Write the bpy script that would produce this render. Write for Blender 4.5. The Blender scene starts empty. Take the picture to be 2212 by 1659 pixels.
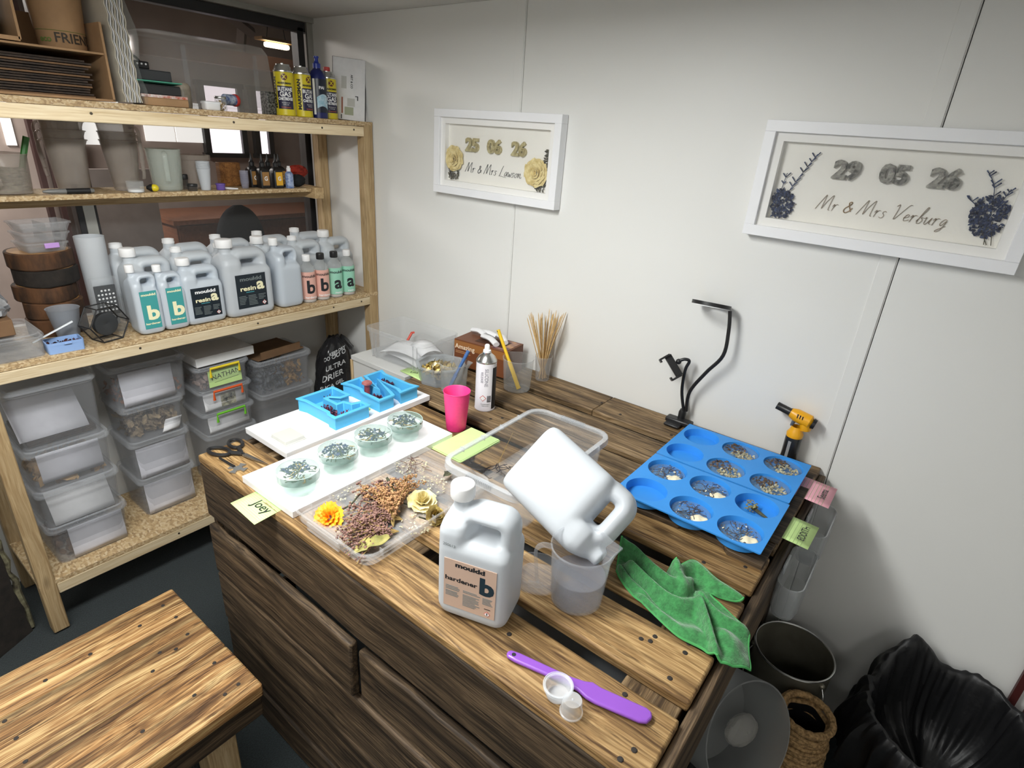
import bpy, bmesh, math, random
from mathutils import Vector, Matrix, Euler
random.seed(7)
SC = bpy.context.scene
COL = SC.collection
PI = math.pi

# ------------------------------------------------------------------ camera
IMG_W, IMG_H, FPX = 2212.0, 1659.0, 1232.85
RC = ((0.78562571, 0.61565335, 0.06134495),
      (0.28916383, -0.27771435, -0.91611081),
      (-0.54697031, 0.73745894, -0.39620422))      # rows: right, down, forward
RIGHT, DOWN, FWD = Vector(RC[0]), Vector(RC[1]), Vector(RC[2])
CAM = Vector((2.4634, -1.7004, 1.6786))
cd = bpy.data.cameras.new('camera')
cd.sensor_fit = 'HORIZONTAL'; cd.sensor_width = 36.0
cd.lens = 36.0 * FPX / IMG_W
cd.clip_start = 0.02; cd.clip_end = 60
cam = bpy.data.objects.new('camera', cd); COL.objects.link(cam)
m = Matrix((RIGHT, -DOWN, -FWD)).transposed().to_4x4()
m.translation = CAM
cam.matrix_world = m
SC.camera = cam

# ------------------------------------------------------------------ world, light, exposure
w = bpy.data.worlds.new('world'); SC.world = w; w.use_nodes = True
w.node_tree.nodes['Background'].inputs[0].default_value = (0.75, 0.82, 0.95, 1)
w.node_tree.nodes['Background'].inputs[1].default_value = 0.25
SC.view_settings.view_transform = 'Standard'
SC.view_settings.look = 'None'
SC.view_settings.exposure = 0.22
SC.view_settings.gamma = 1.0
SC.view_settings.use_curve_mapping = False
SC.cycles.max_bounces = 10
SC.cycles.diffuse_bounces = 5
SC.cycles.transparent_max_bounces = 32
SC.cycles.caustics_reflective = False
SC.cycles.caustics_refractive = False
CEIL = 2.09
ROOM_X, ROOM_Y = 4.2, -3.6
def area(name, loc, size, power, col=(0.98, 1, 0.985), rot=(0, 0, 0)):
    l = bpy.data.lights.new(name, 'AREA'); l.shape = 'RECTANGLE'
    l.size, l.size_y = size; l.energy = power; l.color = col
    o = bpy.data.objects.new(name, l); COL.objects.link(o)
    o.location = loc; o.rotation_euler = rot
    return o
LAMPS = [((1.5, -1.5), (0.28, 1.15), 31), ((2.0, -2.85), (1.15, 0.28), 6), ((3.5, -2.4), (0.28, 1.15), 1)]  # second lamp is unseen, added behind the camera as fill
for (lx, ly), sz, pw in LAMPS:
    area('ceiling_light_glow', (lx, ly, CEIL - 0.062), sz, pw)
# the workshop on the far side of the window
area('workshop_light_glow', (-2.2, -1.3, 2.4), (1.2, 0.3), 62, (1, 0.93, 0.87))

# ------------------------------------------------------------------ measuring helpers: pixel -> point on a real plane
def ray(x, y):
    return RIGHT * ((x - IMG_W / 2) / FPX) + DOWN * ((y - IMG_H / 2) / FPX) + FWD
def H(x, y, z=0.861):
    r = ray(x, y); return CAM + r * ((z - CAM.z) / r.z)
def WX(x, y, X):
    r = ray(x, y); return CAM + r * ((X - CAM.x) / r.x)
def WY(x, y, Y):
    r = ray(x, y); return CAM + r * ((Y - CAM.y) / r.y)
def DP(x, y, d):
    return CAM + ray(x, y) * d

# ------------------------------------------------------------------ materials
MATS = {}
def _n(nt, typ, **kw):
    n = nt.nodes.new(typ)
    for k, v in kw.items():
        if k == 'inp':
            for a, b in v.items(): n.inputs[a].default_value = b
        else: setattr(n, k, v)
    return n
def rgba(c): return (c[0], c[1], c[2], 1.0)
def srgb(r, g, b):
    f = lambda u: (u / 255 / 12.92) if u / 255 <= 0.04045 else ((u / 255 + 0.055) / 1.055) ** 2.4
    return (f(r), f(g), f(b))
def mat(name, col, rough=0.5, metal=0.0, var=0.0, vscale=8.0, bump=0.0, bscale=40.0, alpha=1.0, edge=0.5,
        trans=0.0, emit=None, estr=1.0, spec=0.5, sheen=0.0, stretch=None, col2=None, detail=4.0):
    """principled surface; var mixes in a noise tint, alpha < 1 lets light straight through (thin clear plastic), trans adds milky translucency"""
    if name in MATS: return MATS[name]
    m = bpy.data.materials.new(name); m.use_nodes = True
    nt = m.node_tree; L = nt.links.new
    p = nt.nodes['Principled BSDF']; out = nt.nodes['Material Output']
    p.inputs['Base Color'].default_value = rgba(col)
    p.inputs['Roughness'].default_value = rough
    p.inputs['Metallic'].default_value = metal
    p.inputs['Specular IOR Level'].default_value = spec
    if sheen: p.inputs['Sheen Weight'].default_value = sheen
    if var or bump or col2:
        tc = _n(nt, 'ShaderNodeTexCoord'); mp = _n(nt, 'ShaderNodeMapping')
        L(tc.outputs['Object'], mp.inputs['Vector'])
        if stretch: mp.inputs['Scale'].default_value = stretch
        if var or col2:
            nz = _n(nt, 'ShaderNodeTexNoise', inp={'Scale': vscale, 'Detail': detail, 'Roughness': 0.6})
            L(mp.outputs[0], nz.inputs['Vector'])
            cr = _n(nt, 'ShaderNodeValToRGB')
            c2 = col2 or tuple(max(0, c * (1 - var)) for c in col)
            c1 = col if col2 else tuple(min(1, c * (1 + var * 0.6)) for c in col)
            cr.color_ramp.elements[0].color = rgba(c2); cr.color_ramp.elements[0].position = 0.35
            cr.color_ramp.elements[1].color = rgba(c1); cr.color_ramp.elements[1].position = 0.65
            L(nz.outputs['Fac'], cr.inputs[0]); L(cr.outputs[0], p.inputs['Base Color'])
        if bump:
            nb = _n(nt, 'ShaderNodeTexNoise', inp={'Scale': bscale, 'Detail': 5.0})
            L(mp.outputs[0], nb.inputs['Vector'])
            b = _n(nt, 'ShaderNodeBump', inp={'Strength': bump, 'Distance': 0.002})
            L(nb.outputs['Fac'], b.inputs['Height']); L(b.outputs[0], p.inputs['Normal'])
    sh = p.outputs[0]
    if trans:
        t = _n(nt, 'ShaderNodeBsdfTranslucent', inp={'Color': rgba(col)})
        mx = _n(nt, 'ShaderNodeMixShader', inp={0: trans})
        L(sh, mx.inputs[1]); L(t.outputs[0], mx.inputs[2]); sh = mx.outputs[0]
    if alpha < 1:
        t = _n(nt, 'ShaderNodeBsdfTransparent', inp={'Color': rgba(tuple(min(1, 0.93 + 0.07 * c) for c in col))})
        lw = _n(nt, 'ShaderNodeLayerWeight', inp={'Blend': 0.35})
        ma = _n(nt, 'ShaderNodeMath', operation='MULTIPLY_ADD', use_clamp=True, inp={1: edge * 0.45, 2: alpha * 0.55})
        L(lw.outputs['Facing'], ma.inputs[0])
        mx = _n(nt, 'ShaderNodeMixShader')
        L(ma.outputs[0], mx.inputs[0]); L(t.outputs[0], mx.inputs[1]); L(sh, mx.inputs[2]); sh = mx.outputs[0]
    if emit is not None:
        p.inputs['Emission Color'].default_value = rgba(emit); p.inputs['Emission Strength'].default_value = estr
    L(sh, out.inputs[0])
    MATS[name] = m
    return m

def wood(name, pale, mid, dark, grain=1.0, knots=0.5, rough=0.6, contrast=1.0, stain=0.5, bump=0.5):
    """sawn timber: grain runs along the object's own X axis; each plank gets its own pattern from the object's random number"""
    if name in MATS: return MATS[name]
    m = bpy.data.materials.new(name); m.use_nodes = True
    nt = m.node_tree; L = nt.links.new
    p = nt.nodes['Principled BSDF']; p.inputs['Roughness'].default_value = rough
    p.inputs['Specular IOR Level'].default_value = 0.3
    tc = _n(nt, 'ShaderNodeTexCoord'); oi = _n(nt, 'ShaderNodeObjectInfo')
    off = _n(nt, 'ShaderNodeVectorMath', operation='SCALE', inp={0: (37.0, 19.0, 11.0)})
    L(oi.outputs['Random'], off.inputs['Scale'])
    add = _n(nt, 'ShaderNodeVectorMath', operation='ADD')
    L(tc.outputs['Object'], add.inputs[0]); L(off.outputs[0], add.inputs[1])
    # warp so the grain flows round knots
    wn = _n(nt, 'ShaderNodeTexNoise', inp={'Scale': 3.2, 'Detail': 2.0})
    mpw = _n(nt, 'ShaderNodeMapping', inp={'Scale': (1.0, 2.2, 2.2)})
    L(add.outputs[0], mpw.inputs[0]); L(mpw.outputs[0], wn.inputs['Vector'])
    wsub = _n(nt, 'ShaderNodeVectorMath', operation='SUBTRACT', inp={1: (0.5, 0.5, 0.5)})
    L(wn.outputs['Color'], wsub.inputs[0])
    wsc = _n(nt, 'ShaderNodeVectorMath', operation='MULTIPLY', inp={1: (0.0, 0.035, 0.035)})
    L(wsub.outputs[0], wsc.inputs[0])
    a2 = _n(nt, 'ShaderNodeVectorMath', operation='ADD')
    L(add.outputs[0], a2.inputs[0]); L(wsc.outputs[0], a2.inputs[1])
    m1 = _n(nt, 'ShaderNodeMapping', inp={'Scale': (1.6 * grain, 38 * grain, 38 * grain)})
    L(a2.outputs[0], m1.inputs[0])
    g1 = _n(nt, 'ShaderNodeTexNoise', inp={'Scale': 1.6, 'Detail': 5.0, 'Roughness': 0.65})
    L(m1.outputs[0], g1.inputs['Vector'])
    m2 = _n(nt, 'ShaderNodeMapping', inp={'Scale': (5.0 * grain, 190 * grain, 190 * grain)})
    L(a2.outputs[0], m2.inputs[0])
    g2 = _n(nt, 'ShaderNodeTexNoise', inp={'Scale': 2.0, 'Detail': 3.0})
    L(m2.outputs[0], g2.inputs['Vector'])
    ad = _n(nt, 'ShaderNodeMath', operation='MULTIPLY_ADD', inp={1: 0.5})
    L(g2.outputs['Fac'], ad.inputs[0]); 
    ms = _n(nt, 'ShaderNodeMath', operation='MULTIPLY', inp={1: 0.62}); L(g1.outputs['Fac'], ms.inputs[0])
    L(ms.outputs[0], ad.inputs[2])
    cr = _n(nt, 'ShaderNodeValToRGB')
    e = cr.color_ramp.elements
    e[0].position = 0.555 - 0.15 / contrast; e[0].color = rgba(dark)
    e[1].position = 0.555 + 0.13 / contrast; e[1].color = rgba(pale)
    x = e.new(0.555); x.color = rgba(mid)
    L(ad.outputs[0], cr.inputs[0])
    col = cr.outputs[0]
    # broad stains
    if stain:
        sn = _n(nt, 'ShaderNodeTexNoise', inp={'Scale': 2.6, 'Detail': 6.0, 'Roughness': 0.68})
        msn = _n(nt, 'ShaderNodeMapping', inp={'Scale': (0.8, 8.5, 8.5), 'Location': (3.1, 1.7, 0.4)})
        L(add.outputs[0], msn.inputs[0]); L(msn.outputs[0], sn.inputs['Vector'])
        sr = _n(nt, 'ShaderNodeValToRGB')
        sr.color_ramp.elements[0].position = 0.47; sr.color_ramp.elements[0].color = (0, 0, 0, 1)
        sr.color_ramp.elements[1].position = 0.62; sr.color_ramp.elements[1].color = (stain, stain, stain, 1)
        L(sn.outputs['Fac'], sr.inputs[0])
        mc = _n(nt, 'ShaderNodeMix', data_type='RGBA'); mc.inputs['B'].default_value = rgba(tuple(c * 0.55 for c in dark))
        L(sr.outputs[0], mc.inputs['Factor']); L(col, mc.inputs['A']); col = mc.outputs['Result']
    if stain:   # checks and dark flecks along the grain
        cn = _n(nt, 'ShaderNodeTexNoise', inp={'Scale': 1.0, 'Detail': 4.0, 'Roughness': 0.7})
        mcn = _n(nt, 'ShaderNodeMapping', inp={'Scale': (7.0, 85.0, 85.0), 'Location': (1.3, 4.4, 2.2)})
        L(a2.outputs[0], mcn.inputs[0]); L(mcn.outputs[0], cn.inputs['Vector'])
        ck = _n(nt, 'ShaderNodeValToRGB')
        ck.color_ramp.elements[0].position = 0.6; ck.color_ramp.elements[0].color = (0, 0, 0, 1)
        ck.color_ramp.elements[1].position = 0.68; ck.color_ramp.elements[1].color = (stain, stain, stain, 1)
        L(cn.outputs['Fac'], ck.inputs[0])
        mc = _n(nt, 'ShaderNodeMix', data_type='RGBA'); mc.inputs['B'].default_value = rgba(tuple(c * 0.45 for c in dark))
        L(ck.outputs[0], mc.inputs['Factor']); L(col, mc.inputs['A']); col = mc.outputs['Result']
    if knots:
        vo = _n(nt, 'ShaderNodeTexVoronoi', inp={'Scale': 4.2, 'Randomness': 1.0})
        mk = _n(nt, 'ShaderNodeMapping', inp={'Scale': (0.9, 2.6, 0.3)})
        L(a2.outputs[0], mk.inputs[0]); L(mk.outputs[0], vo.inputs['Vector'])
        kr = _n(nt, 'ShaderNodeValToRGB')
        kr.color_ramp.elements[0].position = 0.05; kr.color_ramp.elements[0].color = (knots, knots, knots, 1)
        kr.color_ramp.elements[1].position = 0.13; kr.color_ramp.elements[1].color = (0, 0, 0, 1)
        L(vo.outputs['Distance'], kr.inputs[0])
        mc = _n(nt, 'ShaderNodeMix', data_type='RGBA'); mc.inputs['B'].default_value = rgba(tuple(c * 0.4 for c in dark))
        L(kr.outputs[0], mc.inputs['Factor']); L(col, mc.inputs['A']); col = mc.outputs['Result']
    # plank to plank tone
    hv = _n(nt, 'ShaderNodeHueSaturation')
    mr = _n(nt, 'ShaderNodeMapRange', inp={'To Min': 0.72, 'To Max': 1.15}); L(oi.outputs['Random'], mr.inputs['Value'])
    L(mr.outputs[0], hv.inputs['Value']); L(col, hv.inputs['Color'])
    L(hv.outputs[0], p.inputs['Base Color'])
    b = _n(nt, 'ShaderNodeBump', inp={'Strength': bump, 'Distance': 0.0015})
    L(ad.outputs[0], b.inputs['Height']); L(b.outputs[0], p.inputs['Normal'])
    MATS[name] = m
    return m

def osb(name):
    if name in MATS: return MATS[name]
    m = bpy.data.materials.new(name); m.use_nodes = True
    nt = m.node_tree; L = nt.links.new
    p = nt.nodes['Principled BSDF']; p.inputs['Roughness'].default_value = 0.65
    tc = _n(nt, 'ShaderNodeTexCoord')
    mp = _n(nt, 'ShaderNodeMapping', inp={'Scale': (85, 150, 220), 'Rotation': (0, 0, 0.5)}); L(tc.outputs['Object'], mp.inputs[0])
    nz = _n(nt, 'ShaderNodeTexNoise', inp={'Scale': 0.6, 'Detail': 1.0}); L(mp.outputs[0], nz.inputs['Vector'])
    av = _n(nt, 'ShaderNodeVectorMath', operation='MULTIPLY_ADD', inp={1: (1.6, 1.6, 1.6)})
    L(nz.outputs['Color'], av.inputs[0]); L(mp.outputs[0], av.inputs[2])
    vo = _n(nt, 'ShaderNodeTexVoronoi', inp={'Scale': 1.0}); L(av.outputs[0], vo.inputs['Vector'])
    cr = _n(nt, 'ShaderNodeValToRGB'); e = cr.color_ramp.elements
    e[0].position = 0.0; e[0].color = rgba(srgb(152, 126, 92)); e[1].position = 1.0; e[1].color = rgba(srgb(204, 184, 150))
    x = e.new(0.3); x.color = rgba(srgb(174, 146, 106)); x = e.new(0.6); x.color = rgba(srgb(190, 164, 124))
    sep = _n(nt, 'ShaderNodeSeparateColor'); L(vo.outputs['Color'], sep.inputs[0]); L(sep.outputs[0], cr.inputs[0])
    L(cr.outputs[0], p.inputs['Base Color'])
    b = _n(nt, 'ShaderNodeBump', inp={'Strength': 0.4, 'Distance': 0.001}); L(vo.outputs['Distance'], b.inputs['Height']); L(b.outputs[0], p.inputs['Normal'])
    MATS[name] = m
    return m

# ------------------------------------------------------------------ mesh helpers
def link(o, parent=None):
    COL.objects.link(o)
    if parent is not None: o.parent = parent
    return o
def ob(name, bm, material, parent=None, loc=(0, 0, 0), rot=(0, 0, 0), smooth=40, bevel=0.0, segs=2, solid=0.0, sub=0):
    if isinstance(bm, bmesh.types.BMesh):
        bmesh.ops.recalc_face_normals(bm, faces=bm.faces)
        me = bpy.data.meshes.new(name); bm.to_mesh(me); bm.free()
    else: me = bm
    if not me.materials: me.materials.append(material)
    if smooth:
        for p in me.polygons: p.use_smooth = True
        me.set_sharp_from_angle(angle=math.radians(smooth))
    o = bpy.data.objects.new(name, me)
    o.location = loc; o.rotation_euler = rot
    link(o, parent)
    if bevel:
        b = o.modifiers.new('bevel', 'BEVEL'); b.width = bevel; b.segments = segs; b.limit_method = 'ANGLE'; b.angle_limit = math.radians(35)
    if solid:
        s = o.modifiers.new('solid', 'SOLIDIFY'); s.thickness = solid; s.offset = 0
    if sub:
        s = o.modifiers.new('sub', 'SUBSURF'); s.levels = sub; s.render_levels = sub
    return o
def tag(o, label=None, cat=None, group=None, kind=None):
    if label: o['label'] = label
    if cat: o['category'] = cat
    if group: o['group'] = group
    if kind: o['kind'] = kind
    return o
def thing(name, label, cat, loc=(0, 0, 0), rz=0.0, group=None, rot=None):
    o = bpy.data.objects.new(name, None); o.empty_display_size = 0.05
    o.location = loc; o.rotation_euler = rot if rot is not None else (0, 0, rz)
    link(o); tag(o, label, cat, group)
    return o
def copy_tree(o, parent=None):
    c = o.copy(); COL.objects.link(c); c.parent = parent
    for ch in list(o.children): copy_tree(ch, c)
    return c
def B(): return bmesh.new()
def box(bm, c, s, rz=0.0, rot=None):
    r = bmesh.ops.create_cube(bm, size=1.0)
    M = Matrix.Translation(Vector(c)) @ (rot.to_4x4() if rot is not None else Matrix.Rotation(rz, 4, 'Z')) @ Matrix.Diagonal((s[0], s[1], s[2], 1))
    bmesh.ops.transform(bm, matrix=M, verts=r['verts'])
    return bm
def loft(bm, rings, cap0=True, cap1=True, closed=True):
    vr = [[bm.verts.new(p) for p in r] for r in rings]
    n = len(rings[0])
    for a, b in zip(vr, vr[1:]):
        for i in range(n if closed else n - 1):
            j = (i + 1) % n
            bm.faces.new((a[i], a[j], b[j], b[i]))
    if cap0: bm.faces.new(list(reversed(vr[0])))
    if cap1: bm.faces.new(vr[-1])
    return vr
def lathe(bm, prof, n=32, c=(0, 0, 0), cap0=False, cap1=False, sx=1.0, sy=1.0):
    rings = []
    for r, z in prof:
        rings.append([(c[0] + r * sx * math.cos(2 * PI * i / n), c[1] + r * sy * math.sin(2 * PI * i / n), c[2] + z) for i in range(n)])
    return loft(bm, rings, cap0, cap1)
def rr(w, d, r, n=4, cx=0.0, cy=0.0, z=0.0):
    """rounded rectangle ring, counter-clockwise"""
    r = min(r, w / 2 - 1e-5, d / 2 - 1e-5); pts = []
    for k, (sx, sy) in enumerate(((1, 1), (-1, 1), (-1, -1), (1, -1))):
        for i in range(n + 1):
            a = PI / 2 * (k + i / n)
            pts.append((cx + sx * (w / 2 - r) + r * math.cos(a), cy + sy * (d / 2 - r) + r * math.sin(a), z))
    return pts
def tube(bm, pts, r, n=8, closed=False, cap=True, flat=1.0, up0=None):
    pts = [Vector(p) for p in pts]; N = len(pts)
    rad = r if isinstance(r, (list, tuple)) else [r] * N
    rings = []; up = Vector(up0) if up0 is not None else None
    for i in range(N):
        if closed: t = pts[(i + 1) % N] - pts[i - 1]
        else: t = pts[min(i + 1, N - 1)] - pts[max(i - 1, 0)]
        t = t.normalized() if t.length > 1e-9 else Vector((0, 0, 1))
        if up is None:
            up = Vector((0, 0, 1)) if abs(t.z) < 0.9 else Vector((0, 1, 0))
        s = t.cross(up)
        if s.length < 1e-6: s = t.orthogonal()
        s.normalize(); up = s.cross(t).normalized()
        rings.append([pts[i] + s * (math.cos(2 * PI * k / n) * rad[i]) + up * (math.sin(2 * PI * k / n) * rad[i] * flat) for k in range(n)])
    if closed: rings.append(rings[0])
    vr = loft(bm, rings, cap and not closed, cap and not closed)
    if closed: bmesh.ops.remove_doubles(bm, verts=[v for r_ in (vr[0], vr[-1]) for v in r_], dist=1e-7)
    return bm
def ball(bm, c, r, u=10, v=6, s=(1, 1, 1)):
    q = bmesh.ops.create_uvsphere(bm, u_segments=u, v_segments=v, radius=r)
    bmesh.ops.transform(bm, matrix=Matrix.Translation(Vector(c)) @ Matrix.Diagonal((s[0], s[1], s[2], 1)), verts=q['verts'])
    return bm
def poly(bm, pts):
    return bm.faces.new([bm.verts.new(p) for p in pts])
def prism(bm, pts2, z0, z1):
    a = [(x, y, z0) for x, y in pts2]; b = [(x, y, z1) for x, y in pts2]
    return loft(bm, [a, b])
def smooth_path(pts, k=6, closed=False):
    """Catmull-Rom through the points"""
    P = [Vector(p) for p in pts]; N = len(P); out = []
    for i in range(N if closed else N - 1):
        p0 = P[i - 1] if (i > 0 or closed) else P[0]; p1 = P[i]; p2 = P[(i + 1) % N]
        p3 = P[(i + 2) % N] if (closed or i + 2 < N) else P[-1]
        for j in range(k):
            t = j / k
            out.append(0.5 * ((2 * p1) + (p2 - p0) * t + (2 * p0 - 5 * p1 + 4 * p2 - p3) * t * t + (3 * p1 - p0 - 3 * p2 + p3) * t ** 3))
    if not closed: out.append(P[-1])
    return out
def offset2(pts, d):
    """offset a counter-clockwise polygon inwards by d (mitred)"""
    n = len(pts); out = []
    for i in range(n):
        a, b, c = Vector(pts[i - 1]), Vector(pts[i]), Vector(pts[(i + 1) % n])
        e1 = (b - a).normalized(); e2 = (c - b).normalized()
        n1 = Vector((-e1.y, e1.x)); n2 = Vector((-e2.y, e2.x))
        k = n1 + n2; q = k.dot(n1)
        out.append(tuple(b + k * (d / max(q, 0.35))))
    return out
_TXT = {}
def text_mesh(s, size=0.02, sx=1.0, bold=0.0, align='CENTER', depth=0.0, shear=0.0):
    key = (s, size, sx, bold, align, depth, shear)
    if key in _TXT: return _TXT[key]
    c = bpy.data.curves.new('txt', 'FONT'); c.body = s; c.size = size; c.align_x = align; c.align_y = 'CENTER'
    c.offset = bold; c.extrude = depth; c.shear = shear; c.resolution_u = 3
    o = bpy.data.objects.new('txt', c); COL.objects.link(o)
    dg = bpy.context.evaluated_depsgraph_get()
    me = bpy.data.meshes.new_from_object(o.evaluated_get(dg))
    bpy.data.objects.remove(o); bpy.data.curves.remove(c)
    if sx != 1.0: me.transform(Matrix.Diagonal((sx, 1, 1, 1)))
    me.materials.clear()
    _TXT[key] = me
    return me
def cut_text(me, step=0.003):
    # extra edges so the lettering can follow a round surface
    bm = bmesh.new(); bm.from_mesh(me)
    xs = [v.co.x for v in bm.verts]
    if xs:
        x = min(xs) + step
        while x < max(xs):
            bmesh.ops.bisect_plane(bm, geom=bm.verts[:] + bm.edges[:] + bm.faces[:], plane_co=(x, 0, 0), plane_no=(1, 0, 0)); x += step
    bm.to_mesh(me); bm.free()
    return me
def text(name, s, size, material, parent, loc, rot=(0, 0, 0), sx=1.0, bold=0.0, align='CENTER', depth=0.0, shear=0.0):
    me = text_mesh(s, size, sx, bold, align, depth, shear).copy()
    me.name = name
    o = ob(name, me, material, parent, loc, rot, smooth=0)
    return o
FACE_NY = (PI / 2, 0, 0)          # lettering on a face that looks towards -Y
FACE_PX = (PI / 2, 0, PI / 2)     # lettering on a face that looks towards +X
def bake(o):
    """freeze modifiers into a plain mesh"""
    dg = bpy.context.evaluated_depsgraph_get()
    me = bpy.data.meshes.new_from_object(o.evaluated_get(dg))
    o.modifiers.clear(); old = o.data; o.data = me
    return me
def plank(name, parent, c, length, width, thick, material, axis='X', rot=None, bevel=0.003, wob=0.0015):
    """a board; its length lies along local X so the grain follows it"""
    bm = B(); n = 8
    rings = []
    for i in range(n + 1):
        x = -length / 2 + length * i / n
        a = random.uniform(-wob, wob); b_ = random.uniform(-wob, wob); e = random.uniform(-wob, wob) * 0.4
        rings.append([(x, -width / 2 + a, -thick / 2), (x, width / 2 + b_, -thick / 2), (x, width / 2 + b_, thick / 2 + e), (x, -width / 2 + a, thick / 2 + e)])
    loft(bm, rings)
    if rot is None: rot = {'X': (0, 0, 0), 'Y': (0, 0, PI / 2), 'Z': (0, PI / 2, 0)}[axis]
    return ob(name, bm, material, parent, c, rot, smooth=30, bevel=bevel)
def sticky(parent_name, label, corners, material, lines=True):
    pass
# ------------------------------------------------------------------ shared materials
M_WALL = mat('wall_paint', srgb(228, 228, 225), 0.45, var=0.008, vscale=2, bump=0.05, bscale=160)
M_CEIL = mat('ceiling_paint', srgb(205, 204, 200), 0.8, var=0.04, vscale=4)
M_WHITE = mat('white_paint', srgb(236, 237, 238), 0.4, var=0.02)
M_BLACK = mat('black_plastic', (0.012, 0.012, 0.013), 0.4, var=0.2)
M_BLACKM = mat('black_frame', (0.02, 0.02, 0.022), 0.45, var=0.2)
M_CARPET = mat('carpet', srgb(34, 43, 45), 0.95, var=0.45, vscale=220, bump=1.0, bscale=300, sheen=0.2)
M_PINE = wood('pine', srgb(238, 222, 190), srgb(226, 206, 170), srgb(200, 174, 132), grain=0.6, knots=0.55, contrast=0.8, stain=0.0, bump=0.25)
M_PINE2 = wood('pine_aged', srgb(204, 180, 142), srgb(182, 156, 116), srgb(146, 118, 82), grain=0.7, knots=0.5, contrast=0.8, stain=0.2, bump=0.3)
M_OSB = osb('osb_board')
M_PAL = wood('pallet_warm', srgb(190, 158, 110), srgb(150, 118, 76), srgb(84, 60, 36), grain=0.75, knots=0.75, contrast=1.05, stain=0.7)
M_PALG = wood('pallet_brown', srgb(156, 132, 100), srgb(116, 94, 66), srgb(62, 48, 34), grain=0.75, knots=0.75, contrast=1.05, stain=0.75)
M_PALD = wood('pallet_weathered', srgb(112, 93, 71), srgb(76, 62, 47), srgb(34, 27, 21), grain=0.7, knots=0.7, contrast=1.1, stain=0.65)
M_BENCH = wood('bench_timber', srgb(212, 180, 126), srgb(164, 122, 76), srgb(72, 48, 30), grain=0.8, knots=0.8, contrast=1.15, stain=0.8)
M_NAIL = mat('nail_rust', (0.02, 0.015, 0.012), 0.7)
M_ALU = mat('aluminium', srgb(176, 176, 170), 0.4, metal=0.6, var=0.1)
M_GLASS = mat('window_glass', (0.75, 0.78, 0.78), 0.03, alpha=0.05, edge=0.12)

# ------------------------------------------------------------------ room shell
def struct(name, bm, m, parent=None, **k):
    o = ob(name, bm, m, parent, **k)
    if parent is None: o['kind'] = 'structure'
    return o
struct('floor', box(B(), (ROOM_X / 2, ROOM_Y / 2, -0.03), (ROOM_X + 0.2, -ROOM_Y + 0.2, 0.06)), M_CARPET)
struct('ceiling', box(B(), (ROOM_X / 2, ROOM_Y / 2, CEIL + 0.03), (ROOM_X + 0.2, -ROOM_Y + 0.2, 0.06)), M_CEIL)
# the white wall: sheets with fine joints between them
wb = struct('wall_back', box(B(), (ROOM_X / 2, 0.06, CEIL / 2), (ROOM_X + 0.2, 0.08, CEIL)), M_CEIL)
SEAMS = [0.0, 1.163, 2.355, 3.555, ROOM_X]
for a, b in zip(SEAMS, SEAMS[1:]):
    ob('wall_panel', box(B(), ((a + b) / 2, 0.01, CEIL / 2), (b - a - 0.002, 0.02, CEIL)), M_WALL, wb, bevel=0.0015)
for s in SEAMS[1:4]:
    ob('cover_strip', box(B(), (s - 0.0215, -0.001, CEIL / 2), (0.036, 0.003, CEIL)), M_WALL, wb, bevel=0.001)
struct('wall_right', box(B(), (ROOM_X + 0.04, ROOM_Y / 2, CEIL / 2), (0.08, -ROOM_Y + 0.2, CEIL)), M_WALL)
struct('wall_front', box(B(), (ROOM_X / 2, ROOM_Y - 0.04, CEIL / 2), (ROOM_X + 0.2, 0.08, CEIL)), M_WALL)
struct('wall_left', box(B(), (-0.03, ROOM_Y / 2, 0.47), (0.06, -ROOM_Y, 0.94)), M_WALL)
struct('trim_1', box(B(), (0.006, -0.014, 1.515), (0.012, 0.028, 1.15)), M_ALU)
struct('trim_2', box(B(), (0.012, ROOM_Y / 2, 2.08), (0.024, -ROOM_Y, 0.02)), M_ALU)
# window onto the workshop next door
w1 = tag(bpy.data.objects.new('window_1', None), kind='structure'); link(w1)
WZ0, WZ1 = 0.94, 2.07
def wbar(name, y, z, sy, sz, m=M_BLACKM, sx=0.05): return ob(name, box(B(), (-0.025, y, z), (sx, sy, sz)), m, w1, bevel=0.002)
wbar('window_head', ROOM_Y / 2, 2.052, -ROOM_Y, 0.036)
wbar('window_sill', ROOM_Y / 2, 0.955, -ROOM_Y, 0.03, M_ALU, 0.06)
wbar('window_jamb', -0.052, 1.5, 0.03, 1.1)
for y in (-0.96, -2.2, -3.3):
    wbar('mullion', y, 1.5, 0.036, 1.1, M_ALU)
    wbar('glazing_bead', y - 0.028, 1.5, 0.02, 1.1); wbar('glazing_bead', y + 0.021, 1.5, 0.008, 1.1)
for a, b in ((-0.067, -0.935), (-0.998, -2.17), (-2.238, -3.27)):
    ob('pane', box(B(), (-0.03, (a + b) / 2, 1.502), (0.004, abs(b - a), 1.064)), M_GLASS, w1)

# ------------------------------------------------------------------ ceiling lights of this room, with an unseen one added for fill
M_DIFF = mat('light_diffuser', (0.9, 0.9, 0.88), 0.5, emit=(1, 0.97, 0.93), estr=6)
for i, ((lx, ly), sz, pw) in enumerate(LAMPS):
    t = thing('ceiling_light', ['white batten light over the shelf end of the worktable', 'white batten light added for fill behind the bench seat', 'white batten light near the right wall'][i], 'light', (lx, ly, CEIL), group='batten ceiling lights')
    ob('housing', box(B(), (0, 0, -0.02), (sz[0] + 0.03, sz[1] + 0.03, 0.04)), M_WHITE, t, bevel=0.004)
    ob('diffuser', box(B(), (0, 0, -0.0475), (sz[0], sz[1], 0.015)), M_DIFF, t, bevel=0.004)

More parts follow.
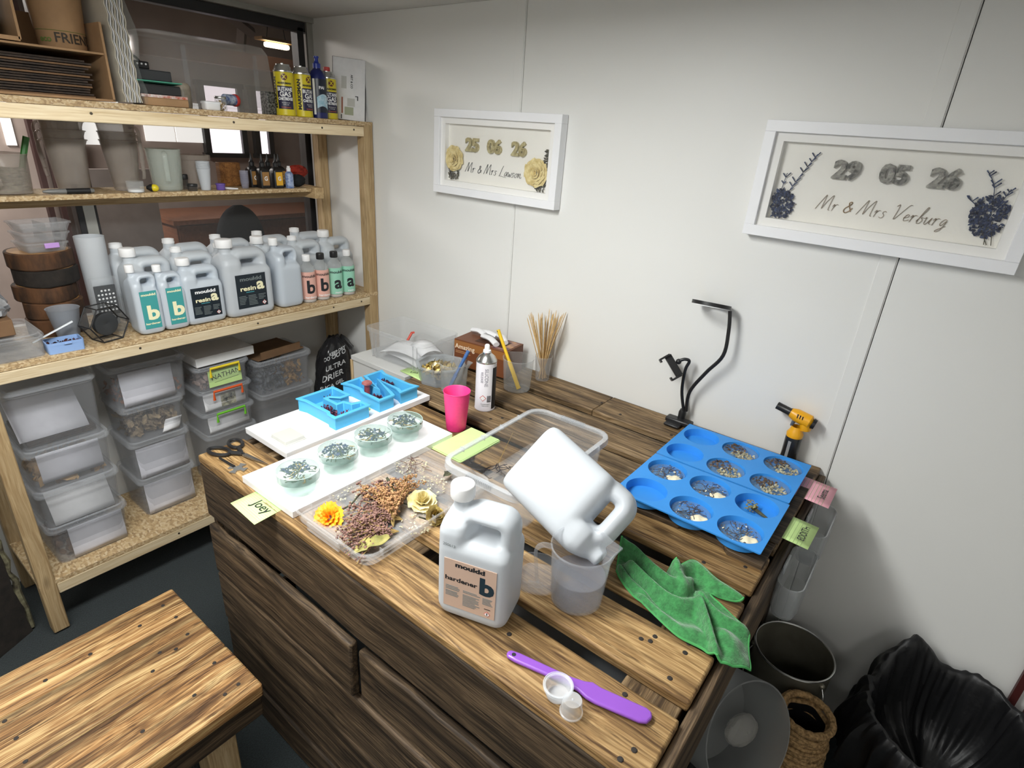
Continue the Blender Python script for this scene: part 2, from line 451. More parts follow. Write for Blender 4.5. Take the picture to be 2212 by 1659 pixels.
# ------------------------------------------------------------------ workshop beyond the glass
M_FAR = mat('far_wall', srgb(176, 162, 154), 0.8, var=0.12, vscale=3)
M_FARD = mat('far_dark', srgb(104, 92, 86), 0.9, var=0.3, vscale=5)
M_DAY = mat('daylit_window', (0.9, 0.85, 0.88), 0.4, emit=srgb(250, 238, 244), estr=1.3)
M_DESK = mat('desk_board', srgb(140, 92, 66), 0.5, var=0.2, stretch=(1, 6, 6))
FX = -3.2
struct('wall_far', box(B(), (FX - 0.05, 0.0, 1.3), (0.1, 7.5, 2.6)), M_FAR)
struct('floor_far', box(B(), (FX / 2 - 0.05, 0.0, -0.03), (-FX, 7.5, 0.06)), M_FARD)
struct('ceiling_far', box(B(), (FX / 2 - 0.05, 0.0, 2.63), (-FX, 7.5, 0.06)), M_FARD)
struct('wall_far_left', box(B(), (FX / 2, -3.75, 1.3), (-FX, 0.1, 2.6)), M_FARD)
struct('wall_far_right', box(B(), (FX / 2, 2.6, 1.3), (-FX, 0.1, 2.6)), M_FARD)
struct('wall_divide', box(B(), (-0.06, 1.35, 1.3), (0.06, 2.5, 2.6)), M_FARD)
struct('trim_3', box(B(), (-0.09, -1.8, 2.36), (0.06, 3.7, 0.56)), M_FARD)
for (n, y0, y1, z0, z1) in ((2, 1.02, 1.37, 1.36, 1.95), (3, 1.50, 1.64, 1.36, 1.95)):
    w_ = tag(bpy.data.objects.new('window_%d' % n, None), kind='structure'); link(w_)
    bm = B()
    for (yy, zz, sy, sz) in (((y0 + y1) / 2, z0, y1 - y0 + 0.08, 0.04), ((y0 + y1) / 2, z1, y1 - y0 + 0.08, 0.04), (y0, (z0 + z1) / 2, 0.05, z1 - z0), (y1, (z0 + z1) / 2, 0.05, z1 - z0)):
        box(bm, (FX + 0.03, yy, zz), (0.06, sy, sz))
    ob('window_frame', bm, M_BLACKM, w_)
    ob('pane', box(B(), (FX + 0.02, (y0 + y1) / 2, (z0 + z1) / 2), (0.01, y1 - y0, z1 - z0)), M_DAY, w_)
M_PAPER = mat('paper_white', srgb(226, 226, 228), 0.7, var=0.05, vscale=30)
for (y0, y1, z0, z1, lb) in ((0.52, 0.76, 1.46, 1.78, 'daylit white blind left of its twin on the workshop wall'), (0.77, 1.0, 1.46, 1.78, 'daylit white blind beside the black window post in the workshop'),
                         (-0.42, -0.36, 1.40, 1.75, 'narrow daylit white blind far left through the glass'), (-0.1, 0.36, 1.42, 1.8, 'wide daylit white blind behind the stacked jugs')):
    o = ob('window_blind', box(B(), (FX + 0.01, (y0 + y1) / 2, (z0 + z1) / 2), (0.012, y1 - y0, z1 - z0)), mat('daylit_blind', (0.8, 0.8, 0.8), 0.7, emit=srgb(236, 234, 230), estr=0.75)); tag(o, lb, 'blind', 'daylit white blinds in the workshop')  # daylight on these blinds is put into the material as a glow
for (y, wd, c, lb) in ((-0.28, 0.035, (0.05, 0.02, 0.018), 'dark red upright beam in the workshop, left of a pair'), (-0.2, 0.035, (0.05, 0.02, 0.018), 'dark red upright beam in the workshop, right of a pair'), (-0.04, 0.05, (0.02, 0.02, 0.02), 'black upright post seen through the left pane')):
    o = ob('upright_post', box(B(), (FX + 0.1, y, 1.3), (0.06, wd, 2.58)), mat('post_%d' % int(y * -100), c, 0.6, var=0.2)); tag(o, lb, 'post')
o = ob('partition_board', box(B(), (-2.4, 0.0, 0.65), (0.04, 0.42, 1.3)), mat('partition', srgb(150, 140, 134), 0.7, var=0.1)); tag(o, 'pale grey partition board behind the first jerrican row', 'board')
t = thing('workbench', 'orange brown workbench in the room beyond the glass', 'workbench', (-2.75, 1.1, 0))
ob('bench_top', box(B(), (0, 0, 0.9), (0.7, 1.6, 0.04)), M_DESK, t, bevel=0.004)
ob('front_panel', box(B(), (0.3, 0, 0.47), (0.03, 1.5, 0.8)), M_DESK, t)
for s in (-1, 1): ob('side_panel', box(B(), (0, 0.75 * s, 0.44), (0.62, 0.03, 0.88)), M_DESK, t)
t = thing('office_chair', 'black rounded office chair back beyond the glass', 'chair', (-2.0, 0.62, 0))
M_CHAIR = mat('chair_fabric', (0.016, 0.016, 0.02), 0.9, var=0.2, vscale=60)
bm = B()
rings = []
for i in range(17):
    u = i / 16; z = 0.62 + 0.45 * u; wd = 0.2 * math.sqrt(max(0.02, 1 - max(0, (u - 0.35) / 0.66) ** 2)) * (0.85 + 0.15 * min(1, u * 4)); th = 0.03 * (1 - 0.6 * max(0, (u - 0.8) / 0.2))
    rings.append([(math.sin(a) * th, math.cos(a) * wd, z) for a in [2 * PI * k / 16 for k in range(16)]])
loft(bm, rings); ob('backrest', bm, M_CHAIR, t)
ob('seat', box(B(), (0.22, 0, 0.47), (0.44, 0.44, 0.07)), M_CHAIR, t, bevel=0.03, segs=3)
bm = B(); lathe(bm, [(0.025, 0.08), (0.025, 0.45)], 12, (0.2, 0, 0), True, True); ob('gas_post', bm, M_BLACK, t)
for k in range(5):
    bm = B(); a = 2 * PI * k / 5; tube(bm, [(0.2, 0, 0.1), (0.2 + 0.26 * math.cos(a), 0.26 * math.sin(a), 0.06)], [0.022, 0.016]); ball(bm, (0.2 + 0.26 * math.cos(a), 0.26 * math.sin(a), 0.028), 0.028); ob('base_arm', bm, M_BLACK, t)
bm = B(); tube(bm, [(-0.02, 0, 0.7), (-0.05, 0, 0.55), (0.1, 0, 0.44)], 0.018); ob('back_bracket', bm, M_BLACK, t)
# workshop strip lamp (warm) and work spot
t = thing('strip_lamp', 'warm glowing strip lamp hanging in the workshop', 'lamp', (-2.2, 1.2, 2.22))
ob('tube_light', box(B(), (0, 0, 0), (0.05, 0.2, 0.035)), mat('warm_glow', (1, 0.9, 0.7), 0.4, emit=(1, 0.82, 0.5), estr=7), t, bevel=0.012)
ob('reflector', box(B(), (0, 0, 0.035), (0.11, 0.3, 0.02)), mat('brass_dull', srgb(150, 120, 84), 0.5), t)
bm = B(); tube(bm, [(0, 0.08, 0.04), (0.0, 0.03, 0.38)], 0.003, 6); tube(bm, [(0, -0.08, 0.04), (0, -0.02, 0.38)], 0.003, 6); ob('hanging_wire', bm, M_BLACK, t)
t = thing('spot_lamp', 'small bright white spot lamp at the workshop ceiling', 'lamp', (-2.45, 1.36, 2.44))
bm = B(); lathe(bm, [(0.05, 0.0), (0.045, 0.05), (0.02, 0.09), (0.012, 0.16)], 16, cap1=True); ob('lamp_shade', bm, M_BLACK, t)
bm = B(); lathe(bm, [(0.0, -0.012), (0.035, -0.008), (0.046, 0.004)], 16); ob('bulb', bm, mat('cool_glow', (1, 1, 1), 0.4, emit=(0.9, 0.95, 1), estr=9), t)
o = ob('ceiling_beam', box(B(), (-2.6, 1.4, 2.12), (0.1, 2.2, 0.11)), mat('beam_wood', srgb(140, 100, 76), 0.7, var=0.2)); tag(o, 'brown timber beam below the warm strip lamp', 'beam')
for (a, b, lb) in (((-1.6, 0.0, 2.55), (-1.6, 0.66, 2.2), 'slanting grey roof strut, nearer the paper stack'), ((-1.7, 0.72, 2.6), (-1.7, 0.62, 2.1), 'upright grey roof strut above the clear tub')):
    bm = B(); tube(bm, [a, b], 0.035, 4); o = ob('roof_strut', bm, mat('strut', srgb(120, 106, 98), 0.7)); tag(o, lb, 'strut')

# ------------------------------------------------------------------ shelving unit
SX0, SX1, SYL, SYR = 0.02, 0.392, -1.458, -0.003
PT = 0.046
sh = thing('shelving_unit', 'pine shelving unit with strand board shelves in front of the window', 'shelves', (0, 0, 0))
for (x, y, m_) in ((SX1 - PT / 2, SYR - PT / 2, M_PINE2), (SX1 - PT / 2, SYL + PT / 2, M_PINE2), (0.048, SYR - PT / 2, M_PINE2), (0.048, SYL + PT / 2, M_PINE2)):
    plank('post', sh, (x, y, 0.85), 1.682, PT, PT, m_, 'Z', wob=0.0008)
SL = SYR - SYL - 2 * PT
YM = (SYL + SYR) / 2
def beam(z0, z1, x=SX1 - PT / 2 + 0.0005, m_=M_PINE):
    o = plank('front_beam', sh, (x, YM, (z0 + z1) / 2), SL, PT, z1 - z0, m_, 'Y', wob=0.0008)
    for q in (-0.32, 0.1, 0.45, 0.6):
        bm = B(); lathe(bm, [(0.0, 0), (0.004, 0), (0.004, 0.001), (0, 0.001)], 8)
        ob('screw', bm, mat('screw_metal', srgb(90, 82, 70), 0.5, metal=0.7), sh, (x + PT / 2, q - 0.7, (z0 + z1) / 2 + 0.005), (0, PI / 2, 0))
    return o
for (z0, z1, zt) in ((1.643, 1.681, 1.70), (0.927, 0.964, 0.983), (0.157, 0.199, 0.217)):
    beam(z0, z1)
    plank('back_beam', sh, (0.048, YM, (z0 + z1) / 2), SL, PT, z1 - z0, M_PINE2, 'Y')
    ob('shelf_board', box(B(), ((SX0 + SX1) / 2, YM, zt - 0.009), (SX1 - SX0, SYR - SYL, 0.0175)), M_OSB, sh, bevel=0.001)
ob('half_shelf_board', box(B(), (0.12, -0.81, 1.420), (0.2, 1.22, 0.015)), M_OSB, sh, bevel=0.001)
plank('half_shelf_batten', sh, (0.045, -0.72, 1.392), 1.3, 0.04, 0.038, M_PINE2, 'Y')
plank('bracket_block', sh, (0.14, -0.175, 1.408), 0.2, 0.046, 0.046, M_PINE2, 'X')
plank('half_shelf_support', sh, (0.2, -1.36, 1.19), 0.43, 0.04, 0.035, M_PINE2, 'Z')
ob('bracket_plate', box(B(), (0.343, -0.03, 0.885), (0.003, 0.03, 0.07)), M_WHITE, sh)

# ------------------------------------------------------------------ worktable made of pallet boards
TT = 0.861
TX0, TX1 = 1.045, 2.334
tb = thing('worktable', 'large pallet wood worktable with gapped top boards', 'table', ((TX0 + TX1) / 2, -0.58, 0))
def rel(o, p): return (p[0] - o.location.x, p[1] - o.location.y, p[2] - o.location.z)
SLATS = [(-1.155, -1.026, M_PAL), (-0.990, -0.870, M_PAL), (-0.832, -0.702, M_PAL), (-0.655, -0.528, M_PAL), (-0.488, -0.358, M_PALG), (-0.328, -0.192, M_PALG)]
for a, b, m_ in SLATS:
    plank('top_board', tb, rel(tb, ((TX0 + TX1) / 2, (a + b) / 2, TT - 0.011)), TX1 - TX0, b - a, 0.022, m_, bevel=0.004, wob=0.002)
for a, b in ((TX0, 1.656), (1.658, TX1)):
    plank('top_board', tb, rel(tb, ((a + b) / 2, -0.081, TT - 0.011)), b - a, 0.148, 0.022, M_PALG, bevel=0.003, wob=0.001)
for x in (TX0 + 0.06, 1.69, TX1 - 0.06):
    plank('bearer', tb, rel(tb, (x, -0.58, TT - 0.022 - 0.045)), 1.1, 0.1, 0.09, M_PALG, 'Y')
for y in (-1.08, -0.09):
    for x in (TX0 + 0.06, TX1 - 0.06):
        plank('leg', tb, rel(tb, (x, y, 0.364)), 0.728, 0.09, 0.09, M_PALD, 'Z')
FB = [(0.676, 0.838, -1.146, TX0, TX1), (0.502, 0.66, -1.160, 1.072, 1.684), (0.492, 0.640, -1.146, 1.690, TX1), (0.318, 0.486, -1.154, 1.058, TX1), (0.135, 0.300, -1.148, 1.050, TX1), (0.0, 0.118, -1.152, 1.065, TX1)]
for z0, z1, y, x0, x1 in FB:
    plank('front_board', tb, rel(tb, ((x0 + x1) / 2, y + 0.002, (z0 + z1) / 2)), x1 - x0, z1 - z0, 0.022, M_PALD, rot=(PI / 2, 0, 0), wob=0.003, bevel=0.006)
for z0, z1, xs_ in ((0.70, 0.845, (TX0 - 0.008, TX1 + 0.010)), (0.52, 0.67, (TX0 - 0.008,)), (0.34, 0.49, (TX0 - 0.008,)), (0.16, 0.31, (TX0 - 0.008,))):
    for x in xs_:
        plank('end_board', tb, rel(tb, (x, -0.575, (z0 + z1) / 2)), 1.12, z1 - z0, 0.018, M_PALD, rot=(PI / 2, 0, PI / 2), wob=0.002)
# nail heads
nm = None
for (px, py) in ((1350, 1500), (1370, 1620), (1100, 1370), (1480, 1410), (1447, 1465), (1385, 1380), (1415, 1375), (1520, 1215), (1610, 1225), (1488, 1390), (1340, 1640), (1450, 940), (1300, 870), (1340, 895), (1060, 905), (1085, 903), (1405, 1385)):
    p = H(px, py, TT)
    if nm is None:
        bm = B(); lathe(bm, [(0.0, 0.0015), (0.004, 0.0012), (0.005, 0)], 8); o = ob('nail_head', bm, M_NAIL, tb, rel(tb, p)); nm = o
    else:
        o = nm.copy(); COL.objects.link(o); o.parent = tb; o.location = rel(tb, p)
# grey crates stored under the top
M_GREY = mat('grey_plastic', srgb(128, 132, 136), 0.5, var=0.08)
for x, y, lb in ((1.42, -0.74, 'grey lidded crate under the worktable, nearest the shelves'), (1.955, -0.74, 'grey lidded crate under the worktable, nearest the bins')):
    t = thing('storage_crate', lb, 'crate', (x, y, 0), group='crates under the worktable')
    bm = B(); loft(bm, [rr(0.42, 0.56, 0.03, z=0.36), rr(0.47, 0.6, 0.03, z=0.71)]); ob('crate_body', bm, M_GREY, t)
    bm = B(); loft(bm, [rr(0.51, 0.64, 0.03, z=0.70), rr(0.51, 0.64, 0.03, z=0.722), rr(0.49, 0.62, 0.03, z=0.728), rr(0.44, 0.56, 0.03, z=0.722)]); ob('crate_lid', bm, M_GREY, t)
    bm = B(); box(bm, (0, 0, 0.18), (0.45, 0.6, 0.36)); ob('crate_base', bm, M_GREY, t, bevel=0.01)

# ------------------------------------------------------------------ bench
BZ = 0.46
bn = thing('bench', 'low bench of three stained timber boards with pine legs', 'bench', (1.24, -1.9, 0))
for k, (x0, x1) in enumerate(((1.0, 1.125), (1.127, 1.295), (1.297, 1.468))):
    plank('seat_board', bn, rel(bn, ((x0 + x1) / 2, -1.83, BZ - 0.02)), 1.13, x1 - x0, 0.04, M_BENCH, 'Y', bevel=0.006, wob=0.001)
plank('front_apron', bn, rel(bn, (1.452, -1.83, BZ - 0.072)), 1.12, 0.06, 0.022, M_PALD, rot=(PI / 2, 0, PI / 2), wob=0.001, bevel=0.004)
plank('rear_apron', bn, rel(bn, (1.012, -1.83, BZ - 0.072)), 1.12, 0.06, 0.022, M_PALD, rot=(PI / 2, 0, PI / 2), wob=0.001)
for x in (1.06, 1.385):
    for y in (-1.36, -2.3):
        plank('leg', bn, rel(bn, (x, y, 0.21)), 0.42, 0.07, 0.07, M_PINE2, 'Z')
for y in (-1.36, -2.3):
    plank('stretcher', bn, rel(bn, (1.22, y, 0.32)), 0.26, 0.04, 0.07, M_PINE2, 'X')
for (px, py) in ((352, 1308), (302, 1352), (380, 1333), (405, 1370), (345, 1410), (380, 1402), (463, 1432), (515, 1478), (486, 1500), (420, 1502), (195, 1413), (98, 1470), (35, 1595), (55, 1645), (308, 1580), (10, 1558), (330, 1450)):
    p = H(px, py, BZ)
    o = nm.copy(); COL.objects.link(o); o.parent = bn; o.location = rel(bn, p)

# ------------------------------------------------------------------ live-edge slabs beside the shelves
M_BARK = mat('bark_dark', (0.016, 0.012, 0.009), 0.9, var=0.5, vscale=25, bump=1.0, bscale=60)
M_MOSS = mat('bark_lichen', srgb(120, 116, 90), 0.9, col2=srgb(46, 38, 26), vscale=30)
for i, (px, py, tl, lb) in enumerate(((62, 1385, 0.05, 'dark bark-edged timber slab nearest the shelf leg'), (5, 1375, 0.1, 'dark bark-edged timber slab at the left picture edge'))):
    p = H(px, py, 0.0)
    t = thing('timber_slab', lb, 'timber slab', (p.x - 0.03, p.y - 0.03, 0), 0.5, group='slabs leaning beside the shelves')
    bm = B(); rings = []
    for k in range(15):
        z = k * 0.06; e = random.uniform(-0.012, 0.012); f_ = random.uniform(-0.012, 0.012); lean = -tl * z
        rings.append([(lean - 0.015, -0.07 + e, z), (lean + 0.015, -0.075 + e, z), (lean + 0.015, 0.05 + f_, z), (lean - 0.015, 0.055 + f_, z)])
    loft(bm, rings); ob('slab_body', bm, M_BARK, t)
    for y in (0.058, -0.078):
        bm = B(); pts = [(-tl * k * 0.04 + 0.01, y + random.uniform(-0.008, 0.008), 0.012 + k * 0.04) for k in range(20)]
        tube(bm, pts, [random.uniform(0.006, 0.012) for _ in pts], 6); ob('bark_edge', bm, M_MOSS, t)
# ------------------------------------------------------------------ jerricans and bottles
M_HDPE = mat('hdpe_white', srgb(210, 215, 220), 0.38, var=0.03, vscale=6, trans=0.3, bump=0.03, bscale=30)
M_HDPE2 = mat('hdpe_milky', srgb(220, 226, 231), 0.35, var=0.05, vscale=8, trans=0.3, alpha=1.45, edge=0.3)
M_CLEARCAN = mat('hdpe_clear', srgb(214, 222, 230), 0.3, trans=0.3, alpha=1.0, edge=0.5)
M_LIQ = mat('resin_liquid', srgb(150, 160, 176), 0.15, trans=0.3)
M_CAPW = mat('cap_white', srgb(238, 238, 238), 0.45, var=0.02)
M_INK = mat('ink_black', (0.012, 0.014, 0.018), 0.5)
M_NAVY = mat('label_navy', srgb(24, 34, 42), 0.4)
M_CREAM = mat('print_cream', srgb(236, 230, 190), 0.5)
M_TEAL = mat('label_teal', srgb(64, 150, 148), 0.45)
M_PINKL = mat('label_pink', srgb(222, 172, 158), 0.45)
M_MINT = mat('label_mint', srgb(150, 206, 182), 0.45)
M_TAN = mat('label_tan', srgb(194, 166, 148), 0.5, var=0.03)
M_PGREY = mat('print_grey', srgb(110, 118, 118), 0.6)
M_PTEAL = mat('print_teal', srgb(70, 150, 160), 0.6)
_CAN = {}
def can_mesh(W, D, Hh, cap):
    """moulded jug body: shoulders, neck at -x and an arched grip with a through hole at +x"""
    key = (W, D, Hh)
    if key in _CAN: return _CAN[key]
    bm = B(); r = min(W, D) * 0.2
    zb = Hh * 0.585
    rings = [rr(W - 0.03, D - 0.03, r, 5, z=0.001), rr(W - 0.008, D - 0.008, r, 5, z=0.006), rr(W, D, r, 5, z=0.02), rr(W, D, r, 5, z=zb * 0.5), rr(W, D, r, 5, z=zb),
             rr(W - 0.006, D - 0.010, r, 5, z=zb + 0.010), rr(W - 0.016, D * 0.74, r, 5, z=zb + 0.018), rr(W - 0.04, D * 0.5, r * 0.8, 5, z=zb + 0.020)]
    loft(bm, rings)
    nx = -W * 0.30
    # raised block that carries the neck
    loft(bm, [rr(W * 0.40, D * 0.99, r, 5, cx=nx, z=zb - 0.02), rr(W * 0.40, D * 0.97, r, 5, cx=nx, z=Hh * 0.70), rr(W * 0.37, D * 0.86, r, 5, cx=nx + W * 0.01, z=Hh * 0.755), rr(W * 0.27, W * 0.27, W * 0.13, 5, cx=nx, z=Hh * 0.815)])
    lathe(bm, [(W * 0.115, 0), (W * 0.115, Hh * 0.1)], 16, (nx, 0, Hh * 0.8), True, True)
    # grip: a thick loop round a slot
    tr = W * 0.122; hx = W * 0.155 + tr; hz = Hh * 0.04 + tr; cx_, cz_ = W * 0.11, Hh * 0.88 - tr - hz
    path = [(cx_ + x, 0, cz_ + y) for x, y, _ in rr(2 * hx, 2 * hz, min(hz, hx) * 0.6, 6)]
    tube(bm, path, D * 0.31, 12, closed=True, flat=tr / (D * 0.31), up0=(1, 0, 0))
    loft(bm, [rr(W * 0.6, D * 0.7, r * 0.8, 4, cx=W * 0.19, z=zb - 0.01), rr(W * 0.6, D * 0.55, r * 0.7, 4, cx=W * 0.195, z=cz_ - hz)])
    bmesh.ops.recalc_face_normals(bm, faces=bm.faces)
    me = bpy.data.meshes.new('jug_body'); bm.to_mesh(me); bm.free()
    o = bpy.data.objects.new('tmp', me); COL.objects.link(o)
    q = o.modifiers.new('r', 'REMESH'); q.mode = 'VOXEL'; q.voxel_size = 0.0034
    s = o.modifiers.new('s', 'SMOOTH'); s.factor = 0.5; s.iterations = 9
    dg = bpy.context.evaluated_depsgraph_get()
    me2 = bpy.data.meshes.new_from_object(o.evaluated_get(dg))
    bpy.data.objects.remove(o)
    for p in me2.polygons: p.use_smooth = True
    me2.materials.clear()
    _CAN[key] = me2
    return me2
def cap_bm(r, h, ribs=24):
    bm = B(); n = ribs * 2; rings = []
    for z, k in ((0, 0.96), (0.002, 1.0), (h * 0.82, 1.0), (h * 0.95, 0.95), (h, 0.82)):
        rings.append([((r * k + (0.0006 if i % 2 else 0)) * math.cos(2 * PI * i / n), (r * k + (0.0006 if i % 2 else 0)) * math.sin(2 * PI * i / n), z) for i in range(n)])
    loft(bm, rings); return bm
_CANM = {}
def can(name, label, loc, rz, W, D, Hh, material, cap=True, liquid=0.0, group=None, rot=None):
    t = thing(name, label, 'jerrican', loc, rz, group, rot)
    me = can_mesh(W, D, Hh, cap)
    key = (me.name, material.name)
    if key not in _CANM:
        c = me.copy(); c.materials.append(material); _CANM[key] = c
    o = bpy.data.objects.new('jug_body', _CANM[key]); link(o, t)
    nx = -W * 0.30
    if cap:
        ob('cap', cap_bm(W * 0.155, Hh * 0.105), M_CAPW, t, (nx, 0, Hh * 0.895), smooth=50)
    elif cap is False:
        bm = B(); lathe(bm, [(W * 0.118, 0), (W * 0.125, 0.004), (W * 0.118, 0.008), (W * 0.118, 0.016), (W * 0.1, 0.016), (W * 0.1, 0.0)], 20)
        ob('neck_ring', bm, M_CAPW, t, (nx, 0, Hh * 0.89))
    if liquid:
        bm = B(); r = min(W, D) * 0.17
        loft(bm, [rr(W - 0.03, D - 0.03, r, 4, z=0.008), rr(W - 0.009, D - 0.009, r, 4, z=0.024), rr(W - 0.009, D - 0.009, r, 4, z=Hh * liquid)])
        ob('liquid', bm, M_LIQ, t)
    return t
def label_plate(t, W, y, z, w, h, material, curved=None):
    return ob('label_sticker', box(B(), (0, y, z), (w, 0.0012, h)), material, t, smooth=0)
def fine_lines(t, x0, x1, y, z0, n, step, material):
    bm = B()
    for i in range(n):
        a = x0; b = x1 - random.random() * (x1 - x0) * 0.35
        box(bm, ((a + b) / 2, y, z0 - i * step), (b - a, 0.0004, step * 0.42))
    o = ob('small_print', bm, material, t, smooth=0); o['kind'] = 'stuff'
    return o
def hazard(t, x, y, z, s):
    bm = B(); rot = Matrix.Rotation(PI / 4, 3, 'Y'); box(bm, (0, 0, 0), (s, 0.0004, s), rot=rot)
    ob('hazard_sign', bm, mat('hazard_red', srgb(196, 60, 50), 0.5), t, (x, y, z), smooth=0)
    bm = B(); box(bm, (0, 0, 0), (s * 0.82, 0.0004, s * 0.82), rot=rot); ob('hazard_field', bm, M_CAPW, t, (x, y - 0.0003, z), smooth=0)
    text('hazard_mark', '!', s * 0.95, M_INK, t, (x, y - 0.0007, z), FACE_NY, bold=0.0006)
def resin_label(t, D, z, w, h, dark=True):
    y = -D / 2 - 0.0004
    t = label_plate(t, 0, y, z, w, h, M_NAVY)
    y -= 0.0009
    text('brand_print', 'mouldd', w * 0.16, M_PGREY if w > 0.1 else M_CAPW, t, (0, y, z + h * 0.36), FACE_NY, sx=1.5, bold=0.0006)
    text('name_print', 'resin', w * 0.2, M_CREAM, t, (-w * 0.12, y, z + h * 0.08), FACE_NY, sx=1.35, bold=0.0007)
    text('letter_print', 'a', w * 0.5, M_CREAM, t, (w * 0.30, y, z + h * 0.17), FACE_NY, sx=1.15, bold=0.002)
    fine_lines(t, -w * 0.2, w * 0.2, y, z - h * 0.03, 1, h * 0.05, M_PTEAL)
    fine_lines(t, -w * 0.45, -w * 0.18, y, z - h * 0.14, 6, h * 0.045, M_PGREY)
    fine_lines(t, -w * 0.14, w * 0.16, y, z - h * 0.14, 7, h * 0.045, M_PGREY)
    fine_lines(t, w * 0.2, w * 0.45, y, z - h * 0.14, 4, h * 0.045, M_PGREY)
    hazard(t, w * 0.38, y, z - h * 0.40, w * 0.11)
SZ = 0.983
Q = PI / 2
# back rows
row3 = [(-0.895, 'back row jerrican nearest the frosted tube'), (-0.72, 'back row jerrican behind the teal label pair'), (-0.545, 'back row jerrican left of the chair back'), (-0.37, 'back row jerrican under the black chair back'), (-0.195, 'back row jerrican in the corner by the wall')]
for y, lb in row3:
    can('jerrican', 'empty milky ' + lb, (0.133, y, SZ), Q, 0.17, 0.105, 0.285, M_HDPE2, cap=False, group='empty jerricans on the middle shelf')
row2 = [(-0.905, True, 'middle row white jerrican at the left end behind the teal labels'), (-0.75, False, 'middle row milky jerrican between teal and small black label cans'), (-0.595, False, 'middle row milky jerrican behind the small resin can'), (-0.44, True, 'middle row white jerrican behind the large resin can'), (-0.285, False, 'middle row milky jerrican behind the pink bottles'), (-0.13, True, 'middle row milky jerrican behind the mint bottles')]
for y, cp, lb in row2:
    can('jerrican', lb, (0.245, y, SZ), Q, 0.155, 0.105, 0.272, M_HDPE2, cap=cp, group='empty jerricans on the middle shelf')
# teal label pair, narrow side to the front
for y, lb, s in ((-0.962, 'slim milky can with teal b label, left of the pair', 1.0), (-0.880, 'slim milky can with teal b label, right of the pair', 0.96)):
    t = can('slim_can', lb, (0.338, y, SZ), Q, 0.084, 0.09, 0.235 * s, M_CLEARCAN, cap=True, liquid=0.5, group='teal labelled cans')
    w, h = 0.052, 0.128; z = 0.088; yy = -0.0458
    t = label_plate(t, 0, yy, z, w, h, M_TEAL)
    text('brand_print', 'mouldd', 0.0105, M_CREAM, t, (0.0, yy - 0.001, z + 0.052), FACE_NY, sx=1.4, bold=0.0004)
    text('letter_print', 'b', 0.066, M_CREAM, t, (0.006, yy - 0.001, z - 0.012), FACE_NY, sx=1.15, bold=0.0025)
    text('name_print', 'hardener', 0.0095, M_CREAM, t, (0.0, yy - 0.001, z - 0.047), FACE_NY, sx=1.3, bold=0.0003)
t = can('resin_can', 'small jerrican with dark resin a label and grey liquid', (0.334, -0.775, SZ), Q, 0.142, 0.092, 0.238, M_CLEARCAN, liquid=0.52)
resin_label(t, 0.092, 0.082, 0.100, 0.108)
t = can('resin_can', 'large white jerrican with dark resin a label', (0.328, -0.605, SZ), Q, 0.188, 0.118, 0.288, M_HDPE)
resin_label(t, 0.118, 0.098, 0.118, 0.128)
t = can('resin_can', 'unlabelled jerrican of blue grey liquid beside the large resin can', (0.325, -0.432, SZ), Q, 0.108, 0.118, 0.275, M_CLEARCAN, liquid=0.56)
# round bottles
M_PET = mat('pet_clear', srgb(222, 226, 226), 0.12, alpha=0.3, edge=0.6)
def bottle(name, label, loc, r, h, body, capm, lab, group, letter, off, small=None):
    t = thing(name, label, 'bottle', loc, Q, group)
    bm = B(); lathe(bm, [(0, 0.001), (r * 0.9, 0), (r, 0.006), (r, h * 0.68), (r * 0.92, h * 0.74), (r * 0.55, h * 0.81), (r * 0.42, h * 0.84), (r * 0.42, h * 0.9)], 28); ob('bottle_body', bm, body, t)
    ob('cap', cap_bm(r * 0.5, h * 0.13), capm, t, (0, 0, h * 0.87), smooth=50)
    bm = B(); lathe(bm, [(0, 0.004), (r * 0.9, 0.004), (r * 0.9, h * 0.6), (0, h * 0.6)], 20); ob('liquid', bm, mat('bottle_liquid', srgb(206, 196, 190), 0.2), t)
    bm = B(); n = 22; a0, a1 = -PI * 1.05, PI * 0.02; vs = []
    rings = [[((r + 0.0007) * math.cos(a0 + (a1 - a0) * i / n), (r + 0.0007) * math.sin(a0 + (a1 - a0) * i / n), z) for i in range(n + 1)] for z in (h * 0.08, h * 0.66)]
    loft(bm, rings, False, False, closed=False); ls = ob('label_sticker', bm, lab, t)
    def wrap(nm, s, size, z, m_, x0, sx=1.0, bold=0.0):
        me = cut_text(text_mesh(s, size, sx, bold).copy())
        for v in me.vertices:
            a = -PI / 2 + (v.co.x + x0) / r; zz = v.co.y
            v.co = ((r + 0.0014) * math.cos(a), (r + 0.0014) * math.sin(a), z + zz)
        ob(nm, me, m_, ls, smooth=0)
    wrap('letter_print', letter, 0.075, h * 0.33, M_INK, off, 1.0, 0.0022)
    wrap('brand_print', 'mouldd', 0.016, h * 0.57, M_INK, off - 0.004, 1.2, 0.0004)
    wrap('name_print', 'resin' if letter == 'a' else 'hardener', 0.012, h * 0.12, M_CAPW, off, 1.2, 0.0003)
    return t
for (y, lab, capm, letter, lb) in ((-0.335, M_PINKL, M_CAPW, 'b', 'pink labelled b bottle with white cap'), (-0.268, M_PINKL, M_BLACK, 'b', 'pink labelled b bottle with black cap'),
                               (-0.2, M_MINT, M_BLACK, 'a', 'mint labelled a bottle with black cap'), (-0.134, M_MINT, M_CAPW, 'a', 'mint labelled a bottle with white cap')):
    bottle('round_bottle', lb, (0.345, y, SZ), 0.0315, 0.198, M_PET, capm, lab, 'round resin bottles', letter, -0.006)

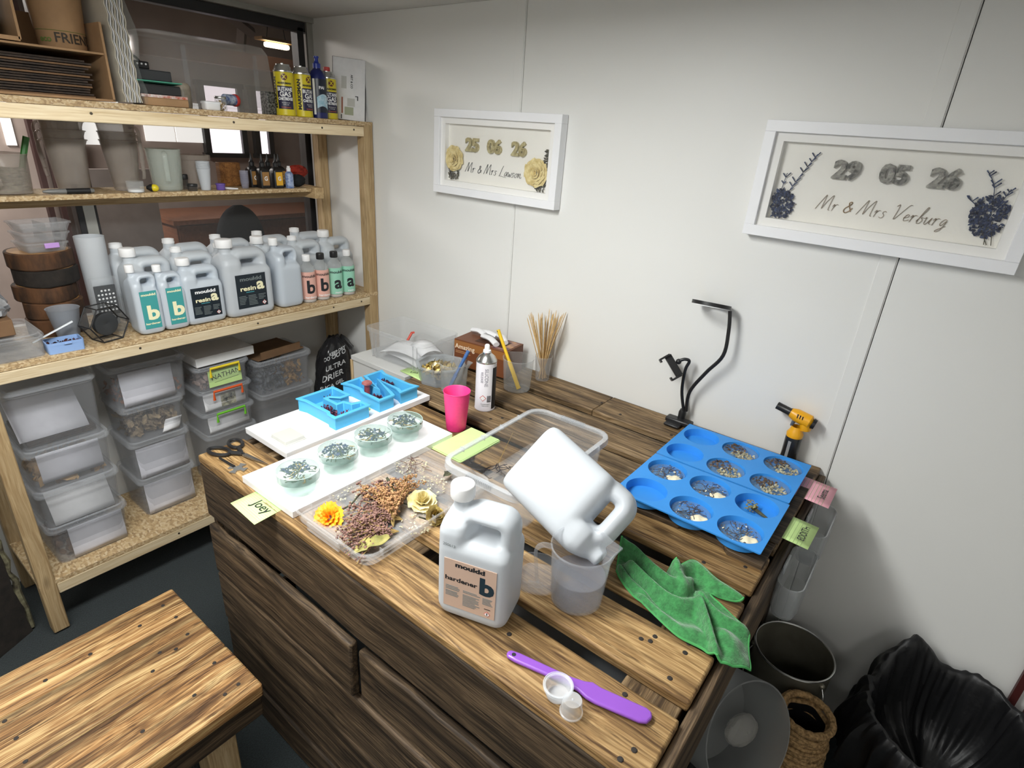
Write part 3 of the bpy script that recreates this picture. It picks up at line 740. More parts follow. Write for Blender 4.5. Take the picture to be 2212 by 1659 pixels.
# ------------------------------------------------------------------ left end of the middle shelf
M_CLEAR = mat('clear_plastic', srgb(200, 205, 208), 0.2, alpha=0.16, edge=0.5)
M_CLEARD = mat('clear_plastic_scuffed', srgb(190, 192, 194), 0.35, alpha=0.32, edge=0.45, var=0.1, vscale=20)
M_FROST = mat('frosted_plastic', srgb(214, 218, 222), 0.4, alpha=1.1, edge=0.3, trans=0.3)
M_KRAFT = mat('kraft_card', srgb(160, 126, 90), 0.8, var=0.12, vscale=14, bump=0.2, bscale=60)
M_KRAFTD = mat('kraft_card_dark', srgb(112, 84, 58), 0.85, var=0.15, vscale=14)
def tub_bm(w, d, h, t=0.003, r=0.02, taper=0.9, rim=0.006, rimh=0.008, floor=0.003):
    """open box: outer wall, rolled rim, inner wall, floor"""
    bm = B()
    loft(bm, [rr(w * taper, d * taper, r, z=0), rr(w, d, r * 1.1, z=h - rimh), rr(w + 2 * rim, d + 2 * rim, r * 1.2, z=h - rimh), rr(w + 2 * rim, d + 2 * rim, r * 1.2, z=h), rr(w - 2 * t, d - 2 * t, r, z=h),
              rr(w * taper - 2 * t, d * taper - 2 * t, r * 0.9, z=floor)])
    return bm
def lid_bm(w, d, h=0.016, r=0.025):
    bm = B()
    loft(bm, [rr(w, d, r, z=0), rr(w, d, r, z=h * 0.55), rr(w - 0.006, d - 0.006, r, z=h), rr(w - 0.022, d - 0.022, r, z=h), rr(w - 0.028, d - 0.028, r * 0.9, z=h * 0.55)], cap0=False)
    return bm
t = thing('clear_box', 'clear lidded box at the left end of the middle shelf', 'box', (0.28, -1.328, SZ), Q)
ob('box_body', tub_bm(0.13, 0.2, 0.062, rim=0.003, taper=0.96), M_CLEARD, t); ob('lid', lid_bm(0.142, 0.212, 0.012), M_CLEARD, t, (0, 0, 0.0605))
t = thing('carton', 'small brown carton on top of the left clear box', 'carton', (0.3, -1.355, SZ + 0.0735), Q)
ob('carton_body', box(B(), (0, 0, 0.023), (0.07, 0.12, 0.046)), M_KRAFTD, t, bevel=0.002); ob('carton_flap', box(B(), (0, 0, 0.047), (0.068, 0.118, 0.002)), M_KRAFTD, t)
M_FOIL = mat('foil_bag', srgb(196, 198, 202), 0.25, metal=0.6, bump=0.8, bscale=90, var=0.3, vscale=60)
bm = B(); ball(bm, (0, 0, 0.03), 0.055, 20, 12, (0.9, 0.9, 0.65))
for v in bm.verts: v.co += Vector((random.uniform(-1, 1), random.uniform(-1, 1), random.uniform(-1, 1))) * 0.006
for v in bm.verts: v.co.z = max(v.co.z, 0.0)
o = ob('foil_bag', bm, M_FOIL, None, (0.3, -1.355, SZ + 0.122), smooth=15); tag(o, 'crumpled silver foil bag on the small brown carton', 'bag')
t = thing('kraft_packet', 'brown kraft packet in clear wrap leaning left of the log slices', 'packet', (0.2, -1.335, SZ + 0.003), rot=(0, -0.12, 0.2))
ob('packet_body', box(B(), (-0.04, -0.01, 0.105), (0.05, 0.12, 0.19)), M_KRAFT, t, bevel=0.006); ob('wrap', box(B(), (-0.04, -0.01, 0.106), (0.056, 0.128, 0.2)), M_CLEAR, t, bevel=0.01)
# log slices
M_LOGB = mat('log_bark', srgb(92, 60, 34), 0.85, col2=srgb(34, 22, 14), vscale=22, bump=1.0, bscale=50, stretch=(1, 1, 0.35))
M_LOGT = mat('log_face', srgb(170, 128, 74), 0.7, col2=srgb(104, 70, 40), vscale=9)
zz = SZ
for i, (r, h, lb, dx) in enumerate(((0.082, 0.056, 'lowest log slice, bark edged, at the bottom of its stack', 0.0), (0.08, 0.055, 'second log slice from the bottom of the stack', 0.004), (0.085, 0.052, 'third log slice, golden topped, above the grey cup', -0.003), (0.086, 0.052, 'blackened log slice just below the top of the stack', 0.004), (0.088, 0.052, 'topmost log slice under the stacked clear trays', 0.0))):
    t = thing('log_slice', lb, 'log slice', (0.135 + dx, -1.165 + dx, zz), group='stack of log slices')
    n = 30; ph = random.random() * 6
    ring = lambda k, z: [(k * r * (1 + 0.06 * math.sin(3 * 2 * PI * q / n + ph) + random.uniform(-0.02, 0.02)) * math.cos(2 * PI * q / n), k * r * (1 + 0.06 * math.sin(3 * 2 * PI * q / n + ph)) * math.sin(2 * PI * q / n), z) for q in range(n)]
    bm = B(); loft(bm, [ring(0.97, 0.0), ring(1, 0.004), ring(1.0, h * 0.5), ring(1.0, h - 0.004), ring(0.96, h - 0.0005)]); ob('bark_ring', bm, M_BARK if i == 3 else M_LOGB, t, smooth=25)
    bm = B(); lathe(bm, [(r * 0.9, 0), (r * 0.9, 0.0012), (0, 0.0012)], 28); ob('cut_face', bm, M_LOGT, t, (0, 0, h - 0.0008))
    zz += h + 0.001
# stacked clear trays with purple clip
for k in range(3):
    t = thing('clear_tray', ['bottom clear tray with purple clip on the log slices', 'middle clear tray of the stack on the log slices', 'top clear tray of the stack on the log slices'][k], 'tray', (0.15, -1.158 + 0.004 * k, zz + 0.0305 * k), Q + 0.1, group='stacked clear trays')
    ob('tray_body', tub_bm(0.115 + 0.012 * k, 0.1, 0.029, taper=0.86, rim=0.003, rimh=0.005, r=0.008), M_CLEARD, t)
    if k == 0: ob('clip', box(B(), (0.01, -0.055, 0.02), (0.04, 0.006, 0.016)), mat('clip_purple', srgb(190, 150, 214), 0.4), t, bevel=0.002)
    else: ob('divider', box(B(), (0.0, 0, 0.015), (0.002, 0.09, 0.022)), M_CLEARD, t)
# frosted tube, display block, hex vase, grey cup, blue tray
bm = B(); lathe(bm, [(0.0, 0.002), (0.036, 0.0), (0.0375, 0.005), (0.0435, 0.305), (0.0415, 0.305), (0.0355, 0.006)], 32)
o = ob('frosted_tube', bm, M_FROST, None, (0.158, -1.026, SZ)); tag(o, 'tall frosted plastic tube left of the jerricans', 'tube')
t = thing('display_block', 'small clear block holding a black dotted insert', 'display', (0.262, -1.045, SZ), Q + 0.05)
ob('clear_case', box(B(), (0, 0, 0.093), (0.075, 0.03, 0.186)), M_CLEAR, t, bevel=0.002)
di = ob('dotted_insert', box(B(), (0, 0, 0.11), (0.062, 0.006, 0.10)), M_BLACK, t)
bm = B(); lathe(bm, [(0, 0.001), (0.003, 0.0004), (0.0035, 0)], 8); dm = None
for i in range(5):
    for j in range(6):
        if (j == 5 and i in (0, 4)): continue
        if dm is None: dm = ob('dot', bm, M_CAPW, di, (-0.022 + i * 0.011, -0.0036, 0.076 + j * 0.0135), FACE_NY)
        else:
            c = dm.copy(); COL.objects.link(c); c.parent = di; c.location = (-0.022 + i * 0.011, -0.0036, 0.076 + j * 0.0135)
t = thing('hexagonal_vase', 'hexagonal glass vase with black rims lying on its side', 'vase', (0.335, -1.088, SZ + 0.002), Q + 0.25)
def hexr(r, y): return [(r * math.cos(PI / 3 * k), y, r * math.sin(PI / 3 * k) + 0.056) for k in range(6)]
bm = B(); loft(bm, [hexr(0.063, -0.028), hexr(0.063, 0.03)], False, True); ob('glass_body', bm, mat('smoked_glass', srgb(120, 122, 122), 0.1, alpha=0.22, edge=0.5), t, smooth=0)
for k in range(6):
    for yy in (-0.028, 0.03):
        a, b = hexr(0.063, yy)[k], hexr(0.063, yy)[(k + 1) % 6]; bm = B(); tube(bm, [a, b], 0.0022, 6); ob('rim_bar', bm, M_BLACK, t)
    a, b = hexr(0.063, -0.028)[k], hexr(0.063, 0.03)[k]; bm = B(); tube(bm, [a, b], 0.0018, 6); ob('edge_bar', bm, M_BLACK, t)
bm = B(); lathe(bm, [(0, 0.0), (0.034, 0.0), (0.037, 0.006), (0.037, 0.022), (0.03, 0.024), (0, 0.018)], 32); ob('dark_disc', bm, mat('charcoal_disc', srgb(48, 50, 52), 0.5, var=0.1), t, (0, 0.012, 0.052), (PI / 2, 0, 0))
bm = B(); lathe(bm, [(0.0, 0.002), (0.027, 0.0), (0.028, 0.004), (0.044, 0.108), (0.046, 0.11), (0.042, 0.108), (0.026, 0.005)], 32)
o = ob('measuring_cup', bm, mat('cup_grey', srgb(176, 182, 190), 0.4, trans=0.3, alpha=0.75), None, (0.275, -1.175, SZ)); tag(o, 'grey translucent cup in front of the log slices', 'cup')
t = thing('blue_tray', 'pale blue box of dried dark red petals on the middle shelf', 'tray', (0.352, -1.213, SZ), Q - 0.05)
ob('tray_body', tub_bm(0.095, 0.062, 0.034, taper=0.97, rim=0.0005, r=0.006), mat('pastel_blue', srgb(138, 168, 214), 0.45), t); ob('catch', box(B(), (0.005, -0.034, 0.029), (0.02, 0.006, 0.004)), mat('pastel_blue', srgb(138, 168, 214), 0.45), t, bevel=0.001)
def petals(n, sx, sy, sz, size, seed, thin=0.3):
    rnd = random.Random(seed); bm = B()
    for i in range(n):
        c = Vector((rnd.uniform(-sx, sx), rnd.uniform(-sy, sy), rnd.random() ** 1.3 * sz)); s = size * rnd.uniform(0.6, 1.3)
        rot = Euler((rnd.uniform(0, 3), rnd.uniform(0, 3), rnd.uniform(0, 6))).to_matrix()
        pts = [Vector((-s, 0, 0)), Vector((-0.3 * s, 0.5 * s, thin * s)), Vector((0.6 * s, 0.45 * s, 0)), Vector((s, 0, thin * s)), Vector((0.5 * s, -0.5 * s, 0)), Vector((-0.4 * s, -0.45 * s, thin * s * 0.7))]
        poly(bm, [c + rot @ p for p in pts])
    return bm
M_REDP = mat('petal_dark_red', srgb(74, 24, 22), 0.7, col2=srgb(34, 12, 14), vscale=40)
o = ob('dried_petals', petals(150, 0.025, 0.04, 0.018, 0.007, 3), M_REDP, None, (0.352, -1.213, SZ + 0.008), (0, 0, -0.05), smooth=0); tag(o, 'dark red dried petals heaped in the pale blue box', 'petals', kind='stuff')
bm = B(); loft(bm, [[(-0.06, -0.008, 0), (-0.06, 0.008, 0), (-0.06, 0.006, 0.004), (-0.06, -0.006, 0.004)], [(0.06, -0.005, 0), (0.06, 0.005, 0), (0.06, 0.004, 0.006), (0.06, -0.004, 0.006)]])
o = ob('clear_scoop', bm, M_FROST, None, (0.348, -1.23, SZ + 0.058), (-0.25, -0.38, Q), bevel=0.001); tag(o, 'clear plastic stick lying across the pale blue box', 'scoop')

# ------------------------------------------------------------------ half shelf: jugs and small bottles
HZ = 1.4278
M_JUG = mat('jug_clear', srgb(176, 166, 156), 0.2, alpha=0.55, edge=0.5, var=0.1, vscale=15)
def jug(name, label, loc, r0, r1, h, rz=0.0, material=None, group=None, handle=True, spout=True, hz=1.0, t_=0.0015):
    t = thing(name, label, 'jug', loc, rz, group); material = material or M_JUG
    n = 36; rings = []
    def ring(r, z, sp=0.0):
        out = []
        for i in range(n):
            a = 2 * PI * i / n; k = r
            if spout and sp:
                d = abs((a - PI + PI) % (2 * PI) - PI) if False else min(abs(a - PI), 2 * PI - abs(a - PI))
                k += sp * max(0, 1 - d / 0.42) ** 1.5
            out.append((k * math.cos(a), k * math.sin(a), z))
        return out
    sp = r1 * 0.26
    bm = B(); loft(bm, [ring(r0 * 0.93, 0), ring(r0, h * 0.03), ring(r0 + (r1 - r0) * 0.8, h * 0.8, 0), ring(r1, h, sp), ring(r1 + 0.0018, h + 0.0005, sp), ring(r1 + 0.0018, h - 0.003, sp), ring(r1 - t_, h - 0.002, sp), ring(r0 + (r1 - r0) * 0.8 - t_, h * 0.8), ring(r0 - t_, h * 0.035)])
    ob('jug_wall', bm, material, t)
    if handle:
        bm = B(); x1 = r1
        path = smooth_path([(x1 - 0.002, 0, h * 0.93), (x1 + r1 * 0.28, 0, h * 0.95), (x1 + r1 * 0.48, 0, h * 0.84), (x1 + r1 * 0.42, 0, h * 0.55), (x1 + r1 * 0.36, 0, h * (0.32 if hz == 1 else 0.2)), (x1 + r1 * 0.30, 0, h * (0.27 if hz == 1 else 0.15))], 4)
        tube(bm, path, [r1 * 0.13] * len(path), 8, flat=0.45); ob('handle', bm, material, t)
    return t
zst = 0.026
for k in range(3):
    jug('stacked_jug', ['lowest', 'middle', 'topmost'][k] + ' jug of the left nested pile on the half shelf', (0.13, -1.025, HZ + zst * k), 0.044, 0.056, 0.16 - 0.0 * k, rz=-2.4, group='nested clear jugs')
for k in range(3):
    jug('stacked_jug', ['lowest', 'middle', 'topmost'][k] + ' jug of the right nested pile on the half shelf', (0.13, -0.871, HZ + zst * k), 0.038, 0.055, 0.16, rz=0.5, group='nested clear jugs')
t = jug('clear_jug', 'pale clear jug with its handle to the front', (0.155, -0.746, HZ), 0.047, 0.055, 0.138, rz=-0.35, material=mat('jug_pale', srgb(196, 204, 196), 0.25, alpha=0.6, edge=0.4))
t = jug('glass_jug', 'wide jug of patterned dried stems at the far left of the half shelf', (0.14, -1.200, HZ), 0.06, 0.066, 0.115, rz=-0.4, handle=True)
bm = B()
for z in range(9):
    pts = [((0.05 + 0.004 * math.sin(5 * a + z)) * math.cos(a), (0.05 + 0.004 * math.cos(4 * a + 2 * z)) * math.sin(a), 0.008 + z * 0.0075 + 0.003 * math.sin(3 * a + z * 2)) for a in [2 * PI * k / 26 for k in range(26)]]
    tube(bm, pts, 0.0045, 6, closed=True)
o = ob('coiled_stems', bm, mat('stems', srgb(150, 150, 126), 0.8, col2=srgb(70, 78, 66), vscale=60), None, (0.14, -1.200, HZ + 0.002)); tag(o, 'grey green coiled stems inside the left wide jug', 'stems', kind='stuff')
bm = B(); tube(bm, smooth_path([(0, 0, 0), (0.004, 0.012, 0.05), (0.0, 0.028, 0.1), (0.0, 0.045, 0.15)], 5), 0.0085, 8); 
o = ob('green_stirrer', bm, mat('stirrer_green', srgb(44, 104, 40), 0.5, var=0.2), None, (0.15, -1.170, HZ + 0.012), smooth=40); tag(o, 'green stick standing in the left wide jug', 'stick')
t = thing('clear_bucket', 'round clear bucket behind the white cup stack', 'bucket', (0.1, -0.626, HZ))
bm = B(); lathe(bm, [(0, 0.002), (0.05, 0.0), (0.052, 0.004), (0.06, 0.1), (0.064, 0.102), (0.064, 0.118), (0.059, 0.118), (0.05, 0.006)], 36); ob('bucket_wall', bm, M_JUG, t)
for k in range(5):
    bm = B(); lathe(bm, [(0, 0.001), (0.0165, 0), (0.0235, 0.075), (0.025, 0.076), (0.0225, 0.075), (0.0155, 0.002)], 24)
    o = ob('clear_cup', bm, M_FROST, None, (0.19, -0.630, HZ + 0.0005 + 0.006 * k)); tag(o, ['outermost', 'second', 'third', 'fourth', 'innermost'][k] + ' cup of the nested frosted cup stack', 'cup', 'nested frosted cups')
def pot(name, label, cat, loc, r, h, body, lidm=None, lidh=0.012):
    t = thing(name, label, cat, loc)
    bm = B(); lathe(bm, [(0, 0.0), (r * 0.94, 0), (r, 0.003), (r, h), (0, h)], 24); ob('pot_body', bm, body, t)
    if lidm: ob('lid', cap_bm(r * 1.06, lidh), lidm, t, (0, 0, h), smooth=50)
    return t
M_PURP = mat('purple_tub', srgb(98, 74, 150), 0.4)
pot('black_pot', 'small smoky pot with black lid left of the frosted cups', 'pot', (0.2, -0.683, HZ), 0.016, 0.014, mat('smoky_pot', srgb(60, 62, 64), 0.2, alpha=0.6), M_BLACK, 0.01)
pot('black_pot', 'taller black capped bottle behind the smoky pot', 'pot', (0.15, -0.686, HZ), 0.012, 0.035, mat('smoky_pot', srgb(60, 62, 64), 0.2, alpha=0.6), M_BLACK, 0.018)
pot('purple_pot', 'small purple pot right of the frosted cups', 'pot', (0.2, -0.579, HZ), 0.0155, 0.018, M_PURP, M_PURP, 0.006)
t = pot('glass_jar', 'small glass jar of white grains in front of the right jugs', 'jar', (0.2, -0.871, HZ), 0.026, 0.036, M_PET)
bm = B(); lathe(bm, [(0, 0.002), (0.023, 0.002), (0.0235, 0.01), (0, 0.012)], 20); o = ob('white_grains', bm, M_CAPW, None, (0.2, -0.871, HZ)); tag(o, 'white grains at the bottom of the small glass jar', 'grains', kind='stuff')
t = thing('marker_bulb', 'yellow and black bulb lying on the half shelf', 'bulb', (0.202, -0.812, HZ + 0.0125), rot=(0, PI / 2, 0.9))
bm = B(); ball(bm, (0, 0, 0), 0.0125, 14, 10, (1, 1, 1.1)); ob('yellow_end', bm, mat('bulb_yellow', srgb(220, 200, 40), 0.35), t)
bm = B(); lathe(bm, [(0.0118, -0.004), (0.0124, -0.012), (0.006, -0.024), (0.0, -0.024)], 14); ob('black_end', bm, M_BLACK, t)
t = thing('craft_knife', 'black and clear craft pen lying at the front of the half shelf', 'pen', (0.205, -1.062, HZ + 0.009), rot=(0, 0, Q))
bm = B(); tube(bm, [(-0.07, 0, 0), (-0.055, 0, 0), (-0.01, 0, 0)], [0.003, 0.007, 0.008], 12); ob('clear_barrel', bm, mat('pen_grey', srgb(110, 110, 108), 0.3), t)
bm = B(); tube(bm, [(-0.01, 0, 0), (0.055, 0, 0)], [0.0086, 0.0086], 12); ob('black_grip', bm, M_BLACK, t)
bm = B(); tube(bm, [(0.055, 0, 0), (0.066, 0, 0)], [0.008, 0.006], 12); ob('grey_end', bm, mat('pen_grey', srgb(110, 110, 108), 0.3), t)
bm = B()
for k in range(5): tube(bm, [(0, -0.006 + 0.003 * k, 0.004 + 0.002 * (k % 2)), (0.02, 0.03 + 0.004 * k, 0.003)], 0.003, 6)
o = ob('paper_rolls', bm, M_PAPER, None, (0.185, -0.561, HZ)); tag(o, 'white paper twists beside the purple pot', 'paper')
o = ob('wood_block', box(B(), (0, 0, 0.045), (0.03, 0.085, 0.09)), wood('block_wood', srgb(170, 120, 66), srgb(146, 98, 52), srgb(96, 60, 32), grain=1), None, (0.075, -0.477, HZ), bevel=0.002); tag(o, 'brown wood block behind the small cups', 'block')
for k in range(6):
    bm = B(); lathe(bm, [(0, 0.001), (0.0125, 0), (0.0165, 0.028), (0.0175, 0.0285), (0.0155, 0.028), (0.0118, 0.002)], 20)
    o = ob('small_cup', bm, mat('cup_grey_clear', srgb(176, 176, 192), 0.2, alpha=0.4), None, (0.17, -0.466, HZ + 0.0005 + k * 0.0075)); tag(o, ['lowest', 'second', 'third', 'fourth', 'fifth', 'topmost'][k] + ' small clear cup stacked by the dropper bottles', 'cup', 'stack of small clear cups')
M_YEL = mat('label_yellow', srgb(222, 168, 40), 0.5)
for (x, y, lb, c) in ((0.13, -0.408, 'black dropper bottle with brown label, leftmost of the group', srgb(150, 110, 60)), (0.17, -0.387, 'black dropper bottle with brown label, in front of the leftmost', srgb(150, 110, 60)), (0.135, -0.341, 'black dropper bottle at the back of the group', srgb(190, 140, 60)), (0.18, -0.334, 'black dropper bottle with bright yellow label', srgb(222, 168, 40)), (0.135, -0.292, 'black dropper bottle behind the blue one', srgb(190, 140, 60))):
    t = thing('dropper_bottle', lb, 'bottle', (x, y, HZ), Q, 'black dropper bottles')
    t.scale = (1.12, 1.12, 1.22)
    bm = B(); loft(bm, [rr(0.036, 0.036, 0.006, z=0), rr(0.038, 0.038, 0.008, z=0.003), rr(0.038, 0.038, 0.008, z=0.055), rr(0.026, 0.026, 0.01, z=0.064), rr(0.016, 0.016, 0.007, z=0.067)]); ob('bottle_body', bm, M_BLACK, t)
    bm = B(); lathe(bm, [(0.009, 0.066), (0.0095, 0.078), (0.006, 0.082), (0.0045, 0.088), (0.0015, 0.106), (0, 0.106)], 14); ob('dropper_tip', bm, M_BLACK, t)
    dl = ob('label_sticker', box(B(), (0, -0.0194, 0.03), (0.026, 0.0008, 0.042)), mat('lab_%d' % int(c[0] * 1000), c, 0.5), t, smooth=0)
    text('letter_print', 'G', 0.018, M_CAPW, dl, (0, -0.0202, 0.03), FACE_NY, bold=0.0005)
t = thing('blue_bottle', 'small blue labelled bottle with white cap on the half shelf', 'bottle', (0.2, -0.289, HZ))
bm = B(); lathe(bm, [(0, 0), (0.016, 0), (0.0165, 0.003), (0.0165, 0.055), (0.01, 0.064), (0.007, 0.066)], 20); ob('bottle_body', bm, mat('blue_label', srgb(84, 108, 160), 0.4, col2=srgb(170, 186, 214), vscale=90), t)
bm = B(); lathe(bm, [(0.008, 0.064), (0.0085, 0.078), (0.006, 0.08), (0.006, 0.086), (0, 0.086)], 14); ob('cap', bm, M_CAPW, t)
def crumple(n, r, sq, amp, seed, u=22, v=14):
    rnd = random.Random(seed); bm = B(); ball(bm, (0, 0, 0), r, u, v, sq)
    for q in bm.verts: q.co *= 1 + rnd.uniform(-amp, amp)
    return bm
o = ob('red_rag', crumple(0, 0.045, (0.7, 1.0, 0.55), 0.16, 5), mat('red_cloth', srgb(150, 42, 26), 0.9, var=0.3), None, (0.12, -0.200, HZ + 0.058), smooth=20); tag(o, 'crumpled red rag bundle at the right end of the half shelf', 'rag')
o = ob('black_pouch', crumple(0, 0.04, (0.7, 0.9, 0.62), 0.08, 6), mat('black_cloth', srgb(22, 26, 30), 0.9, var=0.3), None, (0.165, -0.232, HZ + 0.026), smooth=25); tag(o, 'black pouch below the red rag', 'pouch')
# ------------------------------------------------------------------ top shelf
PZ = 1.7005
M_CARDB = mat('card_edge_dark', srgb(70, 54, 42), 0.8, col2=srgb(30, 24, 20), vscale=20)
t = thing('card_carton', 'open brown carton on its side holding flat card sheets', 'carton', (0.2, -1.182, PZ))
cw = 0.48
for nm, c, s in (('carton_base', (0, -0.0, 0.004), (0.34, cw, 0.006)), ('carton_divider', (0, -0.0, 0.125), (0.33, cw, 0.005)), ('carton_side', (0, cw / 2 - 0.003, 0.105), (0.34, 0.006, 0.2)), ('carton_back', (-0.165, 0, 0.12), (0.006, cw, 0.23))):
    ob(nm, box(B(), c, s), M_KRAFT, t)
ORD = ['topmost', 'second', 'third', 'fourth', 'fifth', 'sixth', 'seventh', 'eighth', 'ninth', 'tenth', 'eleventh', 'twelfth', 'thirteenth', 'fourteenth', 'lowest']
for k in range(15):
    z = PZ + 0.009 + k * 0.0066
    o = ob('card_sheet', box(B(), (0, 0, 0), (0.29, 0.42, 0.0045)), M_CARDB if k % 4 else M_KRAFTD, None, (0.2 + random.uniform(-0.006, 0.012), -1.20 + random.uniform(-0.012, 0.012), z)); tag(o, 'flat brown card sheet in the open carton, ' + ('%s of its pile' % ORD[14 - k] if k in (0, 14) else '%s from the top of its pile' % ORD[14 - k]), 'card', 'pile of flat card sheets')
t = thing('kraft_carton', 'brown cardboard carton standing on the open carton', 'carton', (0.208, -1.29, PZ + 0.129))
ob('carton_body', box(B(), (0, 0, 0.006), (0.33, 0.3, 0.01)), M_KRAFT, t)
ob('carton_side', box(B(), (0, 0.15, 0.07), (0.33, 0.006, 0.13)), M_KRAFT, t); ob('black_liner', box(B(), (-0.02, -0.02, 0.075), (0.26, 0.28, 0.12)), M_BLACK, t)
t = thing('kraft_cup', 'brown paper cup printed with green and black eco lettering', 'cup', (0.26, -1.012, PZ + 0.129), Q)
bm = B(); lathe(bm, [(0, 0.003), (0.055, 0), (0.057, 0.003), (0.068, 0.17), (0.066, 0.17), (0.053, 0.004)], 36); cw_ = ob('cup_wall', bm, M_KRAFT, t)
def wrap_on(t, nm, s, size, z, m_, r, x0, sx=1.0, bold=0.0):
    me = cut_text(text_mesh(s, size, sx, bold).copy())
    for v in me.vertices:
        a = -PI / 2 + (v.co.x + x0) / r; zz_ = v.co.y
        v.co = (r * math.cos(a), r * math.sin(a), z + zz_)
    return ob(nm, me, m_, t, smooth=0)
wrap_on(cw_, 'print_word', 'FRIEND', 0.034, 0.026, mat('print_dark', srgb(52, 44, 34), 0.7), 0.0605, 0.022, 1.0, 0.0004)
wrap_on(cw_, 'print_word', 'eco', 0.022, 0.022, mat('print_green', srgb(90, 116, 50), 0.7), 0.0605, -0.058, 1.0, 0.0004)
bm = B(); tube(bm, [((0.0605) * math.cos(-PI / 2 + k), 0.0605 * math.sin(-PI / 2 + k), 0.044) for k in [-1.5 + 0.2 * q for q in range(15)]], 0.0006, 4); ob('print_rule', bm, mat('print_green', srgb(90, 116, 50), 0.7), t)
# white paper bundle in a plastic bag, leaning
t = thing('bagged_paper', 'bundle of wavy white paper strips in a clear bag, leaning', 'paper bundle', (0.238, -0.897, PZ), rot=(0.03, 0, 0))
for k in range(9):
    bm = B(); rings = []
    for i in range(24):
        z = 0.004 + 0.3 * i / 23; y = -0.022 + k * 0.0055 + 0.0022 * math.sin(i * 1.9 + k)
        rings.append([(-0.1, y, z), (0.14, y, z), (0.14, y + 0.0022, z), (-0.1, y + 0.0022, z)])
    loft(bm, rings); ob('paper_strip', bm, M_PAPER if k % 2 else mat('paper_cream', srgb(206, 196, 176), 0.8, var=0.1), t)
bm = B(); rings = []
for i in range(10):
    z = 0.002 + 0.31 * i / 9; w_ = 0.032 + 0.008 * math.sin(PI * i / 9)
    rings.append([(x * (0.155 + 0.004 * math.sin(i * 2)), y * w_ + 0.008 * math.sin(i * 1.3 + x), z) for x, y in ((-0.75, -1), (1, -0.8), (1.02, 0.6), (0.9, 1.1), (-0.75, 1))])
loft(bm, rings); ob('bag', bm, mat('bag_film', srgb(200, 206, 204), 0.15, alpha=0.12, edge=0.4), t, smooth=20)
# big clear tub and things in front of it
t = thing('clear_tub', 'large clear storage tub upside down on the top shelf', 'tub', (0.155, -0.57, PZ), Q)
bm = B(); loft(bm, [rr(0.50, 0.22, 0.02, z=0), rr(0.50, 0.22, 0.02, z=0.012), rr(0.47, 0.20, 0.03, z=0.014), rr(0.44, 0.19, 0.035, z=0.2), rr(0.42, 0.17, 0.04, z=0.222), rr(0.38, 0.14, 0.04, z=0.226)], cap0=False)
ob('tub_wall', bm, mat('tub_clear', srgb(186, 182, 178), 0.2, alpha=0.5, edge=0.6), t)
for sx_ in (-0.1, 0.15):
    bm = B(); loft(bm, [rr(0.02, 0.006, 0.002, cx=sx_, cy=-0.102, z=0.02), rr(0.014, 0.004, 0.002, cx=sx_, cy=-0.098, z=0.19)]); ob('tub_rib', bm, M_CLEAR, t)
def flatbox(name, label, cat, loc, s, m_, rz=0.0, bev=0.002, lid=None):
    t = thing(name, label, cat, loc, rz)
    ob('body', box(B(), (0, 0, s[2] / 2), s), m_, t, bevel=bev)
    ob('flap', box(B(), (s[0] * 0.02, 0, s[2] + 0.0006), (s[0] * 0.96, s[1] * 0.97, 0.0012)), lid or m_, t)
    return t
flatbox('kraft_box', 'flat brown card box at the front of the top shelf', 'box', (0.335, -0.80, PZ), (0.09, 0.13, 0.022), M_KRAFT, 0.0)
M_PATT = mat('patterned_paper', srgb(232, 228, 224), 0.6, col2=srgb(190, 90, 60), vscale=60)
o = ob('gift_tag_strip', box(B(), (0, 0, 0.004), (0.08, 0.14, 0.008)), M_PATT, None, (0.325, -0.80, PZ + 0.0235), (0, 0, 0.05)); tag(o, 'white strip with red and gold pattern on the flat brown box', 'strip')
flatbox('black_box', 'lower black presentation box below the teal sheet', 'box', (0.31, -0.82, PZ + 0.0325), (0.1, 0.15, 0.026), mat('box_black', (0.02, 0.02, 0.021), 0.6))
o = ob('teal_sheet', box(B(), (0, 0, 0.0015), (0.11, 0.13, 0.003)), mat('teal_card', srgb(70, 150, 126), 0.6), None, (0.325, -0.812, PZ + 0.062), (0, -0.08, 0.0)); tag(o, 'teal card sheet sandwiched between the black boxes', 'card')
flatbox('black_box', 'upper grey black presentation box above the teal sheet', 'box', (0.30, -0.82, PZ + 0.071), (0.1, 0.115, 0.028), mat('box_charcoal', srgb(52, 54, 56), 0.6))
t = thing('clip_lamp', 'small black clip lamp lying on the black boxes', 'lamp', (0.3, -0.845, PZ + 0.101))
ob('lamp_head', box(B(), (0.01, 0.01, 0.011), (0.03, 0.045, 0.022)), M_BLACK, t, bevel=0.004)
for k in (-1, 0, 1):
    bm = B(); ball(bm, (0.026, 0.01 + 0.012 * k, 0.014), 0.003, 8, 6); ob('led', bm, M_CAPW, t)
bm = B(); tube(bm, smooth_path([(0.01, 0.012, 0.02), (0, 0.004, 0.034), (0.0, -0.02, 0.04), (0, -0.05, 0.05)], 4), 0.0035, 6); ob('lamp_arm', bm, M_BLACK, t)
t = thing('sealing_film', 'pale wrapped roll beside the black boxes', 'roll', (0.28, -0.705, PZ + 0.0))
bm = B(); lathe(bm, [(0.012, 0), (0.024, 0), (0.026, 0.01), (0.026, 0.065), (0.02, 0.075), (0.01, 0.072)], 20); ob('roll_body', bm, mat('roll_film', srgb(150, 140, 124), 0.4, var=0.2, vscale=40), t); 
bm = B(); lathe(bm, [(0.011, 0.0), (0.011, 0.075)], 16, cap0=True, cap1=True); ob('roll_core', bm, M_KRAFT, t)
t = thing('white_tub', 'small white rounded tub near the jar of gold flakes', 'tub', (0.355, -0.652, PZ))
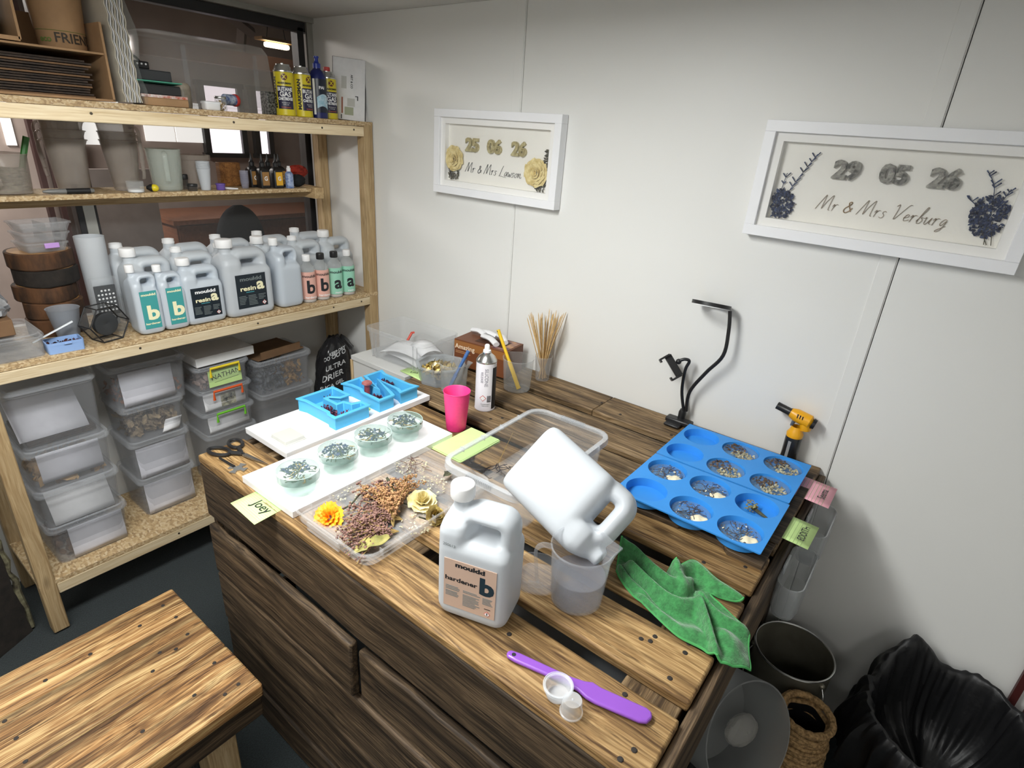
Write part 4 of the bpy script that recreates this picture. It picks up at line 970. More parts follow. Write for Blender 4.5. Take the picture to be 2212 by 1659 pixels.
bm = B(); loft(bm, [rr(0.036, 0.048, 0.008, z=0), rr(0.04, 0.052, 0.01, z=0.004), rr(0.04, 0.052, 0.01, z=0.018)]); ob('tub_body', bm, M_CAPW, t)
bm = B(); loft(bm, [rr(0.043, 0.055, 0.01, z=0.018), rr(0.043, 0.055, 0.01, z=0.024), rr(0.038, 0.05, 0.01, z=0.026)]); ob('lid', bm, M_WHITE, t)
t = thing('flake_jar', 'small jar of gold flakes with silver lid', 'jar', (0.325, -0.602, PZ))
bm = B(); lathe(bm, [(0, 0), (0.017, 0), (0.0185, 0.003), (0.0185, 0.034), (0.016, 0.038)], 20); ob('jar_body', bm, M_PET, t)
ob('flakes', petals(60, 0.009, 0.009, 0.03, 0.005, 9), mat('gold_flake', srgb(206, 170, 80), 0.3, metal=0.6), t, (0, 0, 0.002), smooth=0); ob('lid', cap_bm(0.018, 0.008), mat('silver', srgb(190, 190, 188), 0.3, metal=0.9), t, (0, 0, 0.037))
t = thing('red_blue_tub', 'red lidded tub with blue label inside the clear tub', 'tub', (0.27, -0.55, PZ + 0.038), rot=(PI / 2, 0, 0.25))
bm = B(); lathe(bm, [(0, 0), (0.018, 0), (0.018, 0.04), (0, 0.04)], 20); ob('tub_body', bm, mat('tub_blue', srgb(52, 84, 150), 0.4, col2=srgb(200, 210, 224), vscale=70), t, (0, 0, -0.03)); ob('lid', cap_bm(0.02, 0.012), mat('lid_red', srgb(196, 62, 58), 0.4), t, (0, 0, -0.042))
t = flatbox('perforated_box', 'grey perforated metal box left of the yellow gas cans', 'box', (0.3, -0.405, PZ), (0.05, 0.04, 0.075), mat('perforated', srgb(120, 120, 116), 0.5, col2=srgb(40, 40, 40), vscale=160, detail=0))
# butane gas cartridges
M_CANY = mat('can_yellow', srgb(214, 196, 40), 0.3); M_STEEL = mat('steel_bright', srgb(196, 196, 194), 0.22, metal=0.95); M_NAVY2 = mat('can_navy', srgb(34, 30, 62), 0.35)
def gas(label, loc, turn, red=False):
    t = thing('gas_cartridge', label, 'gas can', loc, Q - 0.5 + turn, 'yellow gas cartridges'); r = 0.0335
    bm = B(); lathe(bm, [(0, 0), (r, 0), (r + 0.0008, 0.002), (r + 0.0008, 0.005), (r, 0.007), (r, 0.142)], 36); cb = ob('can_body', bm, M_CANY, t)
    bm = B(); lathe(bm, [(r, 0.142), (r + 0.0012, 0.143), (r + 0.0012, 0.147), (r * 0.93, 0.149), (r * 0.86, 0.158), (r * 0.72, 0.164), (r * 0.72, 0.168), (r * 0.5, 0.168), (r * 0.5, 0.164), (0.005, 0.164), (0.004, 0.173), (0, 0.173)], 36); ob('steel_top', bm, M_STEEL, t)
    if red: ob('cap', cap_bm(0.012, 0.018), mat('lid_red', srgb(196, 62, 58), 0.4), t, (0, 0, 0.166))
    rw = r + 0.0007
    for a0 in (-PI / 2,):
        bm = B(); n = 16; hw = 0.84
        loft(bm, [[(rw * math.cos(a0 - hw + 2 * hw * i / n), rw * math.sin(a0 - hw + 2 * hw * i / n), z) for i in range(n + 1)] for z in (0.022, 0.097)], False, False, closed=False); npn = ob('navy_panel', bm, M_NAVY2, t)
        for (s, size, z, sx) in (('BUTANE', 0.0165, 0.086, 0.86), ('GAS', 0.022, 0.070, 1.0), ('CARTRIDGE', 0.0125, 0.055, 0.78)):
            wrap_on(npn, 'can_print', s, size, z, M_CAPW, rw + 0.0007, 0, sx, 0.0006)
        for (z, s) in ((0.042, 'TO EN417 ST'), (0.036, 'TYPE 200')): wrap_on(npn, 'can_print', s, 0.005, z, M_CAPW, rw + 0.0007, 0, 1.0, 0)
        wrap_on(npn, 'can_print', 'WARNING', 0.006, 0.027, mat('print_orange', srgb(214, 110, 60), 0.5), rw + 0.0007, 0, 1.2, 0)
        wrap_on(cb, 'brand_print', 'MARKSMAN', 0.0085, 0.106, M_INK, rw + 0.0003, 0, 1.1, 0.0004)
        bm = B(); k = 24
        for q in range(k):
            pass
        ring = [(0.0105 * math.cos(2 * PI * q / k), 0.0105 * math.sin(2 * PI * q / k)) for q in range(k)]
        me = bpy.data.meshes.new('roundel'); bm = B(); vs = [bm.verts.new((x, y, 0)) for x, y in ring]; c0 = bm.verts.new((0, 0, 0))
        for q in range(k): bm.faces.new((vs[q], vs[(q + 1) % k], c0))
        for v in bm.verts:
            a = -PI / 2 + v.co.x / r; v.co = ((rw + 0.0003) * math.cos(a), (rw + 0.0003) * math.sin(a), 0.126 + v.co.y)
        rdl = ob('roundel', bm, mat('roundel_red', srgb(96, 30, 40), 0.4), t); wrap_on(rdl, 'roundel_mark', 'X', 0.017, 0.126, M_CANY, rw + 0.001, 0, 1.1, 0.0008)
    # upright brand strip on the left flank
    me = text_mesh('MARKSMAN', 0.0165, 1.15, 0.0008).copy()
    for v in me.vertices:
        zz_ = 0.075 + v.co.x; a = -PI / 2 - 1.12 + (-v.co.y) / r * -1 * -1
        v.co = ((rw + 0.0006) * math.cos(a), (rw + 0.0006) * math.sin(a), zz_)
    ob('side_print', me, M_INK, cb, smooth=0)
    return t
gas('yellow butane gas cartridge, leftmost of the three', (0.352, -0.372, PZ), 0.0)
gas('yellow butane gas cartridge with upright lettering, in the middle', (0.352, -0.298, PZ), 0.72)
gas('yellow butane gas cartridge with red cap behind the blue bottle', (0.325, -0.165, PZ), 0.3, True)
t = thing('polish_bottle', 'dark blue polish bottle with white wave label between gas cans', 'bottle', (0.352, -0.228, PZ), Q - 0.25); r = 0.0315
bm = B(); lathe(bm, [(0, 0), (r, 0), (r, 0.13), (r * 0.98, 0.143), (r * 0.75, 0.16), (r * 0.42, 0.17), (r * 0.42, 0.178)], 32); ob('bottle_body', bm, mat('polish_blue', srgb(26, 34, 92), 0.25), t)
bm = B(); lathe(bm, [(r * 0.46, 0.172), (r * 0.46, 0.187), (r * 0.3, 0.19), (r * 0.22, 0.197), (r * 0.22, 0.205), (r * 0.3, 0.207), (r * 0.3, 0.212), (0, 0.212)], 20); ob('cap', bm, mat('polish_cap', srgb(30, 50, 140), 0.35), t)
bm = B(); n = 18; loft(bm, [[((r + 0.0006) * math.cos(-PI / 2 - 1.0 + 2.0 * i / n), (r + 0.0006) * math.sin(-PI / 2 - 1.0 + 2.0 * i / n), z) for i in range(n + 1)] for z in (0.02, 0.135)], False, False, closed=False); ob('label_sticker', bm, mat('polish_label', srgb(20, 28, 44), 0.3), t); pl_ = [c for c in t.children if c.name.startswith('label_sticker')][0]
bm = B(); loft(bm, [[((r + 0.0011) * math.cos(-PI / 2 - 0.55 + 1.5 * i / n), (r + 0.0011) * math.sin(-PI / 2 - 0.55 + 1.5 * i / n), z0 + 0.012 * math.sin(i / n * 3 + ph)) for i in range(n + 1)] for z0, ph in ((0.03, 0.3), (0.072, 0.0))], False, False, closed=False); ob('wave_print', bm, mat('wave_white', srgb(206, 220, 228), 0.4, col2=srgb(120, 170, 190), vscale=50), pl_)
wrap_on(pl_, 'brand_print', 'PAI', 0.014, 0.105, M_CAPW, r + 0.0012, 0.002, 1.1, 0.0004)
bm = B(); loft(bm, [[((r + 0.0009) * math.cos(-PI / 2 - 1.0 + 0.28 * i / 4), (r + 0.0009) * math.sin(-PI / 2 - 1.0 + 0.28 * i / 4), z) for i in range(5)] for z in (0.012, 0.135)], False, False, closed=False); ob('white_edge', bm, M_CAPW, t)
# white booklets leaning against the wall
for k, (lb, m_) in enumerate((('white instruction pack leaning on the wall at the shelf end', M_PAPER), ('black folder behind the white instruction pack', M_BLACK))):
    t = thing('instruction_pack', lb, 'booklet', (0.325 - 0.012 * k, -0.07 + 0.010 * k, PZ), rot=(-0.1, 0.05, 0.9))
    cv = ob('cover', box(B(), (0, 0.0, 0.115), (0.126 + 0.006 * k, 0.012, 0.228 + 0.004 * k)), m_, t, bevel=0.001)
    if k == 0:
        for (x, z, w_, h_, m2) in ((-0.027, 0.055, 0.006, 0.06, mat('print_brown', srgb(150, 84, 60), 0.6)), (0.0, 0.035, 0.035, 0.03, mat('print_sage', srgb(160, 166, 140), 0.6)), (0.008, 0.068, 0.03, 0.03, mat('print_pale', srgb(190, 190, 186), 0.6)), (0.034, 0.085, 0.004, 0.016, M_INK), (0.03, 0.092, 0.012, 0.003, M_INK), (-0.03, 0.012, 0.004, 0.016, M_INK), (-0.02, 0.14, 0.02, 0.045, mat('print_pale', srgb(190, 190, 186), 0.6))):
            ob('print_block', box(B(), (x, -0.0062, z), (w_, 0.0008, h_)), m2, cv, smooth=0)
        text('title_print', 'ART & CO', 0.011, M_INK, cv, (0.01, -0.0066, 0.145), (PI / 2, PI / 2, 0), bold=0.0003)

# ------------------------------------------------------------------ bottom shelf: clear boxes
LZ = 0.2172
M_BOXC = mat('box_clear', srgb(186, 188, 192), 0.22, alpha=0.2, edge=0.4)
M_BOXL = mat('box_lid_clear', srgb(206, 210, 216), 0.14, alpha=0.42, edge=0.3)
M_PAPG = mat('paper_grey', srgb(206, 206, 214), 0.8, var=0.06, vscale=20)
M_SHELL = mat('shells', srgb(190, 168, 132), 0.7, col2=srgb(110, 92, 70), vscale=40)
M_SAND = mat('sand_card', srgb(190, 156, 108), 0.8, var=0.1)
def sbox(label, y, z, w, d, h, xf, lid=True, rz=0.0, clip=None, group='clear boxes on the bottom shelf', lidh=0.018, taper=0.9):
    t = thing('storage_box', label, 'storage box', (xf - d / 2, y, z), Q + rz, group)
    ob('box_body', tub_bm(w, d, h - 0.004, taper=taper, rim=0.004, r=0.025, rimh=0.01), M_BOXC, t)
    if lid: ob('lid', lid_bm(w + 0.016, d + 0.016, lidh), M_BOXL, t, (0, 0, h - 0.006))
    if clip:
        bm = B(); tube(bm, [(-w * 0.28, -d / 2 - 0.012, h - 0.035), (-w * 0.28, -d / 2 - 0.014, h + 0.002), (w * 0.28, -d / 2 - 0.014, h + 0.002), (w * 0.28, -d / 2 - 0.012, h - 0.035)], 0.006, 4, flat=0.5); ob('clip_handle', bm, clip, t)
    return t
def sheet(label, y, z0, z1, w, x, m_=None, tilt=0.0, group='paper sheets in the clear boxes', lean=0.0):
    bm = B(); n = 6; h = (z1 - z0)
    loft(bm, [[(0.003 * math.sin(k) + lean * k / n, -w / 2 + tilt * h * k / n, h * k / n) for k in range(n + 1)], [(0.003 * math.sin(k) + lean * k / n, w / 2 + tilt * h * k / n + 0.0, h * k / n) for k in range(n + 1)]], False, False, closed=False)
    o = ob('paper_sheet', bm, m_ or M_PAPG, None, (x, y, z0), solid=0.0008); tag(o, label, 'paper', group)
    return o
def heap(name, label, x, y, z, sx, sy, sz, m_, n, size, seed, cat='petals'):
    o = ob(name, petals(n, sx, sy, sz, size, seed), m_, None, (x, y, z), smooth=0); tag(o, label, cat, kind='stuff'); return o
XA = 0.335
for z, h, lb in ((0.0, 0.142, 'clear box at the bottom of the left stack'), (0.148, 0.137, 'second clear box up in the left stack'), (0.291, 0.146, 'third clear box up in the left stack, with tan card'), (0.443, 0.21, 'tall clear box at the top of the left stack')):
    sbox(lb, -1.268, LZ + z, 0.232, 0.28, h, XA, taper=0.93)
sheet('grey paper inside the bottom left box, folded down its front', -1.25, LZ + 0.004, LZ + 0.128, 0.165, XA - 0.009)
sheet('white paper inside the second box of the left stack', -1.268, LZ + 0.152, LZ + 0.275, 0.18, XA - 0.014, M_PAPER, lean=-0.05)
sheet('handwritten grey paper inside the third box of the left stack', -1.268, LZ + 0.32, LZ + 0.425, 0.175, XA - 0.016)
sheet('grey paper lying askew in the topmost left box', -1.285, LZ + 0.475, LZ + 0.585, 0.19, XA - 0.03, lean=-0.1)
heap('sand_filling', 'tan shavings at the bottom of the third left box', XA - 0.14, -1.268, LZ + 0.297, 0.11, 0.09, 0.045, M_SAND, 200, 0.02, 21, 'shavings')
heap('dark_filling', 'brown dried stems in the bottom left box', XA - 0.14, -1.268, LZ + 0.008, 0.11, 0.09, 0.05, M_KRAFTD, 160, 0.016, 22, 'stems')
for k in range(4):
    o = ob('dark_card', box(B(), (0, 0, 0), (0.22, 0.19, 0.003)), M_CARDB, None, (XA - 0.14, -1.268, LZ + 0.455 + 0.005 * k)); tag(o, ['lowest thin dark card', 'thin dark card next to the lowest', 'thin dark card next to the uppermost', 'uppermost thin dark card'][k] + ' in the topmost left box', 'card', 'dark cards in the topmost left box')
XB = 0.262
for z, h, lb, w_ in ((0.0, 0.156, 'clear box at the bottom of the second stack', 0.2), (0.162, 0.155, 'second clear box up in the second stack', 0.205), (0.323, 0.136, 'third box of the second stack, full of dried shells', 0.205), (0.465, 0.162, 'top box of the second stack with white paper', 0.25)):
    sbox(lb, -0.972 + 0.006 * (z > 0.4), LZ + z, w_, 0.215, h, XB + 0.012 * (z > 0.4), taper=0.93)
sheet('grey paper lining the front of the bottom box, second stack', -0.972, LZ + 0.006, LZ + 0.14, 0.175, XB - 0.0085)
sheet('grey paper lining the front of the second box, second stack', -0.972, LZ + 0.168, LZ + 0.298, 0.178, XB - 0.0085)
sheet('pointed paper corner among the dried shells', -0.93, LZ + 0.335, LZ + 0.385, 0.06, XB - 0.006, M_PAPER, tilt=0.4)
sheet('large white paper in the top box of the second stack', -0.978, LZ + 0.48, LZ + 0.61, 0.175, XB + 0.004, M_PAPG)
heap('dried_shells', 'beige dried shells filling the third box of the second stack', XB - 0.105, -0.972, LZ + 0.332, 0.085, 0.08, 0.09, M_SHELL, 260, 0.018, 23, 'shells')
heap('dried_flowers', 'orange and brown dried heads in the top box of the second stack', XB - 0.1, -0.966, LZ + 0.474, 0.085, 0.105, 0.07, mat('orange_dry', srgb(176, 104, 50), 0.7, col2=srgb(90, 66, 48), vscale=50), 200, 0.014, 24)
XC = 0.262; YC = -0.697
CLIPS = (('green', srgb(110, 190, 50), 0.252), ('orange', srgb(222, 92, 40), 0.352), ('yellow', srgb(232, 206, 40), 0.452))
for nm, c, z in CLIPS:
    sbox('small clear box with %s clip handle' % nm, YC, LZ + z, 0.208, 0.2, 0.094, XC, clip=mat('clip_' + nm, c, 0.4), group='small boxes with coloured clips', lidh=0.012, taper=0.94)
sbox('clear box at the foot of the coloured clip stack', YC, LZ, 0.208, 0.2, 0.242, XC, taper=0.94)
sheet('white paper in the orange clip box', YC - 0.008, LZ + 0.36, LZ + 0.435, 0.17, XC - 0.009, M_PAPER)
sheet('white paper in the green clip box', YC - 0.004, LZ + 0.26, LZ + 0.33, 0.17, XC - 0.009, M_PAPER)
o = ob('photo_card', box(B(), (0, 0, 0.027), (0.0012, 0.062, 0.054)), mat('photo_print', srgb(200, 196, 170), 0.5, col2=srgb(40, 42, 40), vscale=45), None, (XC - 0.0065, YC + 0.005, LZ + 0.367)); tag(o, 'small black and white printed card in the orange clip box', 'card')
M_NOTEG = mat('note_green', srgb(196, 226, 150), 0.7, var=0.03, vscale=30)
t = thing('name_note', 'green note with capital lettering in the yellow clip box', 'note', (XC - 0.004, YC + 0.004, LZ + 0.497), Q)
np_ = ob('note_paper', box(B(), (0, 0, 0), (0.135, 0.0008, 0.07)), M_NOTEG, t, smooth=0); text('note_writing', 'NATHAN', 0.031, M_INK, np_, (0.004, -0.0007, 0.008), (PI / 2, -0.08, 0), sx=0.92); ob('note_rule', box(B(), (0.004, -0.0006, -0.014), (0.1, 0.0004, 0.0012)), M_INK, np_, (0, 0, 0), (0, -0.06, 0))
heap('grey_petals', 'pinkish grey dried flowers in the yellow clip box', XC - 0.1, YC, LZ + 0.459, 0.08, 0.085, 0.03, mat('pink_dry', srgb(170, 148, 140), 0.8), 170, 0.012, 25)
t = flatbox('white_flat_box', 'flat white box on top of the yellow clip box', 'box', (XC - 0.095, YC + 0.02, LZ + 0.556), (0.17, 0.24, 0.036), M_WHITE, 0.02)
YD = -0.425
sbox('clear box of dried blooms beside the black bag', YD, LZ + 0.352, 0.255, 0.22, 0.15, 0.262, taper=0.93)
sbox('lower clear box with dark card, under the dried blooms', YD, LZ + 0.19, 0.255, 0.22, 0.155, 0.262, taper=0.93)
sbox('lowest clear box of the third stack, behind the table corner', YD, LZ, 0.255, 0.22, 0.184, 0.262, taper=0.93)
heap('dried_blooms', 'blue grey dried blooms in the box beside the black bag', 0.155, YD - 0.045, LZ + 0.362, 0.085, 0.055, 0.11, mat('blue_dry', srgb(112, 118, 128), 0.8, col2=srgb(66, 68, 66), vscale=50), 330, 0.012, 26)
heap('dried_blooms', 'golden dried blooms in the box beside the black bag', 0.155, YD + 0.055, LZ + 0.362, 0.085, 0.04, 0.1, mat('gold_dry', srgb(196, 156, 92), 0.8, col2=srgb(130, 96, 52), vscale=50), 240, 0.012, 27)
t = thing('brown_card_lid', 'folded brown card lying on the dried bloom box', 'card', (0.15, YD - 0.015, LZ + 0.518), Q + 0.1)
ob('card_panel', box(B(), (0, 0, 0.003), (0.235, 0.19, 0.005)), M_KRAFTD, t); ob('card_flap', box(B(), (0, -0.094, 0.018), (0.2, 0.005, 0.034)), M_KRAFTD, t)
# printed black bag
t = thing('black_print_bag', 'crumpled black plastic bag with white print in the shelf corner', 'bag', (0.235, -0.145, LZ), 0.15)
from mathutils import noise as MN
bm = B(); rings = []
for i in range(30):
    u = i / 29; z = 0.53 * u; k = (1.0 - 0.3 * u ** 2) * (1 if i < 27 else 0.85 - 0.2 * (i - 27)); ring = []
    for q in range(64):
        a = 2 * PI * q / 64; nv = Vector((math.cos(a) * 1.6, math.sin(a) * 1.6, z * 9)); d = 1 + 0.16 * MN.noise(nv) + 0.10 * abs(MN.noise(nv * 2.7)) + 0.04 * MN.noise(nv * 6)
        ring.append((0.094 * k * d * math.cos(a), min(0.09, 0.118 * k * d * math.sin(a)), z + 0.02 * MN.noise(nv * 2) * min(1, i / 3)))
    rings.append(ring)
loft(bm, rings); bf_ = ob('bag_film', bm, mat('black_film', (0.02, 0.02, 0.022), 0.2, var=0.3, bump=0.5, bscale=60), t, smooth=70)
for k, (s, z, size, da) in enumerate((('DRIER', 0.37, 0.04, 0.0), ('ULTRA', 0.42, 0.034, 0.15), ('OO OO O', 0.465, 0.028, 0.1), ('SILICA GEL', 0.325, 0.024, -0.05), ('KEEP DRY', 0.49, 0.02, 0.3))):
    a0 = -0.85 + da; me = cut_text(text_mesh(s, size, 1.0, 0.0006).copy(), 0.006)
    for v in me.vertices:
        x_, y_ = v.co.x, v.co.y + 0.35 * v.co.x; zz_ = z + y_; u_ = zz_ / 0.53; kk = 1.0 - 0.3 * u_ ** 2; a = a0 + x_ / 0.105; nv = Vector((math.cos(a) * 1.6, math.sin(a) * 1.6, zz_ * 9)); d = 1 + 0.16 * MN.noise(nv) + 0.10 * abs(MN.noise(nv * 2.7)) + 0.04 * MN.noise(nv * 6)
        v.co = (0.094 * kk * d * math.cos(a) + 0.005 * math.cos(a), 0.118 * kk * d * math.sin(a) + 0.005 * math.sin(a), zz_)
    ob('bag_print', me, mat('print_light', srgb(190, 192, 194), 0.5), bf_, smooth=0)
bm = B(); tube(bm, smooth_path([(0.115, -0.12, 0.2), (0.12, -0.02, 0.235), (0.118, 0.1, 0.29)], 5), 0.012, 6, flat=0.4); ob('blue_band', bm, mat('film_blue', srgb(40, 56, 140), 0.3), t)
# ------------------------------------------------------------------ on the worktable: boards, discs, letter moulds
BT = 0.879
M_MELA = mat('white_melamine', srgb(240, 240, 240), 0.35, var=0.015)
def tboard(label, x0, x1, y0, y1):
    t = thing('white_board', label, 'board', ((x0 + x1) / 2, (y0 + y1) / 2, TT + 0.001), group='white boards on the worktable')
    ob('board_core', box(B(), (0, 0, 0.008), (x1 - x0, y1 - y0, 0.015)), M_MELA, t, bevel=0.0006)
    ob('board_face', box(B(), (0, 0, 0.0165), (x1 - x0, y1 - y0, 0.0018)), M_MELA, t)
    ob('raw_edge', box(B(), (0, (y1 - y0) / 2 + 0.0004, 0.008), (x1 - x0 - 0.002, 0.0008, 0.0145)), M_KRAFTD, t)
    return t
tboard('white melamine board carrying four clear discs', 1.248, 1.462, -1.141, -0.624)
tboard('white melamine board carrying the blue letter moulds', 1.024, 1.228, -1.009, -0.486)
M_DISC = mat('resin_disc', srgb(170, 200, 190), 0.04, alpha=0.14, edge=0.5)
M_DISCE = mat('resin_cup', srgb(196, 226, 218), 0.12, alpha=0.12, edge=0.35)
M_PETB = mat('petal_blue', srgb(46, 52, 96), 0.7, col2=srgb(24, 26, 50), vscale=60)
M_TWIG = mat('twig_green', srgb(84, 84, 58), 0.8, col2=srgb(40, 42, 36), vscale=60)
M_TWIGY = mat('twig_tan', srgb(168, 140, 84), 0.8, var=0.2)
def twigs(n, r, z, seed, th=0.0009):
    rnd = random.Random(seed); bm = B()
    for i in range(n):
        a = rnd.uniform(0, 2 * PI); q = r * rnd.uniform(0, 0.8); p = Vector((q * math.cos(a), q * math.sin(a), z + rnd.uniform(-0.003, 0.003)))
        d = rnd.uniform(0, 2 * PI); L_ = r * rnd.uniform(0.3, 0.9); pts = [p]
        for k in range(4):
            d += rnd.uniform(-0.5, 0.5); nx = pts[-1] + Vector((math.cos(d), math.sin(d), rnd.uniform(-0.05, 0.05))) * L_ / 4
            if nx.xy.length > r * 0.93: nx.xy = nx.xy.normalized() * r * 0.93
            pts.append(nx)
        tube(bm, pts, th, 4)
    return bm
def flatpetals(n, r, z, size, seed, dz=0.004, cx=0.0, cy=0.0):
    rnd = random.Random(seed); bm = B()
    for i in range(n):
        a = rnd.uniform(0, 2 * PI); q = r * math.sqrt(rnd.random()); c = Vector((cx + q * math.cos(a), cy + q * math.sin(a), z + rnd.uniform(-dz, dz))); s = size * rnd.uniform(0.6, 1.3)
        rot = Euler((rnd.uniform(-0.6, 0.6), rnd.uniform(-0.6, 0.6), rnd.uniform(0, 6))).to_matrix()
        poly(bm, [c + rot @ Vector(p) for p in ((-s, 0, 0), (-0.3 * s, 0.55 * s, 0.2 * s), (0.6 * s, 0.5 * s, 0), (s, 0, 0.2 * s), (0.5 * s, -0.55 * s, 0), (-0.4 * s, -0.5 * s, 0.1 * s))])
    return bm
DISCS = [(1.393, -1.078, 'nearest the front corner, with a blue clump'), (1.381, -0.957, 'second from the front, densest blue flowers'), (1.378, -0.843, 'third from the front, blue with tan stems'), (1.378, -0.730, 'farthest, beside the pink cup')]
for i, (x, y, lb) in enumerate(DISCS):
    r = 0.0495
    t = thing('resin_disc', 'clear flower disc on a cup, ' + lb, 'coaster', (x, y, BT + 0.0005), 0.6 * i, 'clear flower discs')
    bm = B(); lathe(bm, [(0, 0.0), (0.036, 0.0), (0.038, 0.003), (0.041, 0.033), (0.039, 0.033), (0.036, 0.004), (0, 0.003)], 32); ob('support_cup', bm, M_DISCE, t)
    bm = B(); lathe(bm, [(0, 0), (r - 0.001, 0), (r, 0.0015), (r, 0.0195), (r - 0.001, 0.021), (0, 0.021)], 48); d = ob('disc', bm, M_DISC, t, (0, 0, 0.034))
    bm = B(); lathe(bm, [(r + 0.0003, 0.001), (r + 0.0003, 0.0205)], 48); ob('disc_edge', bm, mat('resin_edge', srgb(120, 150, 142), 0.08, alpha=0.75, edge=0.4), d)
    bm = B(); tube(bm, [((r - 0.0006) * math.cos(2 * PI * q_ / 48), (r - 0.0006) * math.sin(2 * PI * q_ / 48), 0.021) for q_ in range(48)], 0.0007, 5, closed=True); ob('disc_rim', bm, mat('resin_rim', srgb(196, 222, 214), 0.08, alpha=1.4), d)
    rnd = random.Random(i)
    o = ob('blue_petals', flatpetals(80 if i != 1 else 110, 0.031, 0.013, 0.0052, 30 + i, cx=-0.014 + 0.006 * i, cy=0.006), M_PETB, d, smooth=0); o['kind'] = 'stuff'
    o = ob('stems', twigs(26, r, 0.012, 40 + i, 0.0012), M_TWIG, d); o['kind'] = 'stuff'
    o = ob('tan_stems', twigs(9, r, 0.011, 50 + i, 0.0015), M_TWIGY, d); o['kind'] = 'stuff'
    o = ob('leaf_bits', flatpetals(40, r * 0.9, 0.011, 0.004, 60 + i), M_TWIG, d, smooth=0); o['kind'] = 'stuff'
# blue letter moulds
M_SILB = mat('silicone_light_blue', srgb(84, 176, 222), 0.45, var=0.03, spec=0.3)
def letter_mould(name, label, loc, pts, h, wall=0.007, rz=0.0):
    t = thing(name, label, 'mould', loc, rz)
    out = offset2(pts, -wall); lip = offset2(pts, -wall - 0.004); n = len(pts)
    bm = B()
    R_ = lambda q, z: [(x, y, z) for x, y in q]
    loft(bm, [R_(out, 0.0), R_(out, h - 0.005), R_(lip, h - 0.005), R_(lip, h), R_(pts, h), R_(offset2(pts, 0.001), 0.006)])
    ob('mould_body', bm, M_SILB, t, smooth=30, bevel=0.0018)
    return t
# letter outlines, x = towards the viewer's right along the wall, y = towards the wall
F_ = [(1.04, -0.86), (1.195, -0.86), (1.195, -0.80), (1.225, -0.80), (1.225, -0.74)]
def P2(lst, c): return [(x - c[0], y - c[1]) for x, y in lst]
c1 = (1.122, -0.783)
f_out = [(1.040, -0.836), (1.062, -0.830), (1.172, -0.830), (1.186, -0.838), (1.208, -0.838), (1.208, -0.732), (1.186, -0.732), (1.178, -0.760), (1.150, -0.768), (1.150, -0.792), (1.082, -0.792), (1.082, -0.768), (1.108, -0.748), (1.108, -0.728), (1.040, -0.728)]
letter_mould('letter_mould', 'light blue silicone letter mould, left of the two', (c1[0], c1[1], BT + 0.0005), P2(f_out, c1), 0.042)
c2 = (1.125, -0.605)
n_out = [(1.040, -0.672), (1.062, -0.664), (1.110, -0.664), (1.132, -0.676), (1.205, -0.676), (1.205, -0.632), (1.185, -0.624), (1.075, -0.580), (1.185, -0.580), (1.205, -0.588), (1.205, -0.536), (1.182, -0.542), (1.062, -0.542), (1.040, -0.534), (1.040, -0.590), (1.155, -0.632), (1.062, -0.632), (1.040, -0.622)]
letter_mould('letter_mould', 'light blue silicone letter mould with a pink resin stem, right of the two', (c2[0], c2[1], BT + 0.0005), P2(n_out, c2), 0.042)
M_BERRY = mat('petal_berry', srgb(120, 44, 66), 0.6, col2=srgb(38, 26, 52), vscale=80)
for (x, y, sx, sy, n, lb, sd) in ((1.135, -0.811, 0.03, 0.012, 90, 'dark berry petals along the stroke of the left letter mould', 71), (1.195, -0.80, 0.009, 0.022, 60, 'berry petals at the foot of the left letter mould', 72), (1.066, -0.757, 0.012, 0.016, 30, 'reddish petals in the far arm of the left letter mould', 73), (1.165, -0.65, 0.022, 0.012, 70, 'dark berry petals in the near stroke of the right letter mould', 74), (1.10, -0.561, 0.03, 0.011, 80, 'dark berry petals in the far stroke of the right letter mould', 75)):
    o = ob('berry_petals', petals(int(n * 1.6), sx, sy, 0.024, 0.0058, sd), M_BERRY, None, (x, y, BT + 0.009), smooth=0); tag(o, lb, 'petals', kind='stuff')
t = thing('resin_plug', 'pink translucent resin stem standing in the right letter mould', 'resin piece', (1.115, -0.651, BT + 0.0075))
bm = B(); lathe(bm, [(0, 0), (0.0095, 0), (0.009, 0.045), (0.0, 0.045)], 16); ob('stem_body', bm, mat('resin_pink', srgb(176, 92, 100), 0.15, trans=0.4, var=0.2, vscale=60), t)
bm = B(); loft(bm, [rr(0.02, 0.02, 0.006, z=0.045), rr(0.026, 0.03, 0.008, z=0.05), rr(0.024, 0.028, 0.008, z=0.056)]); ob('stem_head', bm, mat('resin_pink2', srgb(206, 128, 122), 0.15, trans=0.4, var=0.3, vscale=90), t)
t = thing('clear_coaster', 'square frosted block on the rear white board', 'block', (1.160, -0.961, BT + 0.0005))
bm = B(); loft(bm, [rr(0.076, 0.066, 0.002, z=0), rr(0.076, 0.066, 0.002, z=0.003), rr(0.07, 0.06, 0.002, z=0.003), rr(0.068, 0.058, 0.002, z=0.011)]); ob('block_body', bm, mat('frost_block', srgb(188, 188, 182), 0.3, alpha=1.5, edge=0.3), t)
# green stem bit between the moulds
bm = B(); loft(bm, [rr(0.03, 0.026, 0.006, z=0), rr(0.03, 0.026, 0.006, z=0.005)]); o = ob('green_tab', bm, mat('tab_green', srgb(176, 206, 120), 0.5), None, (1.165, -0.702, BT + 0.0005)); tag(o, 'pale green tab lying between the letter moulds', 'tab')
